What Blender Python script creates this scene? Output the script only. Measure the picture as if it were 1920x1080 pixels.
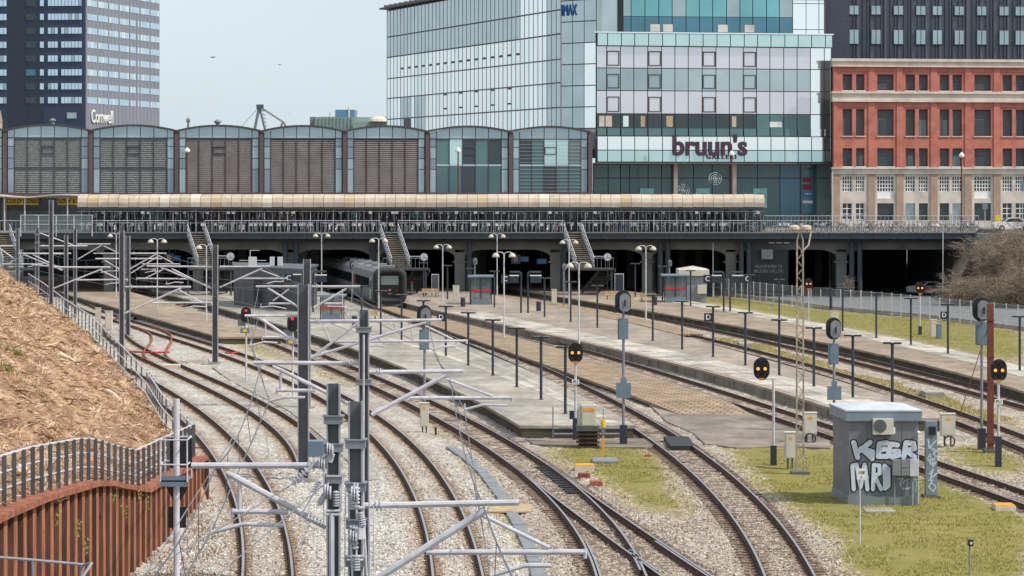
import bpy, math, random
import numpy as np
from mathutils import Vector, Matrix
random.seed(7); RS = np.random.RandomState(11)
R = math.radians
scene = bpy.context.scene
for o in list(bpy.data.objects): bpy.data.objects.remove(o)
COL = scene.collection

# ---------------------------------------------------------------- camera, sky, sun, exposure
FPX, CX, HY, CZ = 5000.0, 960.0, 344.0, 12.0      # focal length (px of a 1920 wide frame), centre column, horizon row, eye height
cd = bpy.data.cameras.new('camera'); cam = bpy.data.objects.new('camera', cd); COL.objects.link(cam)
cd.sensor_width = 36.0; cd.lens = 36.0 * FPX / 1920.0; cd.shift_y = -(540.0 - HY) / 1920.0
cd.clip_start = 1.0; cd.clip_end = 6000.0
cam.location = (0, 0, CZ); cam.rotation_euler = (R(90), 0, 0); scene.camera = cam

SUN_EL, SUN_AZ = 50.0, 111.0                        # azimuth clockwise from +Y (view direction): from the right
sdir = Vector((math.sin(R(SUN_AZ)) * math.cos(R(SUN_EL)), math.cos(R(SUN_AZ)) * math.cos(R(SUN_EL)), math.sin(R(SUN_EL))))
w = bpy.data.worlds.new('World'); scene.world = w; w.use_nodes = True
nt = w.node_tree; bg = nt.nodes['Background']
sky = nt.nodes.new('ShaderNodeTexSky'); sky.sky_type = 'NISHITA'; sky.sun_disc = False
sky.sun_elevation = R(SUN_EL); sky.sun_rotation = R(SUN_AZ); sky.air_density = 1.0; sky.dust_density = 2.5; sky.ozone_density = 1.0
# a thin even veil of high cloud over the blue
tc = nt.nodes.new('ShaderNodeTexCoord'); cn = nt.nodes.new('ShaderNodeTexNoise'); cn.inputs['Scale'].default_value = 2.2; cn.inputs['Detail'].default_value = 6
cmap = nt.nodes.new('ShaderNodeMapping'); cmap.inputs['Scale'].default_value = (1, 1, 3.5)
nt.links.new(tc.outputs['Generated'], cmap.inputs['Vector']); nt.links.new(cmap.outputs[0], cn.inputs['Vector'])
rp = nt.nodes.new('ShaderNodeMapRange'); rp.inputs['From Min'].default_value = .3; rp.inputs['From Max'].default_value = .7
rp.inputs['To Min'].default_value = .66; rp.inputs['To Max'].default_value = .84
nt.links.new(cn.outputs['Fac'], rp.inputs['Value'])
mx = nt.nodes.new('ShaderNodeMix'); mx.data_type = 'RGBA'; mx.inputs[7].default_value = (7.35, 8.55, 9.35, 1)
nt.links.new(rp.outputs[0], mx.inputs[0]); nt.links.new(sky.outputs[0], mx.inputs[6]); nt.links.new(mx.outputs[2], bg.inputs['Color'])
bg.inputs['Strength'].default_value = 0.107
sl = bpy.data.lights.new('sun', 'SUN'); sun = bpy.data.objects.new('sun', sl); COL.objects.link(sun)
sl.energy = 3.5; sl.angle = R(.8); sl.color = (1.0, .94, .85)
sun.rotation_euler = sdir.to_track_quat('Z', 'Y').to_euler(); sun.location = (60, 0, 80)
vs = scene.view_settings; vs.view_transform = 'Standard'; vs.look = 'None'; vs.gamma = 1.0; vs.exposure = 0.12

# ---------------------------------------------------------------- helpers
def G(x, y, z=0.0):
    D = FPX * (CZ - z) / (y - HY); return Vector(((x - CX) / FPX * D, D, z))
def A(x, y, D):
    return Vector(((x - CX) / FPX * D, D, CZ - (y - HY) / FPX * D))
def zat(y, D): return CZ - (y - HY) / FPX * D
def lin(r, g, b):
    f = lambda v: ((v / 255 + .055) / 1.055) ** 2.4 if v > 10 else v / 255 / 12.92
    return (f(r), f(g), f(b), 1)
M = {}
def mat(name, col, rough=.6, metal=0., var=.14, scale=3., bump=0., bscale=40., col2=None, mix=(.4, .65), spec=.5, emit=None, es=0., stretch=None, stain=0.):
    m = bpy.data.materials.new(name); m.use_nodes = True; n = m.node_tree; b = n.nodes['Principled BSDF']
    b.inputs['Roughness'].default_value = rough; b.inputs['Metallic'].default_value = metal; b.inputs['Specular IOR Level'].default_value = spec
    g = n.nodes.new('ShaderNodeNewGeometry'); vec = g.outputs['Position']
    if stretch:
        mp = n.nodes.new('ShaderNodeMapping'); mp.inputs['Scale'].default_value = stretch; n.links.new(vec, mp.inputs['Vector']); vec = mp.outputs[0]
    t = n.nodes.new('ShaderNodeTexNoise'); t.inputs['Scale'].default_value = scale; t.inputs['Detail'].default_value = 5; n.links.new(vec, t.inputs['Vector'])
    if col2 is None:
        col2 = tuple(c * (1 - 2 * var) for c in col[:3]) + (1,); c1 = tuple(min(1, c * (1 + var)) for c in col[:3]) + (1,)
        mix = (.25, .75)
    else: c1 = col
    rr = n.nodes.new('ShaderNodeValToRGB'); e = rr.color_ramp.elements
    e[0].position = mix[0]; e[0].color = col2; e[1].position = mix[1]; e[1].color = c1
    n.links.new(t.outputs['Fac'], rr.inputs[0]); out = rr.outputs[0]
    if stain:      # worn blotches and streaks lying along the surface
        for sc_, st_, dk in ((.35, (1, .3, 1), stain), (1.6, (1, .45, 1), stain * .6)):
            mp2 = n.nodes.new('ShaderNodeMapping'); mp2.inputs['Scale'].default_value = st_; n.links.new(g.outputs['Position'], mp2.inputs['Vector']); t3 = n.nodes.new('ShaderNodeTexNoise'); t3.inputs['Scale'].default_value = sc_; t3.inputs['Detail'].default_value = 8; t3.inputs['Roughness'].default_value = .65; n.links.new(mp2.outputs[0], t3.inputs['Vector'])
            r3 = n.nodes.new('ShaderNodeMapRange'); r3.inputs['From Min'].default_value = .4; r3.inputs['From Max'].default_value = .62; r3.inputs['To Min'].default_value = 1 - dk; r3.inputs['To Max'].default_value = 1.04; n.links.new(t3.outputs['Fac'], r3.inputs['Value'])
            vm = n.nodes.new('ShaderNodeVectorMath'); vm.operation = 'SCALE'; n.links.new(out, vm.inputs[0]); n.links.new(r3.outputs[0], vm.inputs['Scale']); out = vm.outputs[0]
    n.links.new(out, b.inputs['Base Color'])
    if bump:
        t2 = n.nodes.new('ShaderNodeTexNoise'); t2.inputs['Scale'].default_value = bscale; t2.inputs['Detail'].default_value = 3; n.links.new(vec, t2.inputs['Vector'])
        bp = n.nodes.new('ShaderNodeBump'); bp.inputs['Strength'].default_value = bump; bp.inputs['Distance'].default_value = .05
        n.links.new(t2.outputs['Fac'], bp.inputs['Height']); n.links.new(bp.outputs[0], b.inputs['Normal'])
    if emit: b.inputs['Emission Color'].default_value = emit; b.inputs['Emission Strength'].default_value = es
    M[name] = m; return m

class MB:
    def __init__(s): s.v = []; s.f = []; s.m = []
    def add(s, vs, fs, mi=0):
        o = len(s.v); s.v += [tuple(p) for p in vs]; s.f += [tuple(i + o for i in f) for f in fs]; s.m += [mi] * len(fs); return s
    def hexa(s, p, mi=0):   # p: 4 bottom, 4 top, counter-clockwise from above
        return s.add(p, [(3, 2, 1, 0), (4, 5, 6, 7), (0, 1, 5, 4), (1, 2, 6, 5), (2, 3, 7, 6), (3, 0, 4, 7)], mi)
    def box(s, x0, x1, y0, y1, z0, z1, mi=0):
        return s.hexa([(x0, y0, z0), (x1, y0, z0), (x1, y1, z0), (x0, y1, z0), (x0, y0, z1), (x1, y0, z1), (x1, y1, z1), (x0, y1, z1)], mi)
    def cbox(s, c, sx, sy, sz, mi=0):
        return s.box(c[0] - sx / 2, c[0] + sx / 2, c[1] - sy / 2, c[1] + sy / 2, c[2], c[2] + sz, mi)
    def bar(s, p, q, r, n=6, r2=None, mi=0):
        p = Vector(p); q = Vector(q); d = (q - p)
        if d.length < 1e-6: return s
        d.normalize(); u = d.orthogonal().normalized(); w_ = d.cross(u); r2 = r if r2 is None else r2
        vs = [p + (u * math.cos(2 * math.pi * i / n) + w_ * math.sin(2 * math.pi * i / n)) * r for i in range(n)]
        vs += [q + (u * math.cos(2 * math.pi * i / n) + w_ * math.sin(2 * math.pi * i / n)) * r2 for i in range(n)]
        fs = [(i, (i + 1) % n, n + (i + 1) % n, n + i) for i in range(n)] + [tuple(range(n))[::-1], tuple(range(n, 2 * n))]
        return s.add(vs, fs, mi)
    def tube(s, pts, r, n=6, mi=0):
        for a, b in zip(pts[:-1], pts[1:]): s.bar(a, b, r, n, mi=mi)
        return s
    def beam(s, p, q, w_, h, mi=0):   # rectangular bar, h along vertical-ish
        p = Vector(p); q = Vector(q); d = (q - p).normalized()
        side = d.cross(Vector((0, 0, 1)))
        if side.length < 1e-3: side = Vector((1, 0, 0))
        side.normalize(); up = side.cross(d)
        a, b = side * w_ / 2, up * h / 2
        return s.hexa([p - a - b, p + a - b, q + a - b, q - a - b, p - a + b, p + a + b, q + a + b, q - a + b], mi)
    def prism(s, pts, z0, z1, mi=0):
        n = len(pts); vs = [(p[0], p[1], z0) for p in pts] + [(p[0], p[1], z1) for p in pts]
        return s.add(vs, [tuple(range(n))[::-1], tuple(range(n, 2 * n))] + [(i, (i + 1) % n, n + (i + 1) % n, n + i) for i in range(n)], mi)
    def xz(s, pts, y0, y1, mi=0):    # outline in x,z pushed from y0 to y1
        n = len(pts); vs = [(p[0], y0, p[1]) for p in pts] + [(p[0], y1, p[1]) for p in pts]
        return s.add(vs, [tuple(range(n)), tuple(range(n, 2 * n))[::-1]] + [((i + 1) % n, i, n + i, n + (i + 1) % n) for i in range(n)], mi)
    def lathe(s, c, prof, n=10, mi=0):   # prof: (r,z)
        k = len(prof); vs = []
        for r, z in prof:
            vs += [(c[0] + r * math.cos(2 * math.pi * i / n), c[1] + r * math.sin(2 * math.pi * i / n), c[2] + z) for i in range(n)]
        fs = [(j * n + i, j * n + (i + 1) % n, (j + 1) * n + (i + 1) % n, (j + 1) * n + i) for j in range(k - 1) for i in range(n)]
        return s.add(vs, fs + [tuple(range(n))[::-1], tuple(range((k - 1) * n, k * n))], mi)
    def mesh(s, name, mats):
        me = bpy.data.meshes.new(name); me.from_pydata(s.v, [], s.f)
        for m_ in (mats if isinstance(mats, (list, tuple)) else [mats]): me.materials.append(M[m_] if isinstance(m_, str) else m_)
        if any(s.m): me.polygons.foreach_set('material_index', s.m)
        me.update(); return me
    def build(s, name, mats, parent=None, smooth=False):
        return link(name, s.mesh(name, mats), parent, smooth)
def link(name, me, parent=None, smooth=False):
    o = bpy.data.objects.new(name, me); COL.objects.link(o)
    if smooth: me.polygons.foreach_set('use_smooth', [True] * len(me.polygons))
    if parent is not None:
        o.parent = parent
        o.matrix_parent_inverse = parent_world(parent).inverted()
    return o
def parent_world(o):
    m = Matrix.LocRotScale(o.location, o.rotation_euler, o.scale)
    if o.parent: m = parent_world(o.parent) @ o.matrix_parent_inverse @ m
    return m
def tag(o, label, cat, group=None, kind=None):
    o['label'] = label; o['category'] = cat
    if group: o['group'] = group
    if kind: o['kind'] = kind
    return o
def struct(o, label=None):
    o['kind'] = 'structure'
    if label: o['label'] = label
    return o
def thing(name, label, cat, loc=(0, 0, 0), group=None):
    o = bpy.data.objects.new(name, None); o.empty_display_size = .3; COL.objects.link(o); o.location = loc
    return tag(o, label, cat, group)
def local(name, me, parent):      # a part given in its thing's own coordinates
    o = bpy.data.objects.new(name, me); COL.objects.link(o); o.parent = parent; return o
def dup(root, loc, rz=0., label=None, scale=None):
    r = root.copy(); COL.objects.link(r); r.location = loc; r.rotation_euler = (0, 0, rz)
    if scale: r.scale = scale
    if label: r['label'] = label
    for ch in list(root.children):
        c = ch.copy(); COL.objects.link(c); c.parent = r
        for g in list(ch.children):
            d = g.copy(); COL.objects.link(d); d.parent = c
    return r
ORD = ['first', 'second', 'third', 'fourth', 'fifth', 'sixth', 'seventh', 'eighth', 'ninth', 'tenth', 'eleventh', 'twelfth', 'thirteenth', 'fourteenth', 'fifteenth', 'sixteenth', 'seventeenth', 'eighteenth', 'nineteenth', 'twentieth']

def text_mesh(txt, size, ext=.01, bold=0., space=1.0, align='CENTER', shear=0.):
    cu = bpy.data.curves.new('t', 'FONT'); cu.body = txt; cu.size = size; cu.extrude = ext; cu.offset = bold; cu.space_character = space
    cu.align_x = align; cu.align_y = 'CENTER'; cu.resolution_u = 3; cu.shear = shear
    o = bpy.data.objects.new('t', cu); COL.objects.link(o)
    me = bpy.data.meshes.new_from_object(o); bpy.data.objects.remove(o); bpy.data.curves.remove(cu); return me
def text(name, txt, size, loc, m, parent=None, ext=.01, bold=0., rz=0., space=1.0, sx=1., shear=0.):
    me = text_mesh(txt, size, ext, bold, space, shear=shear)
    me.transform(Matrix.Translation(Vector(loc)) @ Matrix.Rotation(rz, 4, 'Z') @ Matrix.Rotation(R(90), 4, 'X') @ Matrix.Diagonal((sx, 1, 1, 1)))
    me.materials.clear(); me.materials.append(M[m]); return link(name, me, parent)

class Wall:       # an upright plane through two ground points; u metres along it, off metres out towards the camera side
    def __init__(s, p0, p1):
        s.p = Vector((p0[0], p0[1])); d = Vector((p1[0], p1[1])) - s.p; s.L = d.length; s.d = d.normalized(); s.n = Vector((s.d.y, -s.d.x))
    def u(s, x):    # column of the frame -> metres along
        k = (x - CX) / FPX; return (k * s.p.y - s.p.x) / (s.d.x - k * s.d.y)
    def pt(s, u, z, o=0.): q = s.p + s.d * u + s.n * o; return Vector((q.x, q.y, z))
    def D(s, x): return (s.p + s.d * s.u(x)).y
    def box(s, mb, u0, u1, z0, z1, o0, o1, mi=0):
        mb.hexa([s.pt(u0, z0, o1), s.pt(u1, z0, o1), s.pt(u1, z0, o0), s.pt(u0, z0, o0), s.pt(u0, z1, o1), s.pt(u1, z1, o1), s.pt(u1, z1, o0), s.pt(u0, z1, o0)], mi); return mb
    def part(s, name, m, parent, *rects):
        mb = MB()
        for r_ in rects: s.box(mb, *r_)
        return mb.build(name, m, parent)
    @property
    def rz(s): return math.atan2(s.d.y, s.d.x)

# value noise for terrain
_L = RS.rand(256, 256)
def vnoise(x, y):
    xi = np.floor(x).astype(int); yi = np.floor(y).astype(int); fx = x - xi; fy = y - yi
    fx = fx * fx * (3 - 2 * fx); fy = fy * fy * (3 - 2 * fy); a = lambda i, j: _L[i & 255, j & 255]
    return (a(xi, yi) * (1 - fx) + a(xi + 1, yi) * fx) * (1 - fy) + (a(xi, yi + 1) * (1 - fx) + a(xi + 1, yi + 1) * fx) * fy
def inpoly(X, Y, poly):
    r = np.zeros(X.shape, bool); n = len(poly)
    for i in range(n):
        x1, y1 = poly[i][0], poly[i][1]; x2, y2 = poly[(i + 1) % n][0], poly[(i + 1) % n][1]
        c = ((y1 > Y) != (y2 > Y)); xs = (x2 - x1) * (Y - y1) / ((y2 - y1) if y2 != y1 else 1e-9) + x1
        r ^= (c & (X < xs))
    return r

# ---------------------------------------------------------------- materials
mat('mast', lin(94, 96, 102), .55, 0., .12, 2.5, stain=.22); mat('mast_edge', lin(156, 156, 162), .5, 0.)
mat('galv', lin(208, 205, 212), .5, 0., .1, 5, stain=.18); mat('galv_dark', lin(132, 134, 140), .5, 0.)
mat('steel_top', lin(185, 178, 182), .3, .75, .12, 12); mat('rail_rust', lin(92, 62, 50), .85, 0, .25, 5)
mat('rust', lin(162, 98, 70), .9, 0, .2, 3, .3, 20, col2=lin(118, 66, 48), mix=(.35, .62)); mat('rust_dark', lin(104, 66, 48), .9, 0, .2, 2, .3, 25, col2=lin(66, 42, 34), mix=(.35, .6), stretch=(1, 1, .25))
mat('rust_rib_lit', lin(166, 104, 74), .9, 0, .2, 3, .3, 25, col2=lin(114, 66, 46), mix=(.3, .6), stretch=(1, 1, .3))
mat('sleeper', lin(118, 98, 84), .95, 0, .2, 3, .4, 30, stretch=(.4, 3, 1)); mat('sleeper_dark', lin(70, 60, 58), .9)
mat('sleeper_conc', lin(158, 132, 104), .95, 0, .18, 4)
mat('white_paint', lin(226, 224, 218), .5, 0, .05); mat('black', lin(28, 30, 34), .45, 0, .1); mat('navy', lin(38, 46, 62), .45, 0, .1)
mat('lamp_dark', lin(52, 58, 68), .45, .1, .1); mat('lamp_white', lin(205, 205, 205), .45, .1, .08); mat('lamp_dome', lin(196, 186, 172), .5)
mat('cabinet', lin(202, 196, 182), .6, 0, .06, 3); mat('orange', lin(240, 160, 40), .6); mat('yellow', lin(235, 195, 40), .55)
mat('blue_grey', lin(112, 130, 144), .5, .1, .08); mat('grey_dark', lin(84, 88, 94), .6, 0, .08); mat('grey_mid', lin(130, 134, 138), .6)
mat('red_lamp', lin(255, 20, 30), .4, emit=(1, .01, .02, 1), es=3.5); mat('amber_lamp', lin(255, 150, 60), .4, emit=(1, .26, .04, 1), es=2.2)
mat('concrete', lin(166, 160, 150), .9, 0, .14, 1.2, .2, 15, col2=lin(136, 130, 120), mix=(.3, .65)); mat('concrete_dark', lin(108, 106, 100), .9, 0, .18, .8, .2, 12)
mat('conc_beam', lin(118, 118, 116), .9, 0, .2, .35)
mat('plat_b', lin(180, 171, 158), .92, 0, .1, .5, .15, 12, col2=lin(158, 149, 137), mix=(.35, .62), stain=.3); mat('plat_edge', lin(150, 140, 124), .9, 0, .15, .8)
mat('plat_a', lin(170, 150, 129), .92, 0, .14, .5, .15, 12, col2=lin(146, 127, 108), mix=(.35, .62), stain=.28)
mat('slab_d', lin(202, 192, 179), .92, 0, .09, .35, .12, 15, stain=.25); mat('slab_e', lin(194, 183, 171), .92, 0, .1, .4, stain=.25)
mat('wall_d', lin(118, 112, 104), .95, 0, .22, .7, .2, 10, col2=lin(84, 79, 72), mix=(.35, .65)); mat('wall_mossy', lin(92, 86, 70), .95, 0, .2, .6, .2, 10, col2=lin(66, 62, 50), mix=(.35, .65))
mat('asphalt', lin(158, 144, 132), .95, 0, .12, .3, .15, 20, col2=lin(122, 110, 101), mix=(.38, .6), stain=.3); mat('road', lin(126, 126, 128), .9, 0, .1, .4)
mat('hut_wall', lin(122, 124, 133), .65, 0, .06, 1.0, stain=.2); mat('hut_side', lin(104, 102, 100), .7, 0, .1, 1.2); mat('hut_roof', lin(200, 206, 210), .5, 0, .06, 1.2, stain=.15); mat('hut_fascia', lin(124, 138, 150), .55, 0, .08, 1.0); mat('hut_base', lin(138, 149, 150), .8, 0, .1, 1.5, stain=.3)
mat('silver_spray', lin(205, 214, 228), .5, .1, .1, 4); mat('black_spray', lin(26, 28, 38), .6); mat('faint_spray', lin(160, 160, 164), .7); mat('white_spray', lin(196, 214, 222), .6)
mat('brown_steel', lin(112, 58, 44), .75, 0, .14, 2); mat('lattice', lin(176, 164, 148), .7, .1, .25, 2)
mat('tyre', lin(30, 30, 32), .8); mat('stair_tread', lin(160, 148, 126), .85); mat('stair_dark', lin(62, 62, 62), .7)
mat('screen_blue', lin(30, 90, 150), .3, emit=(.05, .3, .6, 1), es=.06); mat('wire', lin(96, 96, 102), .5)
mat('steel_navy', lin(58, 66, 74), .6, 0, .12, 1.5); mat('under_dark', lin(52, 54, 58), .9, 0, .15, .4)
mat('canopy', lin(206, 188, 168), .7, 0, .08, .5, col2=lin(192, 172, 150), mix=(.3, .6), stain=.15); mat('canopy_pale', lin(214, 201, 184), .7, 0, .06, .8); mat('canopy_tan', lin(194, 172, 138), .7, 0, .08, .6)
def glass(name, col, rough=.07, var=.1, scale=.3, spec=.6, metal=0.): return mat(name, col, rough, metal, var, scale, spec=spec)
glass('g_entr', lin(74, 104, 108)); glass('g_dark', lin(52, 62, 68)); glass('g_green', lin(84, 118, 118)); glass('g_teal', lin(122, 178, 182), .1, metal=.6); glass('g_pale', lin(250, 253, 251), .12, .02, metal=.8); glass('g_pale2', lin(236, 245, 243), .12, .03, metal=.8)
glass('g_grey', lin(184, 196, 198), .06, .06, metal=.8); glass('g_band', lin(196, 222, 220), .06, .05, metal=.7); glass('g_pink', lin(222, 219, 224), .12, .03, metal=.7); glass('g_mid', lin(164, 181, 185), .1, .1, metal=.6); glass('g_blue', lin(140, 152, 164), .1, .08, metal=.5)
glass('g_arch', lin(170, 186, 192), .12, .08, metal=.5); glass('g_hotel', lin(206, 224, 238), .08, .06, metal=.8); glass('g_blueteal', lin(70, 118, 136), .08); glass('g_white', lin(250, 254, 252), .06, .02, metal=.9)
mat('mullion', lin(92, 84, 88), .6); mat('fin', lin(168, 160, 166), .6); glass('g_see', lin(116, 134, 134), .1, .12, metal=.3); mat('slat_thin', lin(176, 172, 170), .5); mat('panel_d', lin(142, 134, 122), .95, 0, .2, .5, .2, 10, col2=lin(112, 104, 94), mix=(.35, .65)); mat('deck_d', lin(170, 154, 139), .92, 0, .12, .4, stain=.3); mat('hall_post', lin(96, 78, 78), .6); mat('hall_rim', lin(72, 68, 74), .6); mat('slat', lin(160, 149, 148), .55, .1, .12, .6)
mat('hotel_dark', lin(56, 66, 88), .55, .1, .08, .2); mat('hotel_grey', lin(132, 132, 142), .55, .1, .06, .2); mat('hotel_recess_shade', lin(46, 54, 70), .6)
mat('brick', lin(190, 118, 102), .9, 0, .14, .8, .3, 30, col2=lin(164, 97, 85), mix=(.3, .62)); mat('stone_pale', lin(214, 200, 188), .85, 0, .12, .6, col2=lin(186, 172, 158), mix=(.3, .6)); mat('stone_grey', lin(206, 198, 188), .88, 0, .14, .7, col2=lin(178, 169, 158), mix=(.3, .6)); mat('stone_brown', lin(168, 142, 126), .9, 0, .12, .8)
mat('zinc', lin(112, 114, 124), .5, .25, .12, .5); mat('zinc_seam', lin(74, 78, 90), .5, .25); mat('win_slat', lin(82, 84, 88), .6); mat('win_white', lin(232, 232, 230), .55, 0, .04)
mat('purple', lin(72, 40, 62), .5); mat('sign_blue', lin(30, 110, 180), .5); mat('sign_red', lin(140, 36, 60), .5); mat('copper', lin(150, 172, 160), .8, 0, .18, .2); mat('blue_box', lin(92, 130, 168), .6)
mat('sign_yellow', lin(226, 190, 50), .6); mat('bird', lin(30, 30, 36), .8); mat('teal_shop', lin(130, 190, 182), .4)
mat('train_body', lin(112, 114, 118), .4, .25, .08, .5); mat('train_roof', lin(120, 120, 122), .6, 0, .12, .6); mat('train_rubber', lin(46, 47, 50), .75); mat('train_glass', lin(38, 42, 46), .08); mat('train_red', lin(120, 38, 40), .4)
mat('kiosk', lin(76, 78, 84), .6, 0, .06, 1); mat('red', lin(200, 40, 44), .5); mat('shelter_glass', lin(120, 130, 134), .1); mat('wood', lin(186, 162, 124), .85, 0, .2, 3)
# ================================================================ tracks: centre lines as X(D), fitted through rail points
def rails(left=(), right=(), mid=(), deg=3, zr=.19):
    D, X = [], []
    for pts, s in ((left, .79), (right, -.79), (mid, 0)):
        for x, y in pts:
            p = G(x, y, zr if s else 0.); D.append(p.y); X.append(p.x + s)
    D = np.array(D); X = np.array(X); return np.polyfit(D, X, deg, w=1 / D)
TR = {}
TR['T1'] = (rails([(368, 820), (395, 851), (418, 882), (435, 923), (446, 969), (450, 1025), (451, 1080)], [(305, 723), (347, 749), (394, 780), (433, 813), (472, 860), (502, 905), (524, 949), (538, 991), (549, 1038), (552, 1080)]), 70, 215)
TR['T2'] = (rails([(250, 658), (280, 681), (347, 710.6), (403, 735), (455, 757), (492, 790), (528, 824), (558, 857)], [(310, 672), (400, 704), (461, 732), (511, 760), (558, 793), (605, 832)]), 112, 262)
TR['T3'] = (rails([(322, 633), (397, 658), (480, 688), (511, 699), (558, 721), (611, 754), (642, 774), (691, 813), (730, 855), (760, 899), (780, 941), (794, 985), (804, 1024), (809, 1080)],
                  [(325, 622), (411, 647), (505, 679), (558, 699), (578, 707), (672, 754), (713, 780), (758, 810), (802, 852), (838, 902), (863, 952), (888, 1008), (908, 1080)], [(144, 568)], 4), 70, 330)
TR['T4'] = (rails([(450, 618), (539, 652), (580, 671), (672, 711), (750, 749), (800, 775), (875, 816), (939, 857), (956, 866), (1006, 905), (1044, 947), (1075, 988), (1097, 1027), (1119, 1080)],
                  [(411, 597), (478, 618), (580, 653), (672, 693), (800, 742), (911, 796), (956, 827), (1022, 869), (1072, 902), (1106, 936), (1142, 974), (1169, 1008), (1192, 1038), (1217, 1080)], (), 4), 70, 330)
TR['T4R'] = (rails([(975, 877), (1019, 919), (1067, 952), (1122, 994), (1167, 1027), (1194, 1047), (1239, 1080)], [(1022, 869), (1072, 902), (1128, 941), (1183, 980), (1239, 1016), (1289, 1049), (1336, 1080)], (), 2), 70, 113)
TR['T5'] = (rails([(947, 677), (1022, 716), (1142, 766), (1197, 799), (1238, 830), (1259, 855), (1290, 890), (1314, 917), (1336, 945), (1370, 983), (1446, 1080)],
                  [(919, 657), (1017, 693), (1122, 732), (1183, 754), (1222, 777), (1261, 800), (1298, 826), (1324, 850), (1353, 879), (1379, 905), (1437, 965), (1543, 1080)], [(735, 575), (668, 556), (612, 541), (575, 532)], 4), 70, 330)
TR['T6'] = (rails([(1340, 740), (1446, 783), (1557, 818), (1724, 872), (1760, 884), (1920, 947)], [(947, 615), (1078, 649), (1156, 674), (1280, 706), (1340, 724), (1449, 765), (1557, 798), (1724, 851), (1760, 863), (1920, 920)]), 88, 340)
TR['T7'] = (rails(mid=[(936, 563), (1080, 587), (1155, 603), (1295, 636), (1450, 675), (1600, 721), (1717, 756), (1835, 797), (1920, 838)]), 100, 340)
TR['T8'] = (rails(mid=[(980, 549), (1080, 564), (1180, 585), (1340, 619), (1388, 630), (1497, 654), (1600, 675), (1717, 703), (1838, 738), (1920, 760)]), 120, 340)
def tx(k, D): return np.polyval(TR[k][0], D)

RAILP = [(-.07, 0, 0), (-.07, .03, 0), (-.015, .05, 0), (-.015, .13, 0), (-.037, .14, 0), (-.037, .175, 1), (.037, .175, 0), (.037, .14, 0), (.015, .13, 0), (.015, .05, 0), (.07, .03, 0), (.07, 0, 0)]
def rail_mesh(path, off, z0=.02):
    mb = MB(); n = len(RAILP); path = np.array(path); t = np.gradient(path, axis=0); t /= np.linalg.norm(t, axis=1)[:, None]
    nx = np.stack([t[:, 1], -t[:, 0]], 1)
    for i in range(len(path)):
        c = path[i] + nx[i] * off
        mb.v += [(c[0] + nx[i][0] * p[0], c[1] + nx[i][1] * p[0], z0 + p[1]) for p in RAILP]
    for i in range(len(path) - 1):
        for j in range(n):
            k = (j + 1) % n; mb.f.append((i * n + j, (i + 1) * n + j, (i + 1) * n + k, i * n + k)); mb.m.append(1 if j == 5 else 0)
    mb.f.append(tuple(range(n))); mb.m.append(0)
    return mb
SLP = {}
def sleeper_me(m, L=2.5):
    k = (m, L)
    if k not in SLP: SLP[k] = MB().box(-L / 2, L / 2, -.13, .13, -.14, .026).mesh('sleeper', m)
    return SLP[k]
FAST = [MB().box(s - .11, s + .11, -.09, .09, .02, .075).mesh('rail_clip', 'rail_rust') for s in (-.75, .75)]
def make_track(k, label, slm, near=140., zs=0., spacing=.62, own=True):
    c, d0, d1 = TR[k]
    t = thing('railway_track', label, 'track', (tx(k, d0), d0, 0))
    Ds = []; d = d0
    while d < d1: Ds.append(d); d += .5 + d * .006
    Ds.append(d1); path = [(tx(k, q), q) for q in Ds]
    for s in (-.75, .75): rail_mesh(path, s).build('rail', ['rail_rust', 'steel_top'], t)
    mb = MB(); d = d0 + .2
    while d < d1:
        sl = (tx(k, d + .1) - tx(k, d - .1)) / .2; a = -math.atan(sl)
        if d < near and own:
            o = local('sleeper', sleeper_me(slm), t); o.location = (tx(k, d) - t.location.x, d - t.location.y, zs + random.uniform(-.012, .008)); o.rotation_euler = (0, 0, a + random.uniform(-.02, .02))
            for fm_ in FAST: local('rail_clip', fm_, o)
        else:
            ca, sa = math.cos(a), math.sin(a); X = tx(k, d)
            q = [(X + x * ca - y * sa, d + x * sa + y * ca) for x, y in ((-1.25, -.13), (1.25, -.13), (1.25, .13), (-1.25, .13))]
            mb.hexa([(x, y, -.1) for x, y in q] + [(x, y, zs + .02) for x, y in q])
        d += spacing / math.sqrt(1 + sl * sl)
    if mb.v: o = mb.build('far_sleepers', slm, t); o['kind'] = 'stuff'
    return t
make_track('T1', 'curved rusty track nearest the rust-red sheet pile wall and embankment', 'sleeper_conc', 118, -.03)
make_track('T2', 'curved track second from the embankment, ending at the grey masts', 'sleeper_conc', 140, -.03)
make_track('T3', 'curved track sweeping past the right side of the grey masts in pale ballast', 'sleeper_conc', 125, -.03)
t4 = make_track('T4', 'track along the left edge of the wide grey platform, left leg of the points', 'sleeper', 135, -.016)
t4r = make_track('T4R', 'short track branching right from the points in front of the grey platform end', 'sleeper', 112, -.016)
make_track('T5', 'straight track with dark timber sleepers running to the train, past the rubber crossing', 'sleeper', 150, -.012)
make_track('T6', 'track running behind the graffiti hut along the panelled pale platform wall', 'sleeper', 130, -.01)
make_track('T7', 'track along the far side of the pale slab platform, beyond the hut', 'sleeper', 100, -.012, own=False)
make_track('T8', 'farthest track on the right, beside the dark wall of the last platform', 'sleeper', 100, -.012, own=False)
# crossover between the second and third tracks
pth = []
for i in range(25):
    s = i / 24; d = 222 - 46 * s; e = s * s * (3 - 2 * s); pth.append((tx('T3', d) * (1 - e) + tx('T2', d) * e, d))
xo = thing('crossover_track', 'short rusty S-shaped crossover joining two tracks left of the first platform', 'track', (pth[0][0], pth[0][1], 0))
for s in (-.75, .75): rail_mesh(pth, s, .03).build('rail', ['rust', 'rust'], xo)
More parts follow.
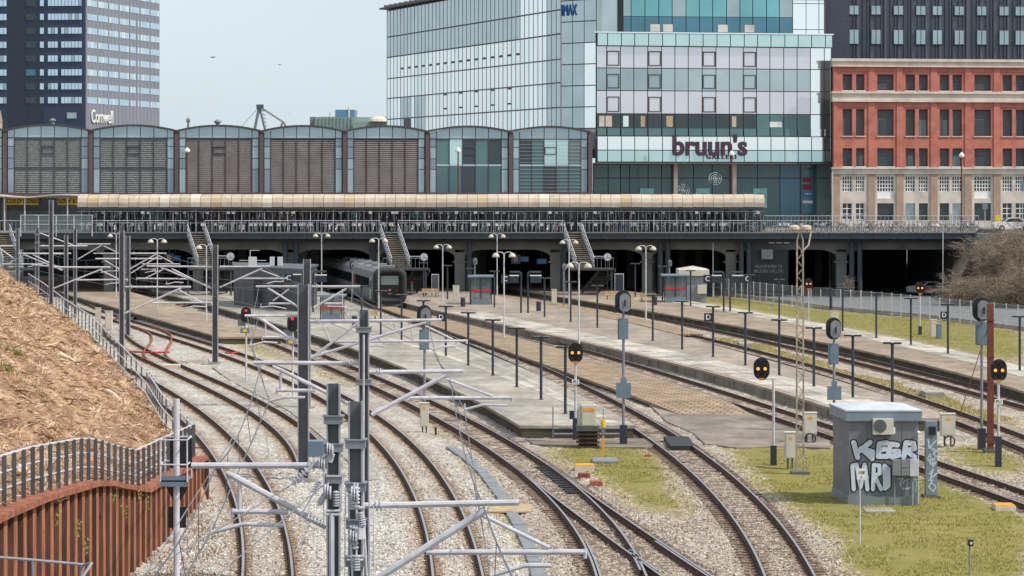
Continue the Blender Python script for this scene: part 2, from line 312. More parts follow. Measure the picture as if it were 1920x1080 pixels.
# check rails and slide plates of the points
for k, off, d0, d1 in (('T4', -.68, 78, 88), ('T4R', .68, 78, 88), ('T4', .69, 81.5, 86), ('T4R', -.69, 81.5, 86)):
    rail_mesh([(tx(k, d0 + (d1 - d0) * i / 10), d0 + (d1 - d0) * i / 10) for i in range(11)], off * .93).build('check_rail', ['rail_rust', 'steel_top'], t4)
for i in range(16):
    d = 103 + i * .62
    MB().cbox((tx('T4', d) + .45, d, .03), .42, .2, .05).build('slide_plate', 'black', t4)

# ================================================================ ground
def noisy(X, Y, poly, amp=.5, sc=.6):
    nx = (vnoise(X * sc, Y * sc * .5 + 7) - .5) * 2 * amp + (vnoise(X * 3.1, Y * 2 + 3) - .5) * amp * .7; ny = (vnoise(X * sc + 31, Y * sc * .5) - .5) * 6 * amp
    return inpoly(X + nx, Y + ny, poly)
def W(pts, z=0.): return [tuple(G(x, y, z)) for x, y in pts]
GRASS = [W(p) for p in (
    [(1022, 838), (1080, 832), (1180, 834), (1215, 842), (1240, 868), (1266, 930), (1292, 976), (1232, 962), (1175, 930), (1110, 893), (1050, 868)],
    [(1365, 838), (1440, 836), (1560, 838), (1700, 866), (1760, 893), (1830, 925), (1935, 968), (1935, 1090), (1612, 1090), (1565, 1015), (1500, 960), (1430, 905)],
    [(1750, 832), (1850, 832), (1930, 872), (1930, 902), (1800, 868)],
    [(1285, 560), (1379, 577), (1497, 599), (1582, 614), (1717, 642), (1925, 688), (1925, 622), (1745, 598), (1560, 583), (1440, 567), (1380, 558), (1300, 553)],
    [(430, 632), (500, 640), (600, 682), (690, 728), (700, 742), (640, 722), (560, 688), (450, 648)],
    [(805, 800), (830, 798), (862, 820), (840, 830)], [(838, 845), (870, 858), (960, 960), (1000, 1060), (985, 1060), (930, 950)], [(1845, 660), (1935, 690), (1935, 710)],
    [(1810, 780), (1925, 790), (1925, 812), (1860, 800)])]
SCRUB = [W(p) for p in ([(1290, 630), (1400, 640), (1500, 668), (1640, 712), (1600, 718), (1450, 672), (1340, 652)], [(1560, 690), (1760, 740), (1900, 790), (1850, 800), (1640, 730)])]
rows = [66.]
def blur(a, n):
    for ax, k in ((0, n), (1, n)):
        c = np.cumsum(np.pad(a, [(k + 1, k) if i == ax else (0, 0) for i in (0, 1)], mode='edge'), axis=ax); a = (np.take(c, range(2 * k + 1, c.shape[ax]), ax) - np.take(c, range(0, c.shape[ax] - 2 * k - 1), ax)) / (2 * k + 1)
    return a
while rows[-1] < 345: rows.append(rows[-1] + .10 + (rows[-1] - 66) * .0042)
NC = 300; rows = np.array(rows); cols = np.linspace(-1, 1, NC)
YY = np.repeat(rows[:, None], NC, 1); XX = cols[None, :] * (YY * .225 + 2)
XX = XX + (RS.rand(*XX.shape) - .5) * .06; YY = YY + (RS.rand(*YY.shape) - .5) * .04
rust = np.zeros(XX.shape); near = np.full(XX.shape, 9.)
for k in TR:
    c, d0, d1 = TR[k]; dx = np.abs(XX - np.polyval(c, YY)) / math.sqrt(1.04); ok = (YY > d0) & (YY < d1)
    rw = .42 if k in ('T1', 'T2', 'T3') else .36; rw = rw * 1.12; rust = np.maximum(rust, np.where(ok, np.exp(-((dx - .75) / rw) ** 2), 0)); near = np.minimum(near, np.where(ok, dx, 9))
light = 1 / (1 + np.exp((XX - (np.polyval(TR['T4'][0], YY) - 2.3)) / .35))
gm = np.zeros(XX.shape, bool)
for p in GRASS: gm |= noisy(XX, YY, p, .35)
gm &= near > 1.25
gsoft = blur(blur(gm.astype(float), 5), 4)
sm = np.zeros(XX.shape, bool)
for p in SCRUB: sm |= noisy(XX, YY, p, .5)
ZZ = -.03 + (RS.rand(*XX.shape) - .5) * .075 * (near > .7) + (vnoise(XX * 1.3, YY * .8) - .5) * .1 * np.clip((near - 1.2) / 1.5, 0, 1) + .07 * np.exp(-((near - 1.75) / .35) ** 2)
inn = np.where(light > .5, np.where((near < .52) | (near > .98), .012, -.05), np.where(near < .55, .004, -.03)) + (RS.rand(*XX.shape) - .5) * .05
ZZ = np.where(near < 1.35, inn, ZZ)
ZZ = np.where(gm, .02 + (vnoise(XX * 2, YY * 2) - .5) * .08, ZZ)
ZZ = np.where((YY > 285), np.minimum(ZZ, -.03), ZZ)
def grid_mesh(name, mask_faces, m, attrs):
    nr, nc = XX.shape; idx = np.arange(nr * nc).reshape(nr, nc)
    f = np.stack([idx[:-1, :-1], idx[:-1, 1:], idx[1:, 1:], idx[1:, :-1]], -1)[mask_faces]
    used, inv = np.unique(f, return_inverse=True); f = inv.reshape(-1, 4)
    me = bpy.data.meshes.new(name); v = np.stack([XX, YY, ZZ], -1).reshape(-1, 3)[used]
    me.from_pydata(v.tolist(), [], f.tolist())
    for an, arr in attrs.items():
        a = me.attributes.new(an, 'FLOAT', 'POINT'); a.data.foreach_set('value', arr.reshape(-1)[used].astype(np.float32))
    me.materials.append(m); return link(name, me)
def ground_material(name, grass=False):
    m = bpy.data.materials.new(name); m.use_nodes = True; n = m.node_tree; b = n.nodes['Principled BSDF']; b.inputs['Roughness'].default_value = .95; b.inputs['Specular IOR Level'].default_value = .2
    g = n.nodes.new('ShaderNodeNewGeometry')
    def ramp(src, els):
        r = n.nodes.new('ShaderNodeValToRGB'); e = r.color_ramp.elements
        while len(e) < len(els): e.new(.5)
        for i, (p, c) in enumerate(els): e[i].position = p; e[i].color = c
        n.links.new(src, r.inputs[0]); return r.outputs[0]
    def noise(s, d=3):
        t = n.nodes.new('ShaderNodeTexNoise'); t.inputs['Scale'].default_value = s; t.inputs['Detail'].default_value = d; n.links.new(g.outputs['Position'], t.inputs['Vector']); return t.outputs['Fac']
    def mixc(f, a, c_):
        x = n.nodes.new('ShaderNodeMix'); x.data_type = 'RGBA'
        (n.links.new(f, x.inputs[0]) if not isinstance(f, float) else setattr(x.inputs[0], 'default_value', f)); n.links.new(a, x.inputs[6]); n.links.new(c_, x.inputs[7]); return x.outputs[2]
    def attr(a):
        x = n.nodes.new('ShaderNodeAttribute'); x.attribute_name = a; return x.outputs['Fac']
    def edge_f(mid, gain, sign):     # ragged transition between grass and stones, broken up by noise
        ad = n.nodes.new('ShaderNodeMath'); ad.operation = 'ADD'; n.links.new(attr('gsoft'), ad.inputs[0]); n.links.new(noise(2.2, 5), ad.inputs[1])
        mr = n.nodes.new('ShaderNodeMapRange'); mr.inputs['From Min'].default_value = mid + .5 - .5 / gain; mr.inputs['From Max'].default_value = mid + .5 + .5 / gain; mr.inputs['To Min'].default_value = 1. if sign > 0 else 0.; mr.inputs['To Max'].default_value = 0. if sign > 0 else 1.; n.links.new(ad.outputs[0], mr.inputs['Value']); return mr.outputs[0]
    v = n.nodes.new('ShaderNodeTexVoronoi'); v.inputs['Scale'].default_value = 11.; n.links.new(g.outputs['Position'], v.inputs['Vector'])
    sep = n.nodes.new('ShaderNodeSeparateColor'); n.links.new(v.outputs['Color'], sep.inputs[0])
    if grass:
        c1 = ramp(noise(.45, 5), [(.3, lin(116, 114, 52)), (.46, lin(132, 122, 66)), (.6, lin(146, 130, 82)), (.75, lin(134, 121, 76))])
        c2 = ramp(sep.outputs[0], [(.0, lin(112, 104, 54)), (.5, lin(132, 121, 66)), (1., lin(152, 138, 86))])
        out = mixc(.5, c1, c2)
        gr = ramp(noise(.16, 3), [(.38, lin(104, 114, 48)), (.62, lin(142, 130, 78))]); out = mixc(.3, out, gr)
        dk = ramp(sep.outputs[1], [(0, lin(104, 88, 72)), (.5, lin(150, 134, 112)), (1, lin(196, 182, 164))])
        out = mixc(edge_f(.62, 4., 1.), out, dk)
    else:
        lt = ramp(sep.outputs[0], [(0, lin(100, 95, 88)), (.3, lin(162, 156, 148)), (.7, lin(192, 186, 178)), (1, lin(222, 216, 209))])
        dk = ramp(sep.outputs[1], [(0, lin(82, 68, 58)), (.4, lin(140, 122, 106)), (.75, lin(170, 155, 140)), (1, lin(210, 201, 192))])
        col = mixc(attr('light'), dk, lt)
        big = ramp(noise(.35, 5), [(.36, lin(140, 129, 116)), (.62, lin(198, 191, 182))]); col = mixc(.36, col, big)
        rc = ramp(sep.outputs[2], [(0, lin(84, 54, 38)), (.5, lin(128, 90, 64)), (1, lin(176, 138, 104))])
        nf = n.nodes.new('ShaderNodeMath'); nf.operation = 'MULTIPLY'; n.links.new(attr('rust'), nf.inputs[0]); nr = n.nodes.new('ShaderNodeMapRange'); nr.inputs['From Min'].default_value = .3; nr.inputs['From Max'].default_value = .65; nr.inputs['To Min'].default_value = .55; nr.inputs['To Max'].default_value = .95
        n.links.new(noise(1.2, 4), nr.inputs['Value']); n.links.new(nr.outputs[0], nf.inputs[1]); col = mixc(nf.outputs[0], col, rc)
        sc = ramp(noise(2.5, 4), [(.35, lin(140, 128, 84)), (.6, lin(176, 160, 126))]); col = mixc(attr('scrub'), col, sc)
        gg = ramp(noise(3., 4), [(.35, lin(130, 128, 62)), (.6, lin(168, 152, 98))]); out = mixc(edge_f(.36, 3., -1.), col, gg)
    n.links.new(out, b.inputs['Base Color'])
    bp = n.nodes.new('ShaderNodeBump'); bp.inputs['Strength'].default_value = .8; bp.inputs['Distance'].default_value = .06; n.links.new(sep.outputs[1], bp.inputs['Height']); n.links.new(bp.outputs[0], b.inputs['Normal'])
    return m
fm = gm[:-1, :-1]
smk = np.where(sm, .75, 0.) * (near > 1.3)
# the bank and what lies left of it is a separate sheet: keep the ballast to the right of its foot
RIM = [(50, -11.95, 4.7), (61.5, -11.95, 4.37), (66.4, -11.95, 4.15), (74.3, -11.95, 3.62), (77.1, -11.95, 3.32), (79.6, -11.95, 2.95), (85.1, -11.95, 2.2), (89.7, -11.95, 2.04), (101, -12.0, 1.6), (111, -14.6, 2.0), (128, -17.6, 1.8), (137, -19.9, 2.25), (158, -25, 2.95), (175, -29.4, 3.2), (191, -33.6, 3.65), (205, -37.3, 3.9), (222, -42, 4.0)]
struct(grid_mesh('ballast', ~fm, ground_material('ballast_mat'), {'light': light, 'rust': rust, 'scrub': smk, 'gsoft': gsoft}), 'grey and brown stone ballast between and around the tracks')
struct(grid_mesh('grass_ground', fm, ground_material('grass_mat', True), {'light': light, 'gsoft': gsoft}), 'patchy spring grass between tracks and beside platforms')
struct(MB().add([(-4000, -200, -.4), (4000, -200, -.4), (4000, 5000, -.4), (-4000, 5000, -.4)], [(0, 1, 2, 3)]).build('terrain', 'concrete_dark'))
# grass blades and tufts over the grass ground
def blades(n, sel, hmin, hmax, name, m, label):
    ii, jj = np.nonzero(sel); k = RS.randint(0, len(ii), n)
    wgt = 1
    bx = XX[ii[k], jj[k]] + (RS.rand(n) - .5) * .35; by = YY[ii[k], jj[k]] + (RS.rand(n) - .5) * .35; bz = ZZ[ii[k], jj[k]] - .02
    h = hmin + RS.rand(n) * (hmax - hmin); a = RS.rand(n) * 6.28; lean = h * .6; wd = .012 + by * .00008
    v = np.empty((n, 3, 3)); v[:, 0] = np.stack([bx - wd, by, bz], 1); v[:, 1] = np.stack([bx + wd, by, bz], 1); v[:, 2] = np.stack([bx + np.cos(a) * lean, by + np.sin(a) * lean, bz + h], 1)
    me = bpy.data.meshes.new(name); me.from_pydata(v.reshape(-1, 3).tolist(), [], np.arange(3 * n).reshape(-1, 3).tolist())
    for q in m: me.materials.append(M[q])
    me.polygons.foreach_set('material_index', RS.randint(0, len(m), n)); return tag(link(name, me), label, 'grass', kind='stuff')
mat('straw1', lin(216, 182, 148), .9); mat('straw2', lin(198, 160, 126), .9); mat('straw3', lin(238, 214, 188), .9); mat('straw4', lin(156, 122, 94), .9); mat('straw5', lin(98, 72, 54), .9); mat('moss', lin(126, 130, 62), .9)
mat('blade1', lin(152, 148, 76), .8); mat('blade2', lin(168, 154, 90), .8); mat('blade3', lin(184, 166, 112), .85); mat('blade4', lin(142, 146, 70), .8)
clump = vnoise(XX * .9, YY * .55 + 5) + .5 * vnoise(XX * 2.3 + 9, YY * 1.4)
blades(46000, (clump > .62) & (gsoft + (RS.rand(*XX.shape) - .5) * .7 > .55) & (near > 1.2), .03, .1, 'grass', ['blade1', 'blade2', 'blade3', 'blade4'], 'short patchy green and yellow grass between the tracks')
wb = (XX < tx('T1', YY) - 1.5) & (YY < 112) & (XX > -12.2) & (vnoise(XX * 1.2, YY * .8) > .4)
blades(7000, wb, .04, .16, 'dry_weeds', ['straw4', 'straw4', 'straw2', 'straw5'], 'brown dry weeds along the foot of the rusty sheet pile wall')
blades(9000, (smk > 0), .05, .2, 'dry_weeds', ['blade2', 'blade3'], 'dry pale weeds on the gravel between the right hand tracks')

# loose stones on the near ballast
def stones(n, dmax):
    sel = (~gm) & (YY < dmax) & (YY > 74) & ((near > 1.0) | (near < .5)) & (XX > -11) & (XX < YY * .2 + 1)
    ii, jj = np.nonzero(sel); k = RS.randint(0, len(ii), n); c = np.stack([XX[ii[k], jj[k]], YY[ii[k], jj[k]], ZZ[ii[k], jj[k]]], 1) + (RS.rand(n, 3) - .5) * [.2, .2, .02]
    base = np.array([(1, 0, 0), (0, 1, 0), (-1, 0, 0), (0, -1, 0), (0, 0, .8), (0, 0, -.6)]); s = (.022 + RS.rand(n) ** 2 * .04)[:, None, None]
    v = c[:, None, :] + base[None] * s * (.6 + RS.rand(n, 6, 1) * .8) + (RS.rand(n, 6, 3) - .5) * s * .5
    f0 = np.array([(0, 1, 4), (1, 2, 4), (2, 3, 4), (3, 0, 4), (1, 0, 5), (0, 3, 5)]); f = (f0[None] + (np.arange(n) * 6)[:, None, None]).reshape(-1, 3)
    me = bpy.data.meshes.new('ballast_stones'); me.from_pydata(v.reshape(-1, 3).tolist(), [], f.tolist())
    for q in ('stone1', 'stone2', 'stone3', 'stone4', 'stone5', 'stone6'): me.materials.append(M[q])
    old = (light[ii[k], jj[k]] < .5) | (RS.rand(n) < np.clip(1.9 - near[ii[k], jj[k]], 0, .8) * .9); mi = np.where(old, 3, 0) + RS.randint(0, 3, n); me.polygons.foreach_set('material_index', np.repeat(mi, 6)); return tag(link('ballast_stones', me), 'loose grey and brown ballast stones between the near tracks', 'stones', kind='stuff')
mat('stone1', lin(196, 190, 182), .95); mat('stone2', lin(170, 162, 152), .95); mat('stone3', lin(222, 216, 208), .95); mat('stone4', lin(168, 152, 138), .95); mat('stone5', lin(134, 116, 102), .95); mat('stone6', lin(196, 184, 172), .95)
stones(70000, 118)
# ================================================================ embankment, sheet pile wall, railing
RD = np.array([r[0] for r in RIM]); RX = np.array([r[1] for r in RIM]); RZ = np.array([r[2] for r in RIM])
bd = np.concatenate([np.linspace(55, 130, 300), np.linspace(130.5, 212, 170)]); bs = np.concatenate([np.linspace(0, 3, 45), np.linspace(3.1, 15, 85)])
rimx = np.interp(bd, RD, RX); rimz = np.interp(bd, RD, RZ) - .03
BX = rimx[:, None] - bs[None, :]; BY = np.repeat(bd[:, None], len(bs), 1); und = (vnoise(BX * .35, BY * .2) - .5) * .7 * np.clip(bs / 3, 0, 1)[None, :]
BZ = rimz[:, None] + .62 * bs[None, :] + und + (vnoise(BX * 1.5, BY * .9) - .5) * .5 * np.clip(bs / 1.5, 0, 1)[None, :] + (RS.rand(*BX.shape) - .5) * .07
nb, ns_ = BX.shape; vv = np.stack([BX, BY, BZ], -1).reshape(-1, 3).tolist(); ix = np.arange(nb * ns_).reshape(nb, ns_)
ff = np.stack([ix[:-1, :-1], ix[1:, :-1], ix[1:, 1:], ix[:-1, 1:]], -1).reshape(-1, 4).tolist()
skirt = [i for i in range(nb) if bd[i] > 98]; o0 = len(vv)      # toe of the slope down to the ballast beyond the wall
for i in skirt: e_ = min(1, (bd[i] - 98) / 8); vv.append((rimx[i] + .02 + e_ * (.9 + .27 * rimz[i]), bd[i], -.15))
for a, (i, j) in enumerate(zip(skirt[:-1], skirt[1:])): ff.append((o0 + a, o0 + a + 1, int(ix[j, 0]), int(ix[i, 0])))
mat('bank', lin(184, 152, 122), .95, 0, .2, 1.1, .8, 18, col2=lin(128, 98, 76), mix=(.36, .62))
me = bpy.data.meshes.new('embankment'); me.from_pydata(vv, [], ff); me.materials.append(M['bank']); struct(link('embankment', me), 'steep embankment covered in dead tan brush at the left')
def brush(n, lmin, lmax, name, mats, label, smin=0, w0=.0105, flat=.4, dmax=210, cat='dry grass'):
    u = RS.rand(n) ** 1.5; d = 58 + u * (dmax - 58); s = smin + RS.rand(n) * (13 - smin)
    i = np.clip(np.searchsorted(bd, d), 0, nb - 1); j = np.clip(np.searchsorted(bs, s), 0, ns_ - 1)
    p = np.stack([BX[i, j], BY[i, j], BZ[i, j]], 1) + (RS.rand(n, 3) - .5) * [.25, .3, .05]
    L = lmin + RS.rand(n) ** 2 * (lmax - lmin); a = RS.rand(n) * 6.283; el = RS.rand(n) * flat * 3 - flat * .6; w_ = (w0 * (.6 + RS.rand(n)))[:, None] * (.5 + d / 170)[:, None]
    dr = np.stack([np.cos(a) * np.cos(el), np.sin(a) * np.cos(el), np.sin(el)], 1); up = np.array([0, 0, .05]) * L[:, None] * 4 * RS.rand(n, 1)
    q0 = p - dr * L[:, None] * .5; q1 = p + up; q2 = p + dr * L[:, None] * .5; sd = np.stack([-np.sin(a) * .3, np.cos(a) * .3, np.full(n, 1.)], 1) * w_
    v = np.stack([q0, q1 - sd, q1 + sd, q2], 1).reshape(-1, 3); b4 = np.arange(n)[:, None] * 4
    f = np.concatenate([b4 + [0, 1, 2], b4 + [1, 3, 2]], 1).reshape(-1, 3)
    me = bpy.data.meshes.new(name); me.from_pydata(v.tolist(), [], f.tolist())
    for q in mats: me.materials.append(M[q])
    me.polygons.foreach_set('material_index', np.repeat(RS.randint(0, len(mats), n), 2)); o = tag(link(name, me), label, cat, kind='stuff'); return o
brush(190000, .08, .6, 'dry_brush', ['straw1', 'straw2', 'straw3', 'straw2', 'straw4', 'straw1', 'straw4', 'straw5'], 'dead tan grass and cut brush covering the embankment')
brush(2600, .5, 1.7, 'cut_branches', ['straw5', 'straw4', 'straw3', 'straw5'], 'loose cut branches and stalks lying on the embankment', 0, .022, .22, cat='branches')
def tussocks(nc, per):
    v = []; mi = []
    for _ in range(nc):
        d = 62 + RS.rand() ** 1.4 * 130; s = RS.rand() * 12; i = min(np.searchsorted(bd, d), nb - 1); j = min(np.searchsorted(bs, s), ns_ - 1); r = .2 + RS.rand() * .35
        a = RS.rand(per) * 6.283; rr_ = r * RS.rand(per) ** .5; L = .15 + RS.rand(per) * .35; p = np.stack([BX[i, j] + np.cos(a) * rr_, BY[i, j] + np.sin(a) * rr_ * 1.3, BZ[i, j] - .62 * np.cos(a) * rr_ - .05], 1)
        q = p + np.stack([np.cos(a) * L * .8, np.sin(a) * L * .8, L * (.3 + .6 * RS.rand(per))], 1); w_ = np.array([.012 + d * .00006, 0, 0])
        v.append(np.stack([p - w_, p + w_, q], 1)); mi.append(np.full(per, RS.randint(0, 4)) if RS.rand() < .5 else RS.randint(0, 4, per))
    v = np.concatenate(v).reshape(-1, 3); me = bpy.data.meshes.new('tussocks'); me.from_pydata(v.tolist(), [], np.arange(len(v)).reshape(-1, 3).tolist())
    for q in ('straw1', 'straw4', 'straw3', 'straw2'): me.materials.append(M[q])
    me.polygons.foreach_set('material_index', np.concatenate(mi)); return tag(link('dry_tussocks', me), 'dry grass tussocks scattered over the embankment', 'dry grass', kind='stuff')
tussocks(420, 70)
for k, (x, y, D_) in enumerate(((38, 668, 0), (20, 700, 0), (85, 748, 0))):        # small green patches in the dead brush
    d0, = [D_] or [0]; best = None
    kx = (x - CX) / FPX; ky = (HY - y) / FPX
    err = (BX / BY - kx) ** 2 + ((BZ - CZ) / BY - ky) ** 2; q = np.unravel_index(np.argmin(err), err.shape); c = (BX[q], BY[q], BZ[q])
    mb = MB()
    for _ in range(70):
        a = random.uniform(0, 6.28); r_ = random.gauss(0, .35); px, py = c[0] + r_ * math.cos(a), c[1] + r_ * math.sin(a) * 1.6; pz = c[2] - (px - c[0]) * .62
        h = random.uniform(.1, .28); mb.add([(px - .03, py, pz), (px + .03, py, pz), (px + random.uniform(-.1, .1), py + random.uniform(-.1, .1), pz + h)], [(0, 1, 2)])
    tag(mb.build('weed_clump', ['moss']), kind='stuff', label=['upper small green weed clump in the dead brush', 'long green weed clump at the left edge of the brush', 'lowest small green weed clump in the brush above the railing'][k], cat='weeds')

for (xa, ya), (xb, yb), r_, lab in (((112, 668), (146, 688), .1, 'pale broken stick lying high on the embankment'), ((200, 738), (235, 764), .11, 'pale thick stick lying low on the embankment near the fence'), ((30, 885), (62, 905), .14, 'pale block of wood behind the railing posts at the left'), ((55, 800), (110, 812), .07, 'dark fallen branch on the embankment above the railing')):
    e_ = []
    for x, y in ((xa, ya), (xb, yb)):
        err = (BX / BY - (x - CX) / FPX) ** 2 + ((BZ - CZ) / BY - (HY - y) / FPX) ** 2; q = np.unravel_index(np.argmin(err), err.shape); e_.append(Vector((BX[q], BY[q], BZ[q] + .1)))
    d_ = (e_[1] - e_[0]); L_ = d_.length; e_[1] = e_[0] + d_ * min(1, 2.2 / L_)
    tag(MB().bar(e_[0], e_[0].lerp(e_[1], .5) + Vector((0, 0, .06)), r_, 7, r_ * .9).bar(e_[0].lerp(e_[1], .5) + Vector((0, 0, .06)), e_[1], r_ * .9, 7, r_ * .6).build('fallen_branch', 'straw5' if 'dark' in lab else 'straw3'), lab, 'branch')
# sheet piles: each a folded rusty plate under a cap beam
wl = thing('sheet_pile_wall', 'rust-red sheet pile retaining wall with flat cap beam below the embankment', 'wall', (-13, 82, 0))
def along(poly, step):
    out = []; acc = 0.
    for (x0, y0), (x1, y1) in zip(poly[:-1], poly[1:]):
        L = math.hypot(x1 - x0, y1 - y0)
        while acc < L: t = acc / L; out.append((x0 + (x1 - x0) * t, y0 + (y1 - y0) * t, (x1 - x0) / L, (y1 - y0) / L)); acc += step
        acc -= L
    return out
capz = lambda y: float(np.interp(y, RD, RZ))
FACE = [(-11.8, 52.), (-11.8, 101.2)]
PER = 1.24
for a in along(FACE, PER):
    y = a[1]; prof = [(0, 0.), (.34, 0.), (.5, .34), (.96, .34), (1.12, 0.), (1.24, 0.)]; mb = MB(); vs = []
    for s, d in prof: vs += [(-11.8 + d - .2, y + s, -.4), (-11.8 + d - .2, y + s, capz(y + s) - .02)]
    for i in range(len(prof) - 1): mb.add([vs[2 * i], vs[2 * i + 2], vs[2 * i + 3], vs[2 * i + 1]], [(0, 1, 2, 3)], 1 if i in (2, 3) else 0)  # outer ribs lighter, pans and near webs darker: sun and shade put into colour
    mb.build('sheet_pile', ['rust_dark', 'rust_rib_lit'], wl)
mb = MB(); ys = [r[0] for r in RIM if 50 <= r[0] <= 101]
for y0, y1 in zip(ys[:-1], ys[1:]):
    z0, z1 = capz(y0), capz(y1); mb.hexa([(-12.15, y0, z0 - .06), (-11.5, y0, z0 - .06), (-11.5, y1, z1 - .06), (-12.15, y1, z1 - .06), (-12.15, y0, z0 + .09), (-11.5, y0, z0 + .09), (-11.5, y1, z1 + .09), (-12.15, y1, z1 + .09)])
mb.build('cap_beam', 'rust', wl); MB().box(-12.2, -11.5, 101.0, 101.3, -.3, 1.55).build('end_plate', 'rust_dark', wl)
for i_, (y, dz) in enumerate(((66.5, .5), (69.5, .9), (71, 1.5), (76, .4), (78, .8), (81, .35), (83, .5))):   # weeds hanging on the wall
    c = Vector((-11.42, y, capz(y) - dz)); mb = MB()
    for _ in range(16):
        p = c + Vector((random.uniform(0, .12), random.gauss(0, .25), random.gauss(0, .16))); s_ = .06
        mb.add([p, p + Vector((s_, random.uniform(-.08, .08), random.uniform(-.03, .05))), p + Vector((random.uniform(0, s_), .05, s_))], [(0, 1, 2)])
    tag(mb.build('wall_weed', 'moss'), 'small yellow-green weed tuft hanging from the rusty sheet pile wall', 'weeds', 'weeds on the sheet pile wall', 'stuff')

def railing(name, label, pts, zf, h=1.15, step=.62, bars=(1., .68, .36), postw=.11, wv=False):
    t = thing(name, label, 'railing', (pts[0][0], pts[0][1], zf(pts[0][1])))
    P = along(pts, step)
    for a in P:
        z = zf(a[1]); nx, ny = a[3], -a[2]
        p = Vector((a[0], a[1], z + h * .5 - .02)); mb = MB(); dx, dy = a[2] * .02, a[3] * .02; wx, wy = nx * postw / 2, ny * postw / 2
        mb.hexa([(a[0] - wx - dx, a[1] - wy - dy, z - .1), (a[0] + wx - dx, a[1] + wy - dy, z - .1), (a[0] + wx + dx, a[1] + wy + dy, z - .1), (a[0] - wx + dx, a[1] - wy + dy, z - .1),
                 (a[0] - wx - dx, a[1] - wy - dy, z + h), (a[0] + wx - dx, a[1] + wy - dy, z + h), (a[0] + wx + dx, a[1] + wy + dy, z + h), (a[0] - wx + dx, a[1] - wy + dy, z + h)])
        mb.build('post', 'mast', t)
    for k, b in enumerate(bars):
        MB().tube([(a[0] - a[3] * .06, a[1] + a[2] * .06 - .05, zf(a[1]) + h * b) for a in P], .035 if k == 0 else .026, 6).build('rail', 'galv', t)
    return t
zr = lambda y: float(np.interp(y, RD, RZ))
railing('bank_railing', 'grey flat-post railing with three rails on top of the rusty sheet pile wall', [(-11.95, 54), (-11.95, 66.4), (-11.95, 74.3), (-11.95, 77.1), (-11.95, 79.6), (-11.95, 85.1), (-11.95, 89.7), (-12.0, 101)], lambda y: zr(y) + .09, 1.2, 1.25, (.99, .66, .33), .11)
railing('embankment_fence', 'long grey metal fence following the top edge of the embankment beside the tracks', [(-12.05, 101.2), (-14.5, 111), (-17.5, 128), (-19.8, 137), (-24.9, 158), (-29.3, 175), (-33.5, 191), (-37.2, 205)], zr, 1.25, 2.3, (.98, .52, .1), .07)
# thin pipe railing low in the left corner
D_ = 55.
hr = thing('pipe_railing', 'thin grey pipe handrail low in the left corner below the rusty wall', 'railing', tuple(A(60, 1150, D_)))
MB().tube([A(-40, 1042, D_), A(60, 1050, D_), A(158, 1059, D_), A(172, 1056, D_ + 1.6), A(150, 1082, D_ - 1.6)][:3], .03, 8).tube([A(158, 1059, D_), A(172, 1056, D_ - 1.2), A(150, 1090, D_ - 1.5)], .03, 8).build('handrail', 'mast_edge', hr)
for x, y in ((61, 1052), (152, 1060)): MB().bar(A(x, y, D_), A(x, y + 130, D_), .035, 8).build('post', 'galv_dark', hr)
# ================================================================ platforms
PZ = .6
def edge(pts, z=PZ, deg=3):
    P = np.array([tuple(G(x, y, z)) for x, y in pts]); c = np.polyfit(P[:, 1], P[:, 0], deg, w=1 / P[:, 1]); return lambda d: np.polyval(c, d)
def platform(name, label, le, re, d0, d1, mtop, mside, z=PZ, n=70, strip=None, thick=.14, lip=.12):
    t = thing(name, label, 'platform', (float(le(d0)), d0, 0)); ds = d0 + (d1 - d0) * np.linspace(0, 1, n) ** 1.5
    mb = MB()
    for i in range(n - 1):
        a, b = ds[i], ds[i + 1]
        q = [(le(a) - lip, a), (re(a) + lip, a), (re(b) + lip, b), (le(b) - lip, b)]
        mb.add([(x, y, z) for x, y in q] + [(x, y, z - thick) for x, y in q], [(0, 1, 2, 3), (0, 3, 7, 4), (1, 5, 6, 2)] + ([(0, 4, 5, 1)] if i == 0 else []))
    mb.build('deck', mtop, t)
    mb = MB()
    for i in range(n - 1):
        a, b = ds[i], ds[i + 1]
        q = [(le(a), a + .05), (re(a), a + .05), (re(b), b + .05), (le(b), b + .05)]
        mb.add([(x, y, z - .02) for x, y in q] + [(x, y, -.25) for x, y in q], [(0, 3, 7, 4), (1, 5, 6, 2)] + ([(0, 4, 5, 1)] if i == 0 else []))
    mb.build('side_wall', mside, t)
    return t, ds
def strip(t, name, fn0, fn1, d0, d1, z, m, n=60):
    mb = MB(); ds = np.linspace(d0, d1, n)
    for a, b in zip(ds[:-1], ds[1:]): mb.add([(fn0(a), a, z), (fn1(a), a, z), (fn1(b), b, z), (fn0(b), b, z)], [(0, 1, 2, 3)])
    return mb.build(name, m, t)
aL = edge([(144, 555), (222, 576), (325, 605), (397, 627), (442, 637)], deg=2); aR = edge([(320, 569), (398, 592), (498, 622)], deg=1)
pA, _ = platform('platform', 'low brown platform at the left, between the crossover and the kiosk platform', aL, aR, 199, 345, 'plat_a', 'wall_mossy', .55)
bL = edge([(320, 551), (398, 575), (498, 599), (559, 617), (692, 662), (789, 702), (880, 742), (894, 752), (983, 799)]); bR = edge([(640, 560), (720, 593), (836, 632), (880, 650), (947, 679), (1022, 714), (1122, 757), (1182, 796)])
pB, _ = platform('platform', 'wide grey concrete platform with the square end facing the camera', bL, bR, 125.6, 345, 'plat_b', 'wall_mossy')
strip(pB, 'edge_line', lambda d: bR(d) - 1.1, lambda d: bR(d) - .85, 127, 240, PZ + .004, 'slab_e')
cL = edge([(700, 574), (828, 611), (967, 667), (1133, 724), (1203, 745)], .3, 2); cR = edge([(836, 598), (947, 626), (1030, 648), (1100, 670), (1189, 695), (1280, 727), (1340, 743)], .3, 2)
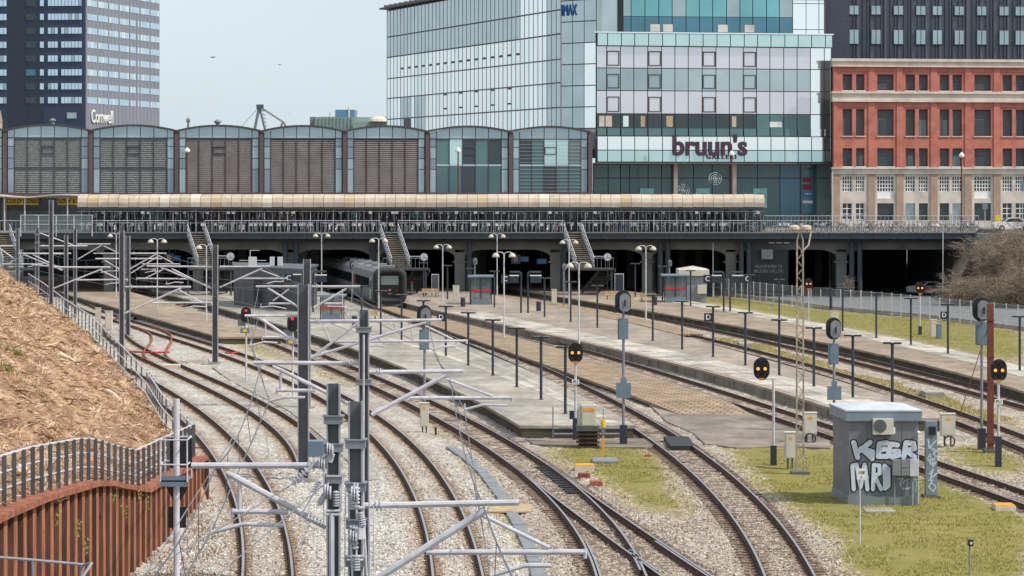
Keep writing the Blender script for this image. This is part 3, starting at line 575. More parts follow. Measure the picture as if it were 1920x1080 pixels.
def pavers(name, ang):
    m = bpy.data.materials.new(name); m.use_nodes = True; n = m.node_tree; b = n.nodes['Principled BSDF']; b.inputs['Roughness'].default_value = .95
    g = n.nodes.new('ShaderNodeNewGeometry'); mp = n.nodes.new('ShaderNodeMapping'); mp.inputs['Rotation'].default_value = (0, 0, ang); br = n.nodes.new('ShaderNodeTexBrick')
    n.links.new(g.outputs['Position'], mp.inputs[0]); n.links.new(mp.outputs[0], br.inputs['Vector'])
    br.inputs['Color1'].default_value = lin(178, 154, 128); br.inputs['Color2'].default_value = lin(150, 126, 102); br.inputs['Mortar'].default_value = lin(104, 84, 66)
    br.inputs['Scale'].default_value = 1.; br.inputs['Mortar Size'].default_value = .045; br.inputs['Brick Width'].default_value = .6; br.inputs['Row Height'].default_value = .6
    t = n.nodes.new('ShaderNodeTexNoise'); t.inputs['Scale'].default_value = .5; t.inputs['Detail'].default_value = 5; n.links.new(g.outputs['Position'], t.inputs['Vector'])
    x = n.nodes.new('ShaderNodeMix'); x.data_type = 'RGBA'; x.blend_type = 'MULTIPLY'; x.inputs[0].default_value = .6; rr = n.nodes.new('ShaderNodeValToRGB'); rr.color_ramp.elements[0].position = .3; rr.color_ramp.elements[0].color = (.55, .52, .5, 1); rr.color_ramp.elements[1].position = .65
    n.links.new(t.outputs['Fac'], rr.inputs[0]); n.links.new(br.outputs['Color'], x.inputs[6]); n.links.new(rr.outputs[0], x.inputs[7]); n.links.new(x.outputs[2], b.inputs['Base Color'])
    bp = n.nodes.new('ShaderNodeBump'); bp.inputs['Strength'].default_value = .5; bp.inputs['Distance'].default_value = .02; n.links.new(br.outputs['Fac'], bp.inputs['Height']); bp.invert = True; n.links.new(bp.outputs[0], b.inputs['Normal'])
    M[name] = m
pavers('pavers', math.atan(.25))
pC, _ = platform('low_platform', 'long low brown platform of worn paving stones between two tracks', cL, cR, 143, 330, 'pavers', 'wall_mossy', .3, lip=.05)
dL = edge([(756, 567), (833, 584), (922, 604), (967, 613), (1094, 641), (1169, 659), (1280, 684), (1340, 698), (1449, 731), (1557, 763)]); dR = edge([(936, 556), (1080, 584), (1180, 606), (1302, 637), (1340, 649), (1449, 677), (1600, 724)])
pD, _ = platform('platform', 'pale slab platform with panelled concrete side wall, running behind the hut', dL, dR, 129.5, 340, 'deck_d', 'wall_mossy')
# side wall panels and paving slabs as pieces
pm = MB().box(-.06, .02, .06, 2.12, -.2, .46).mesh('wall_panel', 'panel_d'); d = 129.6; k = 0
while d < 262:
    s = float(dL(d + 1) - dL(d)); o = local('wall_panel', pm, pD); o.location = (float(dL(d)) - pD.location.x - .03 + random.uniform(-.015, .015), d - pD.location.y, 0); o.rotation_euler = (0, random.uniform(-.02, .02), -math.atan(s)); d += 2.2 / math.sqrt(1 + s * s)
sA = MB().box(0, 1, 0, 1, -.02, .012).mesh('slab', 'slab_d'); sB = MB().box(0, 1, 0, 1, -.02, .012).mesh('slab', 'slab_e'); sC = MB().box(0, 1, 0, 1, -.02, .012).mesh('slab', 'plat_b')
def slabs(p, fL, off, d0, d1, cols, wid, ln, z, name='slab'):
    d = d0
    while d < d1:
        s = float(fL(d + 1) - fL(d)); a = -math.atan(s)
        for c in range(cols):
            o = local(name, random.choice([sA, sA, sB, sC]), p); o.location = (float(fL(d)) + (off + c * wid) / math.cos(a) - p.location.x, d - p.location.y, z + random.uniform(0, .012)); o.rotation_euler = (0, 0, a); o.scale = (wid - .05, ln - .09, 1)
        d += ln * math.cos(a)
slabs(pD, dL, .25, 129.8, 235, 2, 1.5, 1.55, PZ)
slabs(pB, bL, 4.2, 127, 215, 1, .62, 1.5, PZ, 'flagstone')
c2L = edge([(930, 558), (1080, 583), (1180, 603), (1290, 631)], .3, 2); c2R = edge([(930, 550), (1080, 573), (1190, 594), (1313, 624)], .3, 2)
pC2, _ = platform('low_platform', 'narrow low brown strip platform beyond the pale slab platform', c2L, c2R, 208, 320, 'pavers', 'wall_mossy', .25, lip=.05)
eL = edge([(1080, 560), (1177, 577), (1274, 594), (1340, 602), (1497, 631), (1600, 652), (1717, 681), (1838, 708), (1920, 732)]); eR = edge([(1297, 565), (1379, 578), (1497, 599), (1582, 614), (1717, 641), (1835, 666), (1920, 687)])
pE, _ = platform('platform', 'last platform on the right with dark side wall, beside the grass verge', eL, eR, 128, 325, 'plat_a', 'wall_mossy')
slabs(pE, lambda d: eR(d) - 2.6, 0, 132, 262, 2, 1.25, 1.6, PZ)
# asphalt yard at the end of the paved platform, crossing paths, rubber crossing panel
def sheet(name, px, z, m, th=.06):
    o = MB().prism([G(x, y, z)[:2] for x, y in px], z - th, z).build(name, m); return struct(o)
sheet('asphalt_yard', [(1205, 752), (1222, 762), (1250, 790), (1300, 812), (1322, 832), (1380, 839), (1470, 836), (1556, 840), (1556, 826), (1446, 791), (1340, 748), (1290, 732)][::-1], .085, 'asphalt', .2)
rmp = [(float(cL(143)) - .05, 143.02, .295), (float(cR(143)) + .05, 143.02, .295), (float(cR(138)), 137.5, .075), (float(cL(138)) + .4, 137.5, .075)]
struct(MB().add(rmp + [(x, y, -.1) for x, y, z in rmp], [(3, 2, 1, 0), (0, 4, 7, 3), (2, 3, 7, 6), (1, 2, 6, 5)]).build('ramp', 'pavers'))
sheet('crossing_path', [(985, 822), (1180, 822), (1215, 822), (1238, 832), (1210, 838), (1100, 838), (1000, 832)][::-1], .09, 'asphalt', .2)
sheet('cable_path', [(398, 688), (440, 700), (560, 757), (625, 798), (712, 873), (714, 899), (690, 899), (600, 815), (545, 772), (480, 738), (430, 712)][::-1], .06, 'concrete', .12)
rc = thing('rubber_crossing', 'dark rubber crossing panel between the rails of the straight track', 'crossing', tuple(G(1262, 829)))
c0 = [G(x, y, .2) for x, y in ((1244, 818), (1291, 818), (1303, 836), (1257, 836))]
MB().prism([p[:2] for p in c0][::-1], .05, .2).build('panel', 'under_dark', rc); MB().cbox(G(1277, 840, .05), .3, .1, .14).build('end_block', 'concrete', rc)
# concrete cable trough lids beside the third track
ct = thing('cable_trough', 'narrow grey concrete cable trough curving between the ballast and the points', 'trough', tuple(G(930, 950)))
tp = [G(x, y, .05) for x, y in ((845, 838), (872, 856), (905, 885), (940, 930), (968, 975), (990, 1020), (1005, 1060), (1012, 1090))]
lm = MB().box(-.21, .21, .01, .99, -.1, .03).mesh('trough_lid', 'grey_mid')
for a in along([(p.x, p.y) for p in tp], 1.0):
    o = local('trough_lid', lm, ct); o.location = (a[0] - ct.location.x, a[1] - ct.location.y, random.uniform(.03, .06)); o.rotation_euler = (0, 0, math.atan2(-a[2], a[3]))
tag(MB().prism([G(x, y)[:2] for x, y in ((918, 950), (998, 950), (996, 964), (915, 964))][::-1], .05, .1).build('grated_cover', 'wood'), 'ribbed pale cover plate over the cable trough beside the third track', 'cover')
# verge kerb and service road at the right
kr = [G(x, y) for x, y in ((1370, 556), (1440, 564), (1560, 581), (1745, 597), (1925, 621))]
mb = MB()
for a, b in zip(kr[:-1], kr[1:]): mb.beam(a + Vector((0, 0, .1)), b + Vector((0, 0, .1)), .3, .5)
struct(mb.build('kerb', 'concrete'))
rd = [G(x, y) for x, y in ((1360, 553), (1440, 562), (1560, 579), (1745, 595), (2000, 629))] + [Vector((70, 260, 0)), Vector((74, 300, 0)), Vector((22, 300, 0))]
struct(MB().prism([p[:2] for p in rd], -.1, .05).build('service_road', 'road'))

# ================================================================ catenary masts
STAND = {}
def mast(label, x, ytop, D_, w_=.27, base=None, clamps=(), plate=True):
    zt = zat(ytop, D_); p = A(x, HY, D_); zb = 0. if base is None else base
    t = thing('catenary_mast', label, 'mast', (p.x, D_, zb)); X = p.x
    MB().box(X - w_ * .42, X + w_ * .42, D_ - w_ * .06, D_ + w_ * .06, zb, zt).build('web', 'mast', t)
    for s in (-1, 1): MB().box(X + s * w_ * .42 - (.0 if s > 0 else .03), X + s * w_ * .42 + (.03 if s > 0 else 0), D_ - w_ * .5, D_ + w_ * .5, zb, zt + .002).build('flange', 'mast_edge' if w_ > .2 else 'mast', t)
    if plate: MB().cbox((X, D_, zb - .1), w_ * 2.2, w_ * 2.2, .18).build('base_block', 'concrete', t)
    for y in clamps:
        z = zat(y, D_); MB().box(X - w_ * .75, X + w_ * .75, D_ - w_ * .62, D_ + w_ * .62, z - .09, z + .06).box(X - w_ * .85, X + w_ * .85, D_ - w_ * .7, D_ + w_ * .7, z + .06, z + .085).build('clamp', 'galv_dark', t)
    t['D'] = 0; del t['D']; return t
def cant(t, D_, tubes, r=.055):
    """one cantilever: (name, radius factor, px points...) all in the mast's plane"""
    root = None
    for nm, rf, pts in tubes:
        P = [A(x, y, D_) for x, y in pts]; mb = MB().tube(P, r * rf, 8)
        if nm == 'top_tube':
            d = (P[-1] - P[0]).normalized()
            for q in (P[0] + d * .25, P[0] + d * .33): mb.bar(q, q + d * .03, r * 1.9, 8)
            root = mb.build('cantilever', 'galv', t); continue
        if nm == 'steady_arm':
            q = P[-1]; mb.bar(q, q + Vector((0, 0, .18)), r * .5, 6)
        if nm == 'registration_tube':
            q = P[-1]; mb.bar(q - Vector((0, 0, .12)), q + Vector((0, 0, .06)), r * .7, 6)
        mb.build(nm, 'galv', root if root is not None else t)
T_, B_, G_, S_, H_ = 'top_tube', 'brace', 'registration_tube', 'steady_arm', 'hanger'
m2 = mast('short grey catenary mast furthest left behind the embankment', 33, 428, 235)
cant(m2, 235, [(T_, 1, [(28, 461), (-20, 461)]), (B_, .9, [(28, 486), (0, 466)])]); cant(m2, 235, [(T_, 1, [(33, 475), (133, 475)]), (B_, .9, [(117, 507), (44, 477)]), (B_, .7, [(17, 493), (44, 479)]), (G_, .9, [(81, 495), (4, 495)]), (S_, .6, [(43, 501), (30, 499), (17, 501)])])
m3 = mast('second grey mast from the left, with short insulator arms', 70, 427, 236, clamps=(440, 455))
cant(m3, 236, [(T_, 1, [(75, 461), (164, 461)]), (B_, .9, [(75, 437), (136, 459)]), (S_, .6, [(53, 500), (66, 498), (79, 499)])])
m4 = mast('grey mast behind the fence between two taller masts on the left', 124, 441, 210)
cant(m4, 210, [(T_, 1, [(120, 476), (40, 475)]), (B_, .9, [(119, 506), (61, 477)]), (G_, .8, [(103, 500), (60, 496)])])
m5 = mast('grey mast at the foot of the brown platform, rightmost of the far left cluster', 141, 430, 240)
cant(m5, 240, [(T_, 1, [(145, 458), (207, 457.5)]), (B_, .9, [(146, 486), (192, 459)]), (B_, .7, [(194, 461), (217, 472)]), (G_, .8, [(175, 475), (224, 475)])])
m1 = mast('tall slim grey mast standing on the embankment in front of the fence', 96, 375, 175, .25, 3.3, plate=False)
cant(m1, 175, [(T_, 1, [(101, 501), (207, 501)]), (B_, .9, [(100, 541), (192, 504)]), (B_, .7, [(189, 507), (222, 523)]), (G_, .9, [(144, 525), (239, 524)]), (S_, .6, [(197, 534), (208, 531), (222, 531)])])
m6 = mast('tall grey mast on the embankment edge, left one of a close pair', 228.5, 432, 144, .25, 1.6, plate=False)
cant(m6, 144, [(T_, 1, [(235, 538), (358, 538)]), (B_, 1, [(233, 588), (340, 540)]), (B_, .7, [(336, 544), (376, 566)]), (G_, .9, [(286, 568), (397, 567)]), (S_, .6, [(344, 579), (362, 574), (386, 575)])])
m7 = mast('grey mast behind the fence, right one of a close pair', 240, 442, 210, .33)
cant(m7, 210, [(T_, 1, [(244, 475), (312, 475)]), (B_, .9, [(244, 504), (294, 476)]), (B_, .9, [(246, 512), (299, 479)]), (B_, .7, [(297, 479), (324, 493)]), (G_, .8, [(267, 495), (337, 495)])]); cant(m7, 210, [(T_, 1, [(236, 485), (179, 485)]), (B_, .9, [(236, 512), (196, 488)]), (S_, .6, [(189, 511), (205, 508), (222, 508)])])
cant(m7, 210, [(T_, 1, [(246, 485), (304, 485)]), (G_, .6, [(265, 505), (291, 505)]), (S_, .6, [(272, 511), (288, 508), (300, 510)])])
m8 = mast('grey mast standing in pale ballast beside the crossover, arms both ways', 403.5, 459, 178, .38)
cant(m8, 178, [(T_, 1, [(397, 500), (275, 499)]), (B_, 1, [(396, 539), (301, 501)]), (B_, .9, [(396, 541), (322, 504)]), (B_, .7, [(306, 505), (272, 522)]), (G_, .9, [(358, 523), (256, 522)]), (S_, .6, [(344, 530), (328, 529), (312, 533)])])
cant(m8, 178, [(T_, 1, [(412, 500), (507.5, 499.5)]), (B_, 1, [(412, 539), (492, 503)]), (B_, .7, [(489, 506), (523, 519)]), (G_, .9, [(451, 522), (539, 522)]), (S_, .6, [(500, 532), (514, 528), (531, 528)])])
m9 = mast('grey mast just behind the broad mast at the red signals, only its top clear', 575.5, 486, 142.5, .40)
cant(m9, 142.5, [(T_, 1, [(567, 537), (480, 537)]), (B_, 1, [(562, 577), (502, 540)]), (B_, .7, [(542, 542), (512, 564)]), (G_, .9, [(545, 569), (505, 569)]), (S_, .6, [(537, 579), (512, 574), (489, 576)])])
cant(m9, 142.5, [(T_, 1, [(584, 537), (675, 537)]), (B_, 1, [(588, 577), (650, 541)]), (H_, .6, [(642, 542), (642, 569)]), (G_, .9, [(609, 569), (642, 569)]), (S_, .6, [(614, 574), (642, 575), (664, 581)])])
m10 = mast('broad dark grey mast beside the red signals, mid left of the yard', 569, 533, 108, .46)
cant(m10, 108, [(T_, 1, [(558, 592), (459, 592)]), (B_, 1.1, [(556, 643), (487, 596)]), (H_, .6, [(498, 604), (498, 632)]), (G_, .9, [(550, 632), (492, 632)]), (S_, .7, [(520, 643), (495, 641), (470, 648)])])
cant(m10, 108, [(T_, 1.1, [(581, 602), (828, 600)]), (B_, 1.1, [(583, 670), (800, 604)]), (B_, .7, [(797, 611), (849, 636)]), (G_, 1, [(628, 640.5), (875, 639)]), (S_, .7, [(811, 656), (830, 650), (855, 649)])])
cant(m10, 108, [(T_, .9, [(581, 604), (690, 603)]), (B_, 1, [(583, 672), (674, 603)]), (B_, .6, [(605, 607), (619, 640)]), (B_, .6, [(622, 607), (717, 638)]), (S_, .6, [(688, 649), (705, 648), (720, 649)])])
m11 = mast('dark grey mast with ring clamps and a long downpipe, right of the double masts', 682.5, 581, 79.5, .29, clamps=(618, 716), plate=False)
MB().tube([A(682, 628, 79.2), A(681, 1100, 79.2)], .03, 6).build('downpipe', 'galv', m11)
cant(m11, 79.5, [(T_, 1.1, [(672, 681), (475, 680)]), (B_, 1.1, [(660, 760), (511, 686)]), (H_, .7, [(526, 699), (526, 729)]), (G_, 1, [(590, 732), (519, 732)]), (S_, .7, [(572, 745), (535, 745), (505, 752)])])
cant(m11, 79.5, [(T_, 1.1, [(692, 697.5), (869, 696)]), (B_, 1.2, [(697, 778), (839, 702)]), (B_, .7, [(836, 710), (924, 743)]), (G_, 1, [(768, 746), (960, 746)]), (S_, .7, [(951, 760), (905, 759), (871, 768)])])
m12 = mast('nearest but one grey mast, wire tensioning gear on its left side', 625.5, 719, 55, .26, clamps=(786, 838, 897), plate=False)
cant(m12, 55, [(T_, 1.15, [(612, 872.5), (359, 873)]), (B_, 1.25, [(612, 988), (425, 886)]), (H_, .8, [(449, 904), (449, 957)]), (G_, 1, [(540, 960), (436, 958.5)]), (S_, .8, [(531, 985), (456.5, 982.5), (395, 999)])])
m13 = mast('nearest grey mast, tall stack of clamps and insulators on its face', 667, 753, 50, .25, clamps=(831, 912, 981, 1052), plate=False)
cant(m13, 50, [(T_, 1.05, [(680, 948), (973, 942)]), (B_, 1.3, [(680, 1102), (910.6, 956)]), (B_, .7, [(905, 966), (1030, 1027)]), (G_, .95, [(799, 1035.5), (1097, 1035)]), (S_, .8, [(1033, 1060.5), (983, 1060.5), (919, 1080)])])
# tensioning gear: pulleys, rods, insulator stacks
def gear(t, D_, items):
    for nm, r, a, b in items:
        p, q = A(*a, D_ - .3), A(*b, D_ - .3); mb = MB().bar(p, q, r, 8)
        if nm == 'insulator':
            n = 6
            for i in range(n): c = p.lerp(q, (i + .5) / n); d = (q - p).normalized(); mb.bar(c - d * .012, c + d * .012, r * 2.6, 10)
        if nm == 'pulley':
            c = p; mb = MB()
            for k in range(3): mb.bar(c + Vector((-.05 + k * .05, 0, -k * .02)), c + Vector((-.025 + k * .05, 0, -k * .02)), .14, 12)
        mb.build(nm, 'galv', t)
gear(m12, 55, [('insulator', .03, (548, 908), (578, 880)), ('rod', .03, (578, 880), (612, 852)), ('pulley', .1, (603, 868), (610, 868)), ('pulley', .1, (618, 842), (622, 842)), ('insulator', .028, (622, 850), (617, 866)), ('pulley', .1, (614, 920), (620, 920)),
               ('rod', .02, (596, 948), (616, 905)), ('insulator', .026, (598, 945), (608, 930)), ('rod', .045, (621, 962), (621, 1090)), ('rod', .02, (625, 962), (625, 1090)), ('rod', .02, (552, 903), (575, 903)), ('rod', .012, (611, 893), (640, 893)), ('insulator', .026, (600, 900), (588, 925)), ('rod', .014, (588, 925), (560, 975)), ('rod', .012, (607, 880), (607, 1000)), ('rod', .012, (643, 850), (640, 960)), ('insulator', .024, (630, 920), (630, 950)), ('bracket', .03, (612, 958), (638, 958)), ('bracket', .03, (612, 965), (638, 965)), ('insulator', .03, (574, 970), (612, 985))])
gear(m13, 50, [('rod', .022, (664, 905), (666, 945)), ('rod', .022, (670, 905), (668, 945)), ('insulator', .03, (667, 912), (667, 952)), ('pulley', .1, (664, 925), (668, 925)), ('rod', .025, (668, 950), (670, 975)), ('insulator', .026, (676, 960), (680, 985)), ('rod', .012, (648, 915), (646, 1080)), ('rod', .012, (692, 905), (694, 1080)), ('insulator', .026, (658, 925), (659, 950)), ('rod', .012, (700, 950), (702, 1075)), ('bracket', .03, (654, 953), (684, 952)), ('insulator', .03, (664, 985), (665, 1030)), ('rod', .02, (657, 985), (661, 1090)),
               ('pulley', .1, (662, 1005), (668, 1005)), ('rod', .02, (670, 985), (668, 1040)), ('insulator', .03, (668, 1040), (668, 1070)), ('bracket', .025, (650, 1043), (682, 1043)), ('bracket', .025, (650, 1050), (682, 1050)), ('rod', .02, (683, 985), (688, 1090)), ('junction_box', .11, (674, 990), (674, 1010)), ('rod', .02, (655, 1003), (680, 985))])
MB().box(*[A(578, 0, 60).x, A(607, 0, 60).x], 59.8, 60.2, zat(855, 60), zat(826, 60)).build('weight_guard', 'blue_grey', m12)
# overhead wires: messenger and contact wire with droppers, from arm to arm
def sag(p, q, s, n=10): return [p.lerp(q, i / n) - Vector((0, 0, s * 4 * (i / n) * (1 - i / n))) for i in range(n + 1)]
def wire(label, sup):
    t = thing('overhead_wire', label, 'wire', tuple(A(*sup[0][1], sup[0][2])))
    ms = MB(); cs = MB(); dr = MB()
    for (a, c, D0), (a2, c2, D1) in zip(sup[:-1], sup[1:]):
        p = sag(A(*a, D0), A(*a2, D1), .5); q = sag(A(*c, D0), A(*c2, D1), .03); ms.tube(p, .017, 4); cs.tube(q, .017, 4)
        for i in (2, 4, 6, 8): dr.bar(p[i], q[i], .011, 3)
    ms.build('messenger_wire', 'wire', t); cs.build('contact_wire', 'wire', t); dr.build('droppers', 'wire', t)['kind'] = 'stuff'
wire('overhead wire of the left track, held by the arms left of the masts', [((200, 1150), (255, 1230), 42), ((405, 873), (395, 999), 55), ((490, 680), (505, 752), 79.5), ((464, 592), (470, 648), 108), ((485, 537), (489, 576), 142.5), ((302, 500), (312, 533), 178), ((190, 486), (189, 511), 210), ((60, 461), (66, 498), 236)])
wire('overhead wire of the inner track, held by the arms right of the masts', [((1060, 1180), (960, 1290), 40), ((905, 944), (919, 1080), 50), ((842, 696), (871, 768), 79.5), ((802, 601), (811, 656), 108), ((652, 537), (664, 581), 142.5), ((494, 500), (500, 532), 178), ((305, 475), (300, 510), 210), ((194, 458), (192, 484), 240)])
wire('overhead wire across the far left arms towards the bridge', [((655, 603), (690, 649), 108), ((660, 537), (640, 576), 142.5), ((345, 538), (344, 579), 144)][:2] + [((345, 520), (350, 560), 170), ((196, 501), (197, 534), 175), ((48, 476), (43, 501), 235)])
def lone_wire(label, pts, r=.012):
    tag(MB().tube(pts, r, 4).build('guy_wire', 'galv_dark'), label, 'wire')
lone_wire('upper stay wire slanting down left from the tensioning gear past the signal post', [A(240, 1095, 48), A(548, 908, 55)])
lone_wire('lower stay wire slanting down left from the tensioning gear past the signal post', [A(262, 1095, 48), A(440, 815, 62)])
lone_wire('stay wire crossing the leftmost track below the tensioning gear', [A(395, 1090, 50), A(612, 905, 55)])
# ================================================================ lamps
def t_lamp(two=True, h=3.3):
    t = thing('platform_lamp', 'x', 'lamp'); local('pole', MB().bar((0, 0, -.02), (0, 0, h - .08), .075, 10).box(-.1, .1, -.1, .1, -.02, .03).mesh('pole', 'lamp_dark'), t)
    hm = MB().box(-.46, -.06, -.16, .16, h - .05, h + .03).box(-.44, -.08, -.14, .14, h + .03, h + .05, 1).mesh('lamp_head', ['lamp_dark', 'grey_mid']); local('lamp_head', hm, t)
    if two: local('lamp_head', MB().box(.06, .46, -.16, .16, h - .05, h + .03).box(.08, .44, -.14, .14, h + .03, h + .05, 1).mesh('lamp_head', ['lamp_dark', 'grey_mid']), t)
    local('crossbar', MB().box(-.09, .09, -.05, .05, h - .1, h + .01).mesh('crossbar', 'lamp_dark'), t); return t
PT = t_lamp(); used = [False]
def row(px, what, z=PZ, rz=0.):
    for i, (x, yb) in enumerate(px):
        lab = f'{what}, {ORD[i]} from the camera end'; loc = G(x, yb, z)
        if not used[0]: o = PT; o.location = loc; o['label'] = lab; used[0] = True
        else: o = dup(PT, loc, rz, lab)
        o.rotation_euler = (0, 0, rz + random.uniform(-.12, .12)); o['group'] = 'slim dark T-shaped platform lamps'
row([(1060, 775.5), (1014.5, 749.4), (969, 726), (924, 704), (878, 685), (836, 668), (794, 653), (753, 638), (714, 628), (678, 615)], 'dark T-shaped lamp on the wide grey platform', rz=-.35)
row([(1673, 765), (1599, 745), (1526, 725), (1461, 704), (1397.5, 685), (1337, 669), (1279, 655), (1224, 639), (1120, 614), (1070, 604), (1021, 594), (927, 576), (882, 569), (839, 561), (794, 554)], 'dark T-shaped lamp on the pale slab platform', rz=-.3)
row([(1912, 695), (1777.5, 663), (1708, 647), (1643, 634), (1580, 621), (1461, 598), (1405, 586), (1295, 573.6), (1242, 563), (1191, 556)], 'dark T-shaped lamp on the last platform by the grass', rz=-.3)
def white_lamp(h, two=True, side=-1):
    t = thing('white_lamp_post', 'x', 'lamp'); mb = MB().bar((0, 0, 0), (0, 0, 1.2), .075, 10).bar((0, 0, 1.2), (0, 0, h - .25), .05, 8); local('pole', mb.mesh('pole', 'lamp_white'), t)
    for s in ((-1, 1) if two else (side,)):
        pts = [(0, 0, h - .3), (s * .06, 0, h - .12), (s * .2, 0, h - .03), (s * .45, 0, h - .02), (s * .6, 0, h - .1)]
        local('arm', MB().tube([Vector(p) for p in pts], .03, 6).mesh('arm', 'lamp_white'), t)
        me = MB().lathe((s * .62, 0, h - .42), [(.27, 0), (.27, .1), (.22, .22), (.1, .32), (.03, .34)], 14).mesh('lamp_dome', 'lamp_dome'); me.polygons.foreach_set('use_smooth', [True] * len(me.polygons)); local('lamp_dome', me, t)
    return t
WL = [(218, 561, 437, 'behind the masts at the far left'), (295, 582, 447, 'left end of the brown platform'), (387, 608, 458, 'near the broad end of the brown platform'), (603, 560, 437, 'in front of the grey train side'), (710, 578, 446, 'in front of the train nose'),
      (830, 572, 458, 'just right of the train on the pale platform'), (932, 556, 438, 'behind the glass shelter under the bridge'), (945, 633, 472, 'on the paved low platform left of the letter C sign'), (1067, 576, 449, 'near the right hand staircase'), (1085.5, 661, 491, 'on the paved low platform above the amber signal'), (1211, 601, 460, 'on the narrow strip left of the far shelter')]
for x, yb, yt, lab in WL:
    z = .3; p = G(x, yb, z); h = zat(yt, p.y) - z; t = white_lamp(h); t.location = p; t['label'] = 'white double-dome lamp post ' + lab; t['group'] = 'white double-dome lamp posts'
for x, yb, yt, s, lab in ((1337, 557, 445, 1, 'behind the far shelter'), (1556, 545, 445, -1, 'near the lattice mast under the bridge'), (1768, 560, 418, -1, 'in front of the bare shrubs')):
    p = G(x, yb, 0); h = zat(yt, p.y); t = white_lamp(h, False, s); t.location = p; t['label'] = 'white single-dome lamp post ' + lab; t['group'] = 'white single-dome lamp posts'

# ================================================================ signals
def oval(cx, cz, w_, h, n=10, flat=False):
    r = w_ / 2; pts = []
    for i in range(n + 1): a = math.pi * i / n; pts.append((cx + r * math.cos(a), cz + h / 2 - r + r * math.sin(a)))
    if flat: pts += [(cx - r, cz - h / 2 + .12), (cx - r + .12, cz - h / 2), (cx + r - .12, cz - h / 2), (cx + r, cz - h / 2 + .12)]
    else:
        for i in range(n + 1): a = math.pi + math.pi * i / n; pts.append((cx + r * math.cos(a), cz - h / 2 + r + r * math.sin(a)))
    return pts
def disc(mb, x, y, z, r, th=.03, n=12, mi=0): return mb.bar((x, y, z), (x, y - th, z), r, n, mi=mi)
def signal_front(label, x, yh, D_, zb, lit, w_=.68, h=.95, dx=0., pu=None, colour='amber_lamp', foot=0.):
    X = (x - CX) / FPX * D_; zc = zat(yh, D_); px = X + dx; t = thing('signal', label, 'signal', (px, D_, zb))
    MB().bar((px, D_, zb), (px, D_, zc - (h / 2 if dx == 0 else h * .45)), .06, 10).build('post', 'galv', t)
    if foot: MB().cbox((px, D_ + .02, zb), .26, .2, foot).build('post_foot', 'lamp_dark', t)
    if dx: MB().beam((px + .1, D_, zc - h * .47), (X, D_, zc - h * .47), .08, .06).build('arm', 'galv', t)
    b = MB().xz(oval(X, zc, w_, h), D_ - .12, D_ - .06).build('board', 'black', t)
    MB().xz(oval(X, zc, w_ * .8, h * .8), D_ - .06, D_ + .1).build('housing', 'grey_dark', t)
    cols = (-.15, .15) if colour == 'amber_lamp' else (0.,)
    for rI, zz in enumerate((.25, 0, -.25)):
        for cI in cols:
            on = (rI == 1) if colour == 'amber_lamp' else rI == 0
            cx = X + cI * w_ / .68 - (.04 if rI == 0 and colour == 'amber_lamp' else 0); cz = zc + zz * h / .95
            hm = MB()
            for k in range(9):     # hood
                a0, a1 = math.pi * (k / 9 * 1.3 - .15), math.pi * ((k + 1) / 9 * 1.3 - .15); r_ = .1
                hm.add([(cx + r_ * math.cos(a0), D_ - .12, cz + r_ * math.sin(a0)), (cx + r_ * math.cos(a1), D_ - .12, cz + r_ * math.sin(a1)), (cx + r_ * math.cos(a1), D_ - .26, cz + r_ * math.sin(a1)), (cx + r_ * math.cos(a0), D_ - .26, cz + r_ * math.sin(a0))], [(0, 1, 2, 3)])
            l = disc(MB(), cx, D_ - .12, cz, .066 if on else .06).build('lens', colour if on else 'grey_dark', t); hm.build('hood', 'black', l)
    if colour == 'amber_lamp': MB().cbox((X, D_ - .13, zc - h / 2 - .02), .26, .02, .1).build('number_plate', 'orange', t)
    if pu:
        z = zat(pu, D_); q = MB().cbox((px, D_ - .08, z - .11), .34, .02, .22).build('letter_plate', 'white_paint', t); text('lettering', 'PU', .2, (px, D_ - .096, z), 'black', q, .003)
    return t
signal_front('red signal left of the two, on a grey post with a small yellow label', 461.5, 590, G(461, 716).y, 0, 1, .62, .95, colour='red_lamp')
signal_front('red signal right of the two, tucked against the broad mast', 549, 606, G(546, 745).y, 0, 1, .62, .95, colour='red_lamp')
for x, y, D_, who in ((459.5, 619, G(461, 716).y, 0), (546, 640, G(546, 745).y, 1)):
    p = A(x, y, D_); o = thing('relay_box', ['grey box with yellow label under the left red signal', 'grey box with yellow label under the right red signal'][who], 'box', (p.x, D_ - .1, p.z - .15))
    MB().cbox((p.x, D_ - .14, p.z - .17), .55, .14, .3).build('box', 'blue_grey', o); MB().cbox((p.x, D_ - .22, p.z - .1), .26, .01, .17).build('label_plate', 'yellow', o)
    p2 = A(x - 6, y - 14 if who == 0 else y - 16, D_); MB().cbox((p2.x, D_ + .15, p2.z - .2), .5, .3, .35).build('upper_box', 'grey_mid', o)
signal_front('amber signal with PU plate in front of the grey platform end', 1079, 661, G(1078, 828).y, 0, 1, pu=716, foot=1.1)
signal_front('amber signal on an offset arm left of the lattice mast', 1427.5, 691, G(1449, 873).y, 0, 1, dx=.52, foot=.85)
signal_front('amber signal with PU plate beside the brown steel post at the right edge', 1872, 694, G(1872, 876).y, 0, 1, pu=753, foot=1.3)
signal_front('small far amber signal at the grass edge left of the fence', 1516, 532, G(1519, 606).y, 0, 1)
signal_front('small far amber signal by the parked car and fence', 1725, 540, G(1724, 628).y, 0, 1, foot=.7)
mb = MB().beam(A(1520, 540, 229), A(1558, 540, 229), .1, .12).bar(A(1558, 540, 229), A(1558, 580, 229), .13, 8); tag(mb.build('signal_gantry', 'lamp_dark'), 'dark stubby bracket post beside the small far amber signal', 'post')
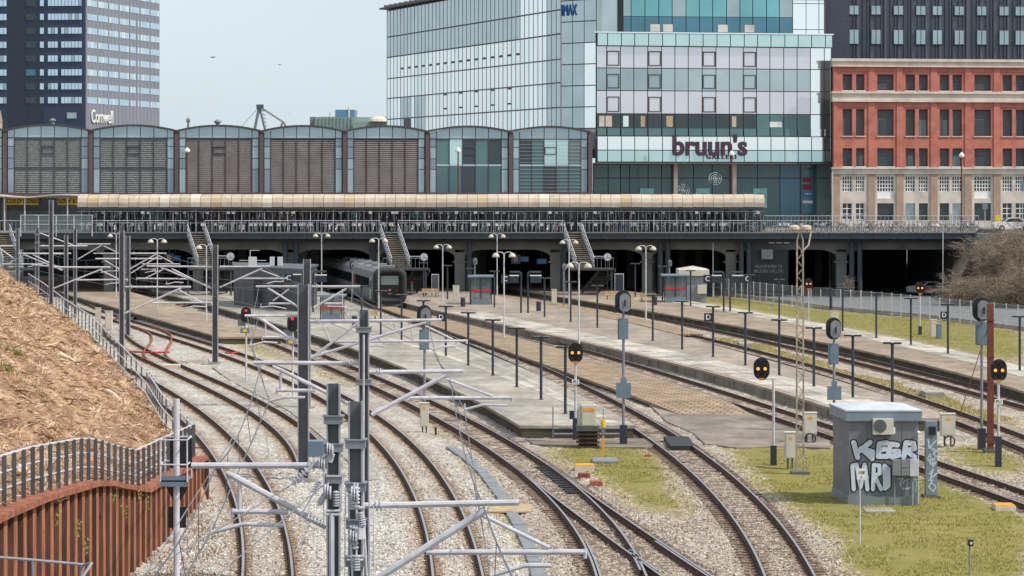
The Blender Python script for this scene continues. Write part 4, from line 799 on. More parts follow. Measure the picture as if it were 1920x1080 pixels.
def signal_back(label, x, yh, D_, zb, w_=.73, h=1.07, box=None, plate=None, postx=None, foot=0, side=-1):
    X = (x - CX) / FPX * D_; px = X if postx is None else (postx - CX) / FPX * D_; zc = zat(yh, D_); t = thing('signal', label, 'signal', (px, D_, zb))
    MB().bar((px, D_ + .05, zb), (px, D_ + .05, zc - h * .3), .065, 10).build('post', 'galv_dark', t)
    MB().xz(oval(X + side * .02, zc, w_, h), D_ + .02, D_ + .14).build('board', 'black', t)
    q = MB().xz(oval(X + .06, zc - .02, w_ * .66, h * .76, flat=True), D_ - .22, D_ + .02).build('housing', 'grey_mid', t)
    MB().cbox((X + .06, D_ - .25, zc - .2), .06, .03, .3).build('latch', 'black', q)
    if box: z0, z1 = zat(box[1], D_), zat(box[0], D_); MB().box(px - .26, px + .22, D_ - .05, D_ + .25, z0, z1).box(px - .2, px - .08, D_ - .09, D_ - .05, z0 + .05, z1 - .05).build('relay_box', 'blue_grey', t)
    if plate: z0, z1 = zat(plate[1], D_), zat(plate[0], D_); MB().box(px - .34, px + .34, D_ - .08, D_ - .03, z0, z1).box(px - .14, px + .14, D_ - .07, D_ - .03, z1, z1 + .25).build('back_plate', 'blue_grey', t)
    if foot: MB().cbox((px, D_ + .06, zb), .34, .26, foot).build('post_foot', 'lamp_dark', t)
    return t
signal_back('tall back-turned signal right of the grey platform end', 1169, 566, G(1170, 836).y, 0, box=(597, 636), plate=(718, 746), foot=.95)
signal_back('back-turned signal left of the platform lamps above a pale cabinet', 796, 592, G(797, 795).y, 0, box=(618, 656), foot=0)
signal_back('back-turned signal rising behind the graffiti hut', 1564, 616, 128, 0, box=(644, 683), plate=(724, 750))
signal_back('back-turned signal at the right edge beside the brown steel post', 1841, 580, G(1842, 845).y, 0, .78, 1.1, box=(607, 647), foot=1.0)
for x, y, yb, z, lab in ((661, 497, 570, .3, 'above the grey train'), (890, 490, 565, PZ, 'above the glass shelter'), (1057, 500, 573, .3, 'left of the right hand staircase'), (1255, 493, 562, PZ, 'above the far shelter')):
    signal_back('small far back-turned signal ' + lab, x, y, G(x, yb, z).y, z, .55, .85)

# ================================================================ letter signs, displays, clocks, shelters, cabinets
def sign_board(label, x, y, D_, zb, letter, post=True, s=.55):
    X = (x - CX) / FPX * D_; zc = zat(y, D_); t = thing('letter_sign', label, 'sign', (X, D_, zb))
    MB().cbox((X, D_, zc - s / 2), s, .06, s).build('board', 'navy', t); text('lettering', letter, s * .85, (X, D_ - .045, zc), 'white_paint', t, .004, .008)
    if post: MB().bar((X + s * .55, D_ + .03, zb), (X + s * .55, D_ + .03, zc + s / 2 + .1), .05, 8).build('post', 'lamp_dark', t)
sign_board('small letter D sign on the wide grey platform', 827, 595, G(836, 668, PZ).y, PZ, 'D', True)
sign_board('small letter D sign among the lamps of the pale platform', 1328, 595, G(1337, 669, PZ).y, PZ, 'D')
sign_board('small letter D sign at the grass edge by the grey cabinets', 1770, 591, G(1774, 640, 0).y, 0, 'D')
def display(label, x0, x1, y0, D_, side, letter=None):
    """bent-over post carrying a departure display"""
    X0, X1 = (x0 - CX) / FPX * D_, (x1 - CX) / FPX * D_; z0 = zat(y0, D_); t = thing('departure_display', label, 'display', (X1 if side > 0 else X0, D_, PZ))
    xp = X1 if side > 0 else X0; xf = X0 if side > 0 else X1
    MB().tube([Vector((xp, D_, PZ)), Vector((xp, D_, z0 - .15)), Vector((xp - side * .12, D_, z0)), Vector((xf, D_, z0))], .085, 8).build('bent_post', 'lamp_dark', t)
    b = MB().box(min(xf, xp - side * .2), max(xf, xp - side * .2), D_ - .25, D_ + .25, z0 - .95, z0 - .35).build('display_box', 'navy', t)
    MB().box(min(xf, xp - side * .2) - .02, max(xf, xp - side * .2) + .02, D_ - .27, D_ + .27, z0 - .35, z0 - .27).build('lid', 'white_paint', b)
    if letter: xl = xf - side * .4; MB().cbox((xl, D_, z0 - 1.0), .75, .08, .75).build('letter_board', 'navy', t); text('lettering', letter, .6, (xl, D_ - .06, z0 - .62), 'white_paint', t, .004, .008)
Dd = G(976, 587, PZ).y
display('departure display with letter C beside the glass shelter', 956, 977, 510, Dd, 1, 'C'); display('departure display right of the letter C sign, post on its left', 990, 1015, 510, Dd, -1)
Dd = G(1357, 584, PZ).y
display('departure display with letter C by the far shelter', 1335, 1357, 510, Dd, 1, 'C'); display('departure display with letter C right of the far shelter, post on its left', 1369, 1393, 510, Dd, -1, 'C')
Dd = G(587, 585, PZ).y
display('departure display with letter C at the end of the dark kiosk', 550, 568, 508, Dd, 1, 'C'); display('departure display in front of the train side', 587, 612, 509, Dd, -1)
for x, y, D_, lab in ((317, 484, 281, 'pale letter B sign in the dark under the bridge behind the masts'), (967, 486, 283, 'pale letter B sign in the dark above the displays')):
    p = A(x, y, D_); t = thing('letter_sign', lab, 'sign', (p.x, D_, p.z - .5)); MB().cbox((p.x, D_, p.z - .5), 1, .1, 1.).build('board', 'navy', t); text('lettering', 'B', .8, (p.x, D_ - .08, p.z), 'wood', t, .01, .01)
    MB().bar((p.x, D_ + .05, p.z + .5), (p.x, D_ + .05, 5.2), .05, 6).build('hanger', 'lamp_dark', t)
def clock(label, x, y, D_, xa, post=None):
    p = A(x, y, D_); t = thing('station_clock', label, 'clock', (p.x, D_, p.z - .4))
    disc(MB(), p.x, D_ + .1, p.z, .42, .2, 20).build('case', 'grey_mid', t); f = disc(MB(), p.x, D_ - .1, p.z, .36, .01, 20).build('face', 'lamp_white', t)
    MB().beam((p.x, D_ - .12, p.z - .04), (p.x, D_ - .12, p.z + .2), .04, .04).beam((p.x, D_ - .12, p.z), (p.x + .25, D_ - .12, p.z - .06), .03, .03).build('hands', 'black', f)
    q = A(xa, y - 1, D_); MB().bar((p.x - .4, D_, p.z + .05), (q.x, D_ + .6, q.z), .05, 6).build('arm', 'galv', t); MB().bar((p.x, D_ + .02, p.z - .42), (p.x, D_ + .02, PZ), .06, 6).build('post', 'lamp_dark', t)
clock('round station clock beside the left staircase', 432, 481, 276, 389); clock('round station clock beside the middle staircase, right of the train', 795, 482, 278, 746); clock('round station clock beside the right hand staircase', 1139, 482, 278, 1095)
def shelter(label, x0, x1, yt, yb, dep=3.4, band=True):
    p = G(x0, yb, PZ); q = G(x1, yb, PZ); D_ = p.y; h = zat(yt, D_) - PZ; t = thing('glass_shelter', label, 'shelter', tuple((p + q) / 2)); a, b = p.x, q.x
    MB().box(a - .25, b + .25, D_ - .25, D_ + dep + .25, PZ + h, PZ + h + .12).build('roof', 'blue_grey', t)
    for X in (a, (a + b) / 2, b):
        for Y in (D_, D_ + dep): MB().cbox((X, Y, PZ), .09, .09, h).build('post', 'lamp_dark', t)
    for u0, u1 in ((a + .06, (a + b) / 2 - .06), ((a + b) / 2 + .06, b - .06)):
        MB().box(u0, u1, D_ + dep - .01, D_ + dep + .01, PZ + .35, PZ + h - .1).build('pane', 'shelter_clear', t); MB().box(u0, u1, D_ - .01, D_ + .01, PZ + .55, PZ + h - .1).build('pane', 'shelter_clear', t)
        if band: MB().box(u0, u1, D_ - .03, D_ - .015, PZ + h * .48, PZ + h * .56).build('red_band', 'red', t)
    for X in (a, b): MB().box(X - .01, X + .01, D_ + .1, D_ + dep - .1, PZ + .35, PZ + h - .1).build('pane', 'shelter_clear', t)
    MB().box(a + .1, b - .1, D_ - .06, D_ + .06, PZ, PZ + .5).build('lower_panel', 'blue_grey', t); MB().box(a + .3, b - .3, D_ + dep - .6, D_ + dep - .2, PZ + .42, PZ + .48).build('bench', 'wood', t)
m = bpy.data.materials.new('shelter_clear'); m.use_nodes = True; b_ = m.node_tree.nodes['Principled BSDF']; b_.inputs['Base Color'].default_value = lin(120, 134, 138); b_.inputs['Roughness'].default_value = .05; b_.inputs['Alpha'].default_value = .35; M['shelter_clear'] = m
shelter('glass shelter with a red stripe on the pale platform right of the train', 882, 921, 520, 571); shelter('glass shelter with a red stripe on the far right platform', 1246, 1287, 518, 567); shelter('low glass shelter on the wide grey platform below the train', 601, 641, 556, 601, 2.6)
# dark kiosk building on the grey platform
p = G(432, 567, PZ); q = G(560, 588, PZ); D0 = p.y - 6
kb = thing('kiosk_building', 'long dark grey kiosk with roof boxes on the wide platform', 'kiosk', (p.x, D0, PZ)); h = 3.6
w1 = [Vector((p.x, D0 + 9)), Vector((p.x + 1.0, D0)), Vector((p.x + 8.2, D0 - 12)), Vector((p.x + 8.6, D0 + 2))]
MB().prism([(a.x, a.y) for a in w1], PZ, PZ + h).build('walls', 'kiosk', kb); MB().prism([(a.x * 1.0 + (.15 if i > 1 else -.15), a.y + (.15 if i in (0, 3) else -.15)) for i, a in enumerate(w1)], PZ + h, PZ + h + .18).build('roof', 'grey_dark', kb)
for (fx, s) in ((.42, 0), (.72, 0)):
    c = w1[1].lerp(w1[2], fx); MB().cbox((c.x - .2, c.y + .3, PZ + .1), 1.0, .9, 2.4).build('door', 'navy', kb)
for i, (x, y) in enumerate(((473, 491), (513, 504), (522, 505))): c = A(x, y, D0 - 3); MB().box(c.x - .35, c.x + .35, c.y, c.y + .7, PZ + h + .19, PZ + h + 1.0).build('roof_unit', 'lamp_white', kb)
mb = MB(); c = A(467, 470, D0); mb.bar((c.x, c.y + 1, PZ + h), (c.x, c.y + 1, c.z), .04, 6).bar((c.x, c.y + 1, c.z), (c.x + .9, c.y + 1, c.z), .03, 6).bar((c.x - 1, c.y + 1, c.z - .95), (c.x + 1.5, c.y + 1, c.z - .95), .03, 6); mb.build('aerial', 'lamp_white', kb)
# grey hut with pale hipped roof behind the far shelter
p = G(1278, 556, PZ); q = G(1324, 556, PZ); t = thing('platform_hut', 'grey platform hut with pale pyramid roof behind the far glass shelter', 'hut', tuple((p + q) / 2)); h = 2.7
MB().box(p.x, q.x, p.y, p.y + 4, 0, h + .1).build('walls', 'grey_mid', t); cxm = (p.x + q.x) / 2; e = .3
MB().add([(p.x - e, p.y - e, h), (q.x + e, p.y - e, h), (q.x + e, p.y + 4 + e, h), (p.x - e, p.y + 4 + e, h), (p.x - e, p.y - e, h + .6), (q.x + e, p.y - e, h + .6), (q.x + e, p.y + 4 + e, h + .6), (p.x - e, p.y + 4 + e, h + .6), (cxm, p.y + 2, h + .95)],
         [(3, 2, 1, 0), (0, 1, 5, 4), (1, 2, 6, 5), (2, 3, 7, 6), (3, 0, 4, 7), (4, 5, 8), (5, 6, 8), (6, 7, 8), (7, 4, 8)]).build('roof', 'stone_grey', t)
MB().box(p.x + 1.6, p.x + 2.5, p.y - .25, p.y, .9, 1.8).build('meter_box', 'cabinet', t)
def cabinet(label, x, yb, yt, wpx, z=0., legs=.0, m='cabinet', lab=True, dep=.4, n='equipment_cabinet'):
    p = G(x, yb, z); s = FPX / p.y; wd = wpx / s; zt = zat(yt, p.y); t = thing(n, label, 'cabinet', tuple(p)); z0 = z + legs
    MB().box(p.x - wd / 2, p.x + wd / 2, p.y, p.y + dep, z0, zt).build('body', m, t); MB().box(p.x - wd / 2 - .03, p.x + wd / 2 + .03, p.y - .03, p.y + dep + .03, zt, zt + .04).build('lid', m, t)
    MB().box(p.x - wd / 2 + .04, p.x + wd / 2 - .04, p.y - .015, p.y, z0 + .05, zt - .04).build('door', m, t)
    if lab: MB().box(p.x - wd * .16, p.x + wd * .16, p.y - .022, p.y - .016, zt - .28, zt - .16).build('warning_label', 'orange', t)
    if legs:
        for s_ in (-1, 1): MB().cbox((p.x + s_ * wd * .22, p.y + dep / 2, z - .05), .07, .07, legs + .06).build('leg', 'grey_dark', t)
    return t, p
cabinet('pale cabinet under the back-turned signal left of the grey platform', 795.5, 812, 757, 16, legs=.3); cabinet('small pale cabinet on two legs left of the lattice mast', 1482, 880, 812, 19, legs=.45)
t, p = cabinet('large pale cabinet right of the lattice mast with a cable loop below', 1519, 833, 775, 25, legs=.45)
def loop(t, c, r): MB().tube([Vector((c.x + r * math.cos(a * .5236), c.y - .05, c.z + r * math.sin(a * .5236))) for a in range(13)], .035, 6).build('cable_loop', 'black', t)
loop(t, Vector((p.x, p.y, .26)), .24)
t, p = cabinet('large pale cabinet right of the graffiti hut with a cable loop below', 1778, 838, 777, 27, legs=.5); loop(t, Vector((p.x + .05, p.y, .26)), .24)
cabinet('pale cabinet with orange label at the back of the grass strip', 1565, 615, 584, 15); cabinet('pale slim cabinet at the grass edge by the letter D sign', 1751, 632, 600, 11); cabinet('dark grey slim cabinet at the grass edge beside the pale one', 1761, 636, 609, 9, m='blue_grey', lab=False)
cabinet('white ticket machine on the pale platform left of the shelter', 855, 565, 536, 12, PZ, lab=False); cabinet('white ticket machine on the narrow strip below the displays', 1039, 570, 543, 10, .3, lab=False)
cabinet('small grey cabinet, left of two behind the embankment fence', 183.5, 610, 578, 10, .8, m='stone_grey', lab=False); cabinet('small grey cabinet, right of two behind the embankment fence', 203.5, 618, 584, 13, .8, m='stone_grey', lab=False); cabinet('grey box at the far left on the crest of the embankment', 62, 549, 534, 18, 3.2, m='stone_brown', lab=False)
# cabinet on rusty stacked base at the grey platform end
p = G(1107, 842); s = FPX / p.y
t = thing('signal_cabinet', 'pale cabinet with orange label on a dark stepped metal base at the platform end', 'cabinet', tuple(p)); cx = p.x - .1
for i in range(4): MB().box(cx - .5 - .03 * i, cx + .52, p.y, p.y + .8, .06 + i * .19, .12 + i * .19).build('base_plate', 'rust_dark', t); MB().box(cx - .42, cx + .42, p.y + .15, p.y + .7, .12 + i * .19, .25 + i * .19).build('base_block', 'black', t)
MB().box(cx - .53, cx + .5, p.y - .02, p.y + .8, .81, 1.03).build('plinth', 'grey_dark', t)
MB().box(cx - .3, cx + .35, p.y + .05, p.y + .6, 1.04, 1.98).build('body', 'cabinet', t); MB().box(cx - .48, cx - .3, p.y + .2, p.y + .6, 1.04, 2.1).box(cx - .48, cx + .25, p.y + .5, p.y + .62, 1.99, 2.1).build('rear_body', 'cabinet', t); q = MB().box(cx - .26, cx + .31, p.y + .03, p.y + .05, 1.08, 1.94).build('door', 'cabinet', t)
MB().box(cx - .2, cx + .28, p.y + .018, p.y + .029, 1.7, 1.84).build('warning_label', 'orange', q)
p = G(1131, 857); t = thing('marker_post', 'yellow-topped marker post beside the cabinet on its stepped base', 'post', tuple(p))
MB().cbox((p.x, p.y, 0), .09, .09, 1.0).build('post', 'orange', t); MB().cbox((p.x, p.y, .98), .15, .15, .3).build('grey_sleeve', 'blue_grey', t); MB().bar((p.x, p.y, 1.32), (p.x, p.y, 1.62), .11, 12).build('cap', 'yellow', t); MB().bar((p.x, p.y, 1.62), (p.x, p.y, 2.1), .015, 6).build('whip', 'grey_dark', t)
p = G(1076, 800, PZ); t = thing('blue_notice', 'small dark blue notice plate on thin legs at the grey platform end', 'sign', tuple(p))
MB().cbox((p.x, p.y, PZ + .35), .42, .03, .4).build('plate', 'navy', t)
for s_ in (-.26, .26): MB().bar((p.x + s_, p.y, PZ), (p.x + s_, p.y, PZ + .8), .015, 6).build('leg', 'galv', t)
p = G(1040, 818); t = thing('end_railing', 'low grey pipe railing fixed to the square platform end', 'railing', tuple(p)); y_ = 125.2
for z in (.5, .24): MB().bar((p.x - .05, y_, z), (p.x + 3.3, y_, z), .045, 8).build('rail', 'galv_dark', t)
MB().bar((p.x - .1, y_, .1), (p.x - .1, y_, 1.5), .03, 8).build('post', 'galv_dark', t)
# covers and litter near the points
def flat_box(name, label, cat, x, y, wm, dm, hm, m, rz=0., m2=None):
    p = G(x, y); t = thing(name, label, cat, tuple(p)); q = Matrix.Rotation(rz, 4, 'Z')
    me = MB().box(-wm / 2, wm / 2, -dm / 2, dm / 2, 0, hm * .8).mesh('body', m); me.transform(q); local('body', me, t)
    me = MB().box(-wm / 2 + .03, wm / 2 - .03, -dm / 2 + .05, dm / 2 - .05, hm * .8, hm).mesh('lid', m2 or m); me.transform(q); local('lid', me, t)
flat_box('point_machine', 'pale point machine box with orange mark beside the points', 'box', 1096, 884, .8, .8, .3, 'cabinet', m2='orange'); flat_box('point_machine', 'small brown box just below the pale point machine', 'box', 1095, 896, .5, .6, .2, 'rust'); flat_box('point_machine', 'small orange-brown box by the points, lowest of three', 'box', 1118, 911, .5, .6, .2, 'rust')
flat_box('stone_slabs', 'pair of grey stone slabs lying on the grass near the marker post', 'slabs', 1134, 866, 1.1, 1.6, .12, 'grey_mid'); flat_box('track_magnet', 'pale track magnet with orange mark in the grass at the right', 'box', 1882, 956, .75, .9, .22, 'cabinet', m2='orange')
flat_box('red_brick', 'small orange-red bar lying on the grass left of the straight track', 'brick', 1215, 857, .32, .3, .1, 'red'); flat_box('concrete_lid', 'low round-edged concrete lid in gravel above the hut roof', 'cover', 1748, 745, 1.1, 2.0, .35, 'concrete'); flat_box('concrete_lid', 'low concrete lid in dry weeds left of the lattice mast', 'cover', 1397, 650, 1.0, 2.4, .3, 'concrete'); flat_box('door_step', 'flat concrete step in front of the graffiti hut', 'step', 1648, 958, 1.1, 1.2, .06, 'concrete')
flat_box('point_machine', 'pale flat box beside the mast base left of the red signals', 'box', 372, 681, 1.3, 1.5, .3, 'stone_grey'); flat_box('mast_footing', 'flat pale timber beside the crossover track', 'timber', 322, 689, 1.2, 1.0, .2, 'stone_pale')
# ================================================================ hut with graffiti
D0 = G(1590, 948).y; xl, xr = (1592 - CX) / FPX * D0, (1722 - CX) / FPX * D0; zt = zat(788, D0); dep = 2.9; xb = -.12     # back is shifted slightly left
Dbk = D0 + dep; bl = (1562 - CX) / FPX * Dbk; sh = bl - xl
hut = thing('equipment_hut', 'grey equipment hut covered in silver graffiti with a pale roof', 'hut', ((xl + xr) / 2, D0, 0))
foot = [(xl, D0), (xr, D0), (xr + sh, Dbk), (bl, Dbk)]
MB().prism(foot, .36, zt).build('walls', 'hut_wall', hut)
def grow(e): return [(xl - e, D0 - e), (xr + e, D0 - e), (xr + sh + e, Dbk + e), (bl - e, Dbk + e)]
MB().prism(grow(.05), -.1, .36).build('base', 'hut_base', hut)
zf0, zf1 = zt - .02, zat(772, D0) + .02; r_ = grow(.12); MB().prism(r_, zf0, zf1).build('fascia', 'hut_fascia', hut)
c4 = grow(.14); pk = (sum(p[0] for p in c4) / 4, sum(p[1] for p in c4) / 4)
MB().add([(x, y, zf1) for x, y in c4] + [(x, y, zf1 + .05) for x, y in c4] + [(pk[0] - .3, pk[1] + .3, zf1 + .22), (pk[0] + .3, pk[1] + .3, zf1 + .22)], [(0, 1, 5, 4), (1, 2, 6, 5), (2, 3, 7, 6), (3, 0, 4, 7), (4, 5, 9, 8), (5, 6, 9), (6, 7, 8, 9), (7, 4, 8), (3, 2, 1, 0)]).build('roof', 'hut_roof', hut)
for i in range(1, 4):
    X = xl + (xr - xl) * i / 4 + .02; MB().box(X, X + .012, D0 - .008, D0, .36, zt - .03).build('panel_joint', 'zinc_seam', hut)
HW = Wall((xl, D0), (xr, D0)); SW = Wall((bl, Dbk), (xl, D0))
ac = thing('air_conditioner', 'white air conditioning unit on the front of the graffiti hut', 'air conditioner', tuple(A(1654, 812, D0)))
a0, a1 = A(1635, 813, D0), A(1673, 784, D0); MB().box(a0.x, a1.x, D0 - .38, D0 - .03, a0.z, a1.z).build('case', 'cabinet', ac); cc = A(1650, 799, D0 - .38)
disc(MB(), cc.x, D0 - .38, cc.z, .245, .02, 20).build('fan_grille', 'grey_dark', ac); MB().box(a1.x, a1.x + .07, D0 - .3, D0 - .1, a0.z + .03, a0.z + .25).build('valve_cover', 'white_paint', ac); MB().box(a0.x + .05, a1.x - .05, D0 - .3, D0 - .02, a0.z - .05, a0.z).build('bracket', 'grey_dark', ac)
cnt = [0]
def strokes(name, wall, lines, wd, m, parent, base=.006, y=None):
    mb = MB(); k = 0
    for ln in lines:
        P = ln
        for i in range(len(P) - 1):
            (u0, z0), (u1, z1) = P[i], P[i + 1]; L = math.hypot(u1 - u0, z1 - z0) or 1e-6; nu, nz = -(z1 - z0) / L * wd / 2, (u1 - u0) / L * wd / 2; o = base + k * .00012; k += 1
            q = [wall.pt(u0 - nu, z0 - nz, o), wall.pt(u1 - nu, z1 - nz, o), wall.pt(u1 + nu, z1 + nz, o), wall.pt(u0 + nu, z0 + nz, o)]; mb.add(q, [(0, 1, 2, 3)])
        for (u0, z0) in P:
            o = base + k * .00012; k += 1; mb.add([wall.pt(u0 + wd / 2 * math.cos(a * .628), z0 + wd / 2 * math.sin(a * .628), o) for a in range(10)], [tuple(range(10))])
    return mb.build(name, m, parent)
def px2(wall, x, y): u = wall.u(x); return (u, zat(y, wall.pt(u, 0).y))
def HP(l): return [[px2(HW, 1540 + x * .2129, 730 + y * .2129) for x, y in ln] for ln in l]       # points taken in a 1221 px wide enlargement
KEGR = [[(285, 470), (320, 600)], [(310, 560), (430, 465)], [(365, 525), (450, 550), (445, 610)], [(350, 520), (400, 620)][:1] + [(440, 600)],
        [(575, 470), (510, 480), (500, 590), (580, 590)], [(505, 535), (560, 525)], [(670, 490), (610, 480), (590, 560), (620, 595), (680, 580), (680, 545), (640, 545)], [(725, 595), (745, 470), (810, 475), (820, 520), (750, 540), (820, 595)]]
MRO = [[(285, 880), (272, 670), (310, 660), (345, 860)], [(345, 860), (380, 660)], [(385, 680), (405, 880)], [(365, 780), (400, 770)], [(455, 880), (462, 665), (510, 670), (515, 740), (470, 760), (525, 880)], [(555, 670), (560, 875), (590, 850), (590, 700), (555, 670)]]
g = thing('graffiti', 'big silver block lettering KEGR and MRO sprayed on the hut front', 'graffiti', tuple(HW.pt(1.2, 1.0, .01)))
strokes('outline', HW, HP(KEGR), .29, 'black_spray', g, .006); strokes('letters', HW, HP(KEGR), .19, 'silver_spray', g, .022)
strokes('outline', HW, HP(MRO), .24, 'black_spray', g, .010); strokes('letters', HW, HP(MRO), .15, 'silver_spray', g, .026)
tagl = [[(670, 790), (720, 780), (690, 830), (720, 880), (760, 870)], [(700, 840), (740, 800), (780, 790)], [(760, 810), (750, 880), (790, 860), (780, 820)], [(820, 780), (840, 830), (830, 900)], [(810, 800), (850, 790)]]
g2 = thing('graffiti', 'thin white scribble below the meter boxes on the hut front', 'graffiti', tuple(HW.pt(2.3, .6, .01))); strokes('scribble', HW, HP(tagl), .03, 'white_spray', g2, .006)
g3 = thing('graffiti', 'faint grey scribbles on the shaded left side of the hut', 'graffiti', tuple(SW.pt(1.2, .8, .01)))
def SP(l): return [[px2(SW, 1540 + x * .2129, 730 + y * .2129) for x, y in ln] for ln in l]
strokes('scribble', SW, SP([[(110, 470), (120, 540), (150, 430), (165, 520), (180, 430)], [(105, 510), (190, 470)], [(120, 560), (150, 620), (190, 580), (170, 680), (210, 600)], [(150, 700), (160, 790), (195, 700), (215, 640)], [(130, 600), (140, 700), (160, 640)], [(160, 400), (175, 470), (185, 420)]]), .03, 'faint_spray', g3, .006)
mbx = thing('meter_boxes', 'row of grey meter boxes on two pale pipes at the hut front', 'meter box', tuple(A(1695, 948, D0)))
for i, (x0, x1, y0, y1) in enumerate(((1672, 1687, 861, 890), (1688, 1703, 861, 875), (1688, 1703, 876, 890), (1704, 1719, 860, 891))):
    a0, a1 = A(x0, y1, D0), A(x1, y0, D0); MB().box(a0.x, a1.x, D0 - .3, D0 - .06, a0.z, a1.z).build('box', 'grey_mid' if i != 3 else 'galv', mbx)
for x, r_ in ((1677, .03), (1710, .06)): a0 = A(x, 891, D0 - .15); MB().bar((a0.x, D0 - .15, 0), (a0.x, D0 - .15, a0.z), r_, 8).build('pipe', 'hut_base', mbx)
a0 = A(1721, 810, D0); mb = MB().bar((a0.x, D0 - .1, .1), (a0.x, D0 - .1, a0.z), .02, 6); o = mb.build('conduit', 'lamp_white', hut); MB().lathe((a0.x, D0 - .1, a0.z), [(.02, -.06), (.06, 0), (.02, .06)], 8).build('conduit_cap', 'white_paint', o)
# graffiti pillar beside the hut
p = G(1747, 934); wd = 21 / (FPX / p.y); zt = zat(790, p.y); t = thing('call_pillar', 'slim blue-grey pillar with white graffiti right of the hut', 'pillar', tuple(p))
MB().box(p.x - wd / 2, p.x + wd / 2, p.y, p.y + .4, .12, zt).build('column', 'hut_fascia', t); MB().cbox((p.x, p.y + .2, 0), wd * 1.5, .7, .1).build('foot', 'concrete_dark', t); a0 = A(1748, 808, p.y); MB().cbox((a0.x, p.y - .02, a0.z - .15), .26, .06, .32).build('screen', 'black', t)
PW = Wall((p.x - wd / 2, p.y), (p.x + wd / 2, p.y)); PP = lambda l: [[px2(PW, 1540 + x * .2129, 730 + y * .2129) for x, y in ln] for ln in l]
strokes('scribble', PW, PP([[(940, 440), (950, 520), (1010, 450)], [(955, 500), (1000, 560)], [(985, 520), (1015, 540), (985, 570), (1015, 590), (990, 610)], [(960, 570), (935, 610), (960, 650), (965, 590)], [(950, 620), (1000, 620)], [(980, 610), (980, 680), (1010, 640), (960, 660)], [(950, 750), (985, 700), (960, 790), (1015, 740)], [(945, 800), (980, 800), (945, 860), (985, 900), (1010, 860), (980, 830)]]), .05, 'white_spray', t, .006)
# posts near the hut
p = G(1612, 1020); t = thing('number_post', 'white plate reading 108 on a thin post in front of the hut', 'sign', tuple(p)); zt = zat(889, p.y)
MB().bar((p.x, p.y, 0), (p.x, p.y, zt + .1), .03, 8).build('post', 'galv', t); q = MB().cbox((p.x + .05, p.y - .05, zt - .17), .31, .02, .36).build('plate', 'white_paint', t); text('lettering', '108', .15, (p.x + .05, p.y - .066, zt + .06), 'black', q, .002); text('lettering', '8', .09, (p.x + .05, p.y - .066, zt - .1), 'black', q, .002)
p = G(1818, 1100); t = thing('marker_lamp', 'small black lamp on a thin post at the bottom right', 'lamp', tuple(p)); zt = zat(1020, p.y); MB().bar((p.x, p.y, 0), (p.x, p.y, zt), .025, 8).build('post', 'galv_dark', t); MB().box(p.x - .05, p.x + .1, p.y - .1, p.y + .1, zt - .05, zt + .13).build('lamp_box', 'black', t); disc(MB(), p.x + .03, p.y - .1, zt + .04, .04, .02).build('lens', 'lamp_white', t)
# lattice floodlight mast
p = G(1500, 890); t = thing('lattice_mast', 'tall pale rusty lattice floodlight mast between the yard and the hut', 'mast', tuple(p)); zt = zat(428, p.y); hw = .15
MB().cbox((p.x, p.y, -.05), .75, .75, .2).build('footing', 'concrete_dark', t); mb = MB()
for sx in (-1, 1):
    for sy in (-1, 1): mb.bar((p.x + sx * hw, p.y + sy * hw, .1), (p.x + sx * hw * .8, p.y + sy * hw * .8, zt - .5), .025, 4); mb.bar((p.x + sx * hw * .8, p.y + sy * hw * .8, zt - .5), (p.x, p.y, zt - .05), .022, 4)
mb.build('corner_legs', 'lattice', t); mb = MB(); z = .2; k = 0
while z < zt - .8:
    s = 1 if k % 2 else -1
    for sy in (-1, 1): mb.bar((p.x - s * hw * .9, p.y + sy * hw * .9, z), (p.x + s * hw * .9, p.y + sy * hw * .9, z + .32), .014, 4); mb.bar((p.x + sy * hw * .9, p.y - s * hw * .9, z), (p.x + sy * hw * .9, p.y + s * hw * .9, z + .32), .014, 4)
    z += .32; k += 1
mb.build('bracing', 'lattice', t)['kind'] = 'stuff'
for sx in (-1, 1): MB().lathe((p.x + sx * .24, p.y - .1, zt - .06), [(.12, 0), (.22, .02), (.22, .13), (.1, .2)], 10).build('floodlight', 'canopy', t)
MB().tube([Vector((p.x + .05, p.y, zt - 1.0)), Vector((p.x + .35, p.y, zt - .7)), Vector((p.x + .46, p.y, zt - .1))], .03, 6).build('feed_pipe', 'canopy_pale', t); MB().box(p.x - .45, p.x + .45, p.y - .06, p.y + .06, zt - .1, zt - .06).build('crossbar', 'canopy', t)
# brown steel post with stay, right edge
p = G(1857, 850); t = thing('steel_post', 'thick brown steel post with a slanting stay rod at the right edge', 'post', tuple(p)); zt = zat(570, p.y); MB().box(p.x - .13, p.x + .13, p.y - .13, p.y + .13, 0, zt).build('post', 'brown_steel', t); MB().cbox((p.x, p.y, -.1), .6, .6, .3).build('footing', 'concrete_dark', t)
MB().bar(A(1851, 618, p.y), G(1798, 782, 0), .02, 6).build('stay_rod', 'rust', t)
for y in (600, 668, 830): z = zat(y, p.y); MB().box(p.x - .16, p.x + .16, p.y - .16, p.y + .16, z - .03, z + .03).build('collar', 'brown_steel', t)
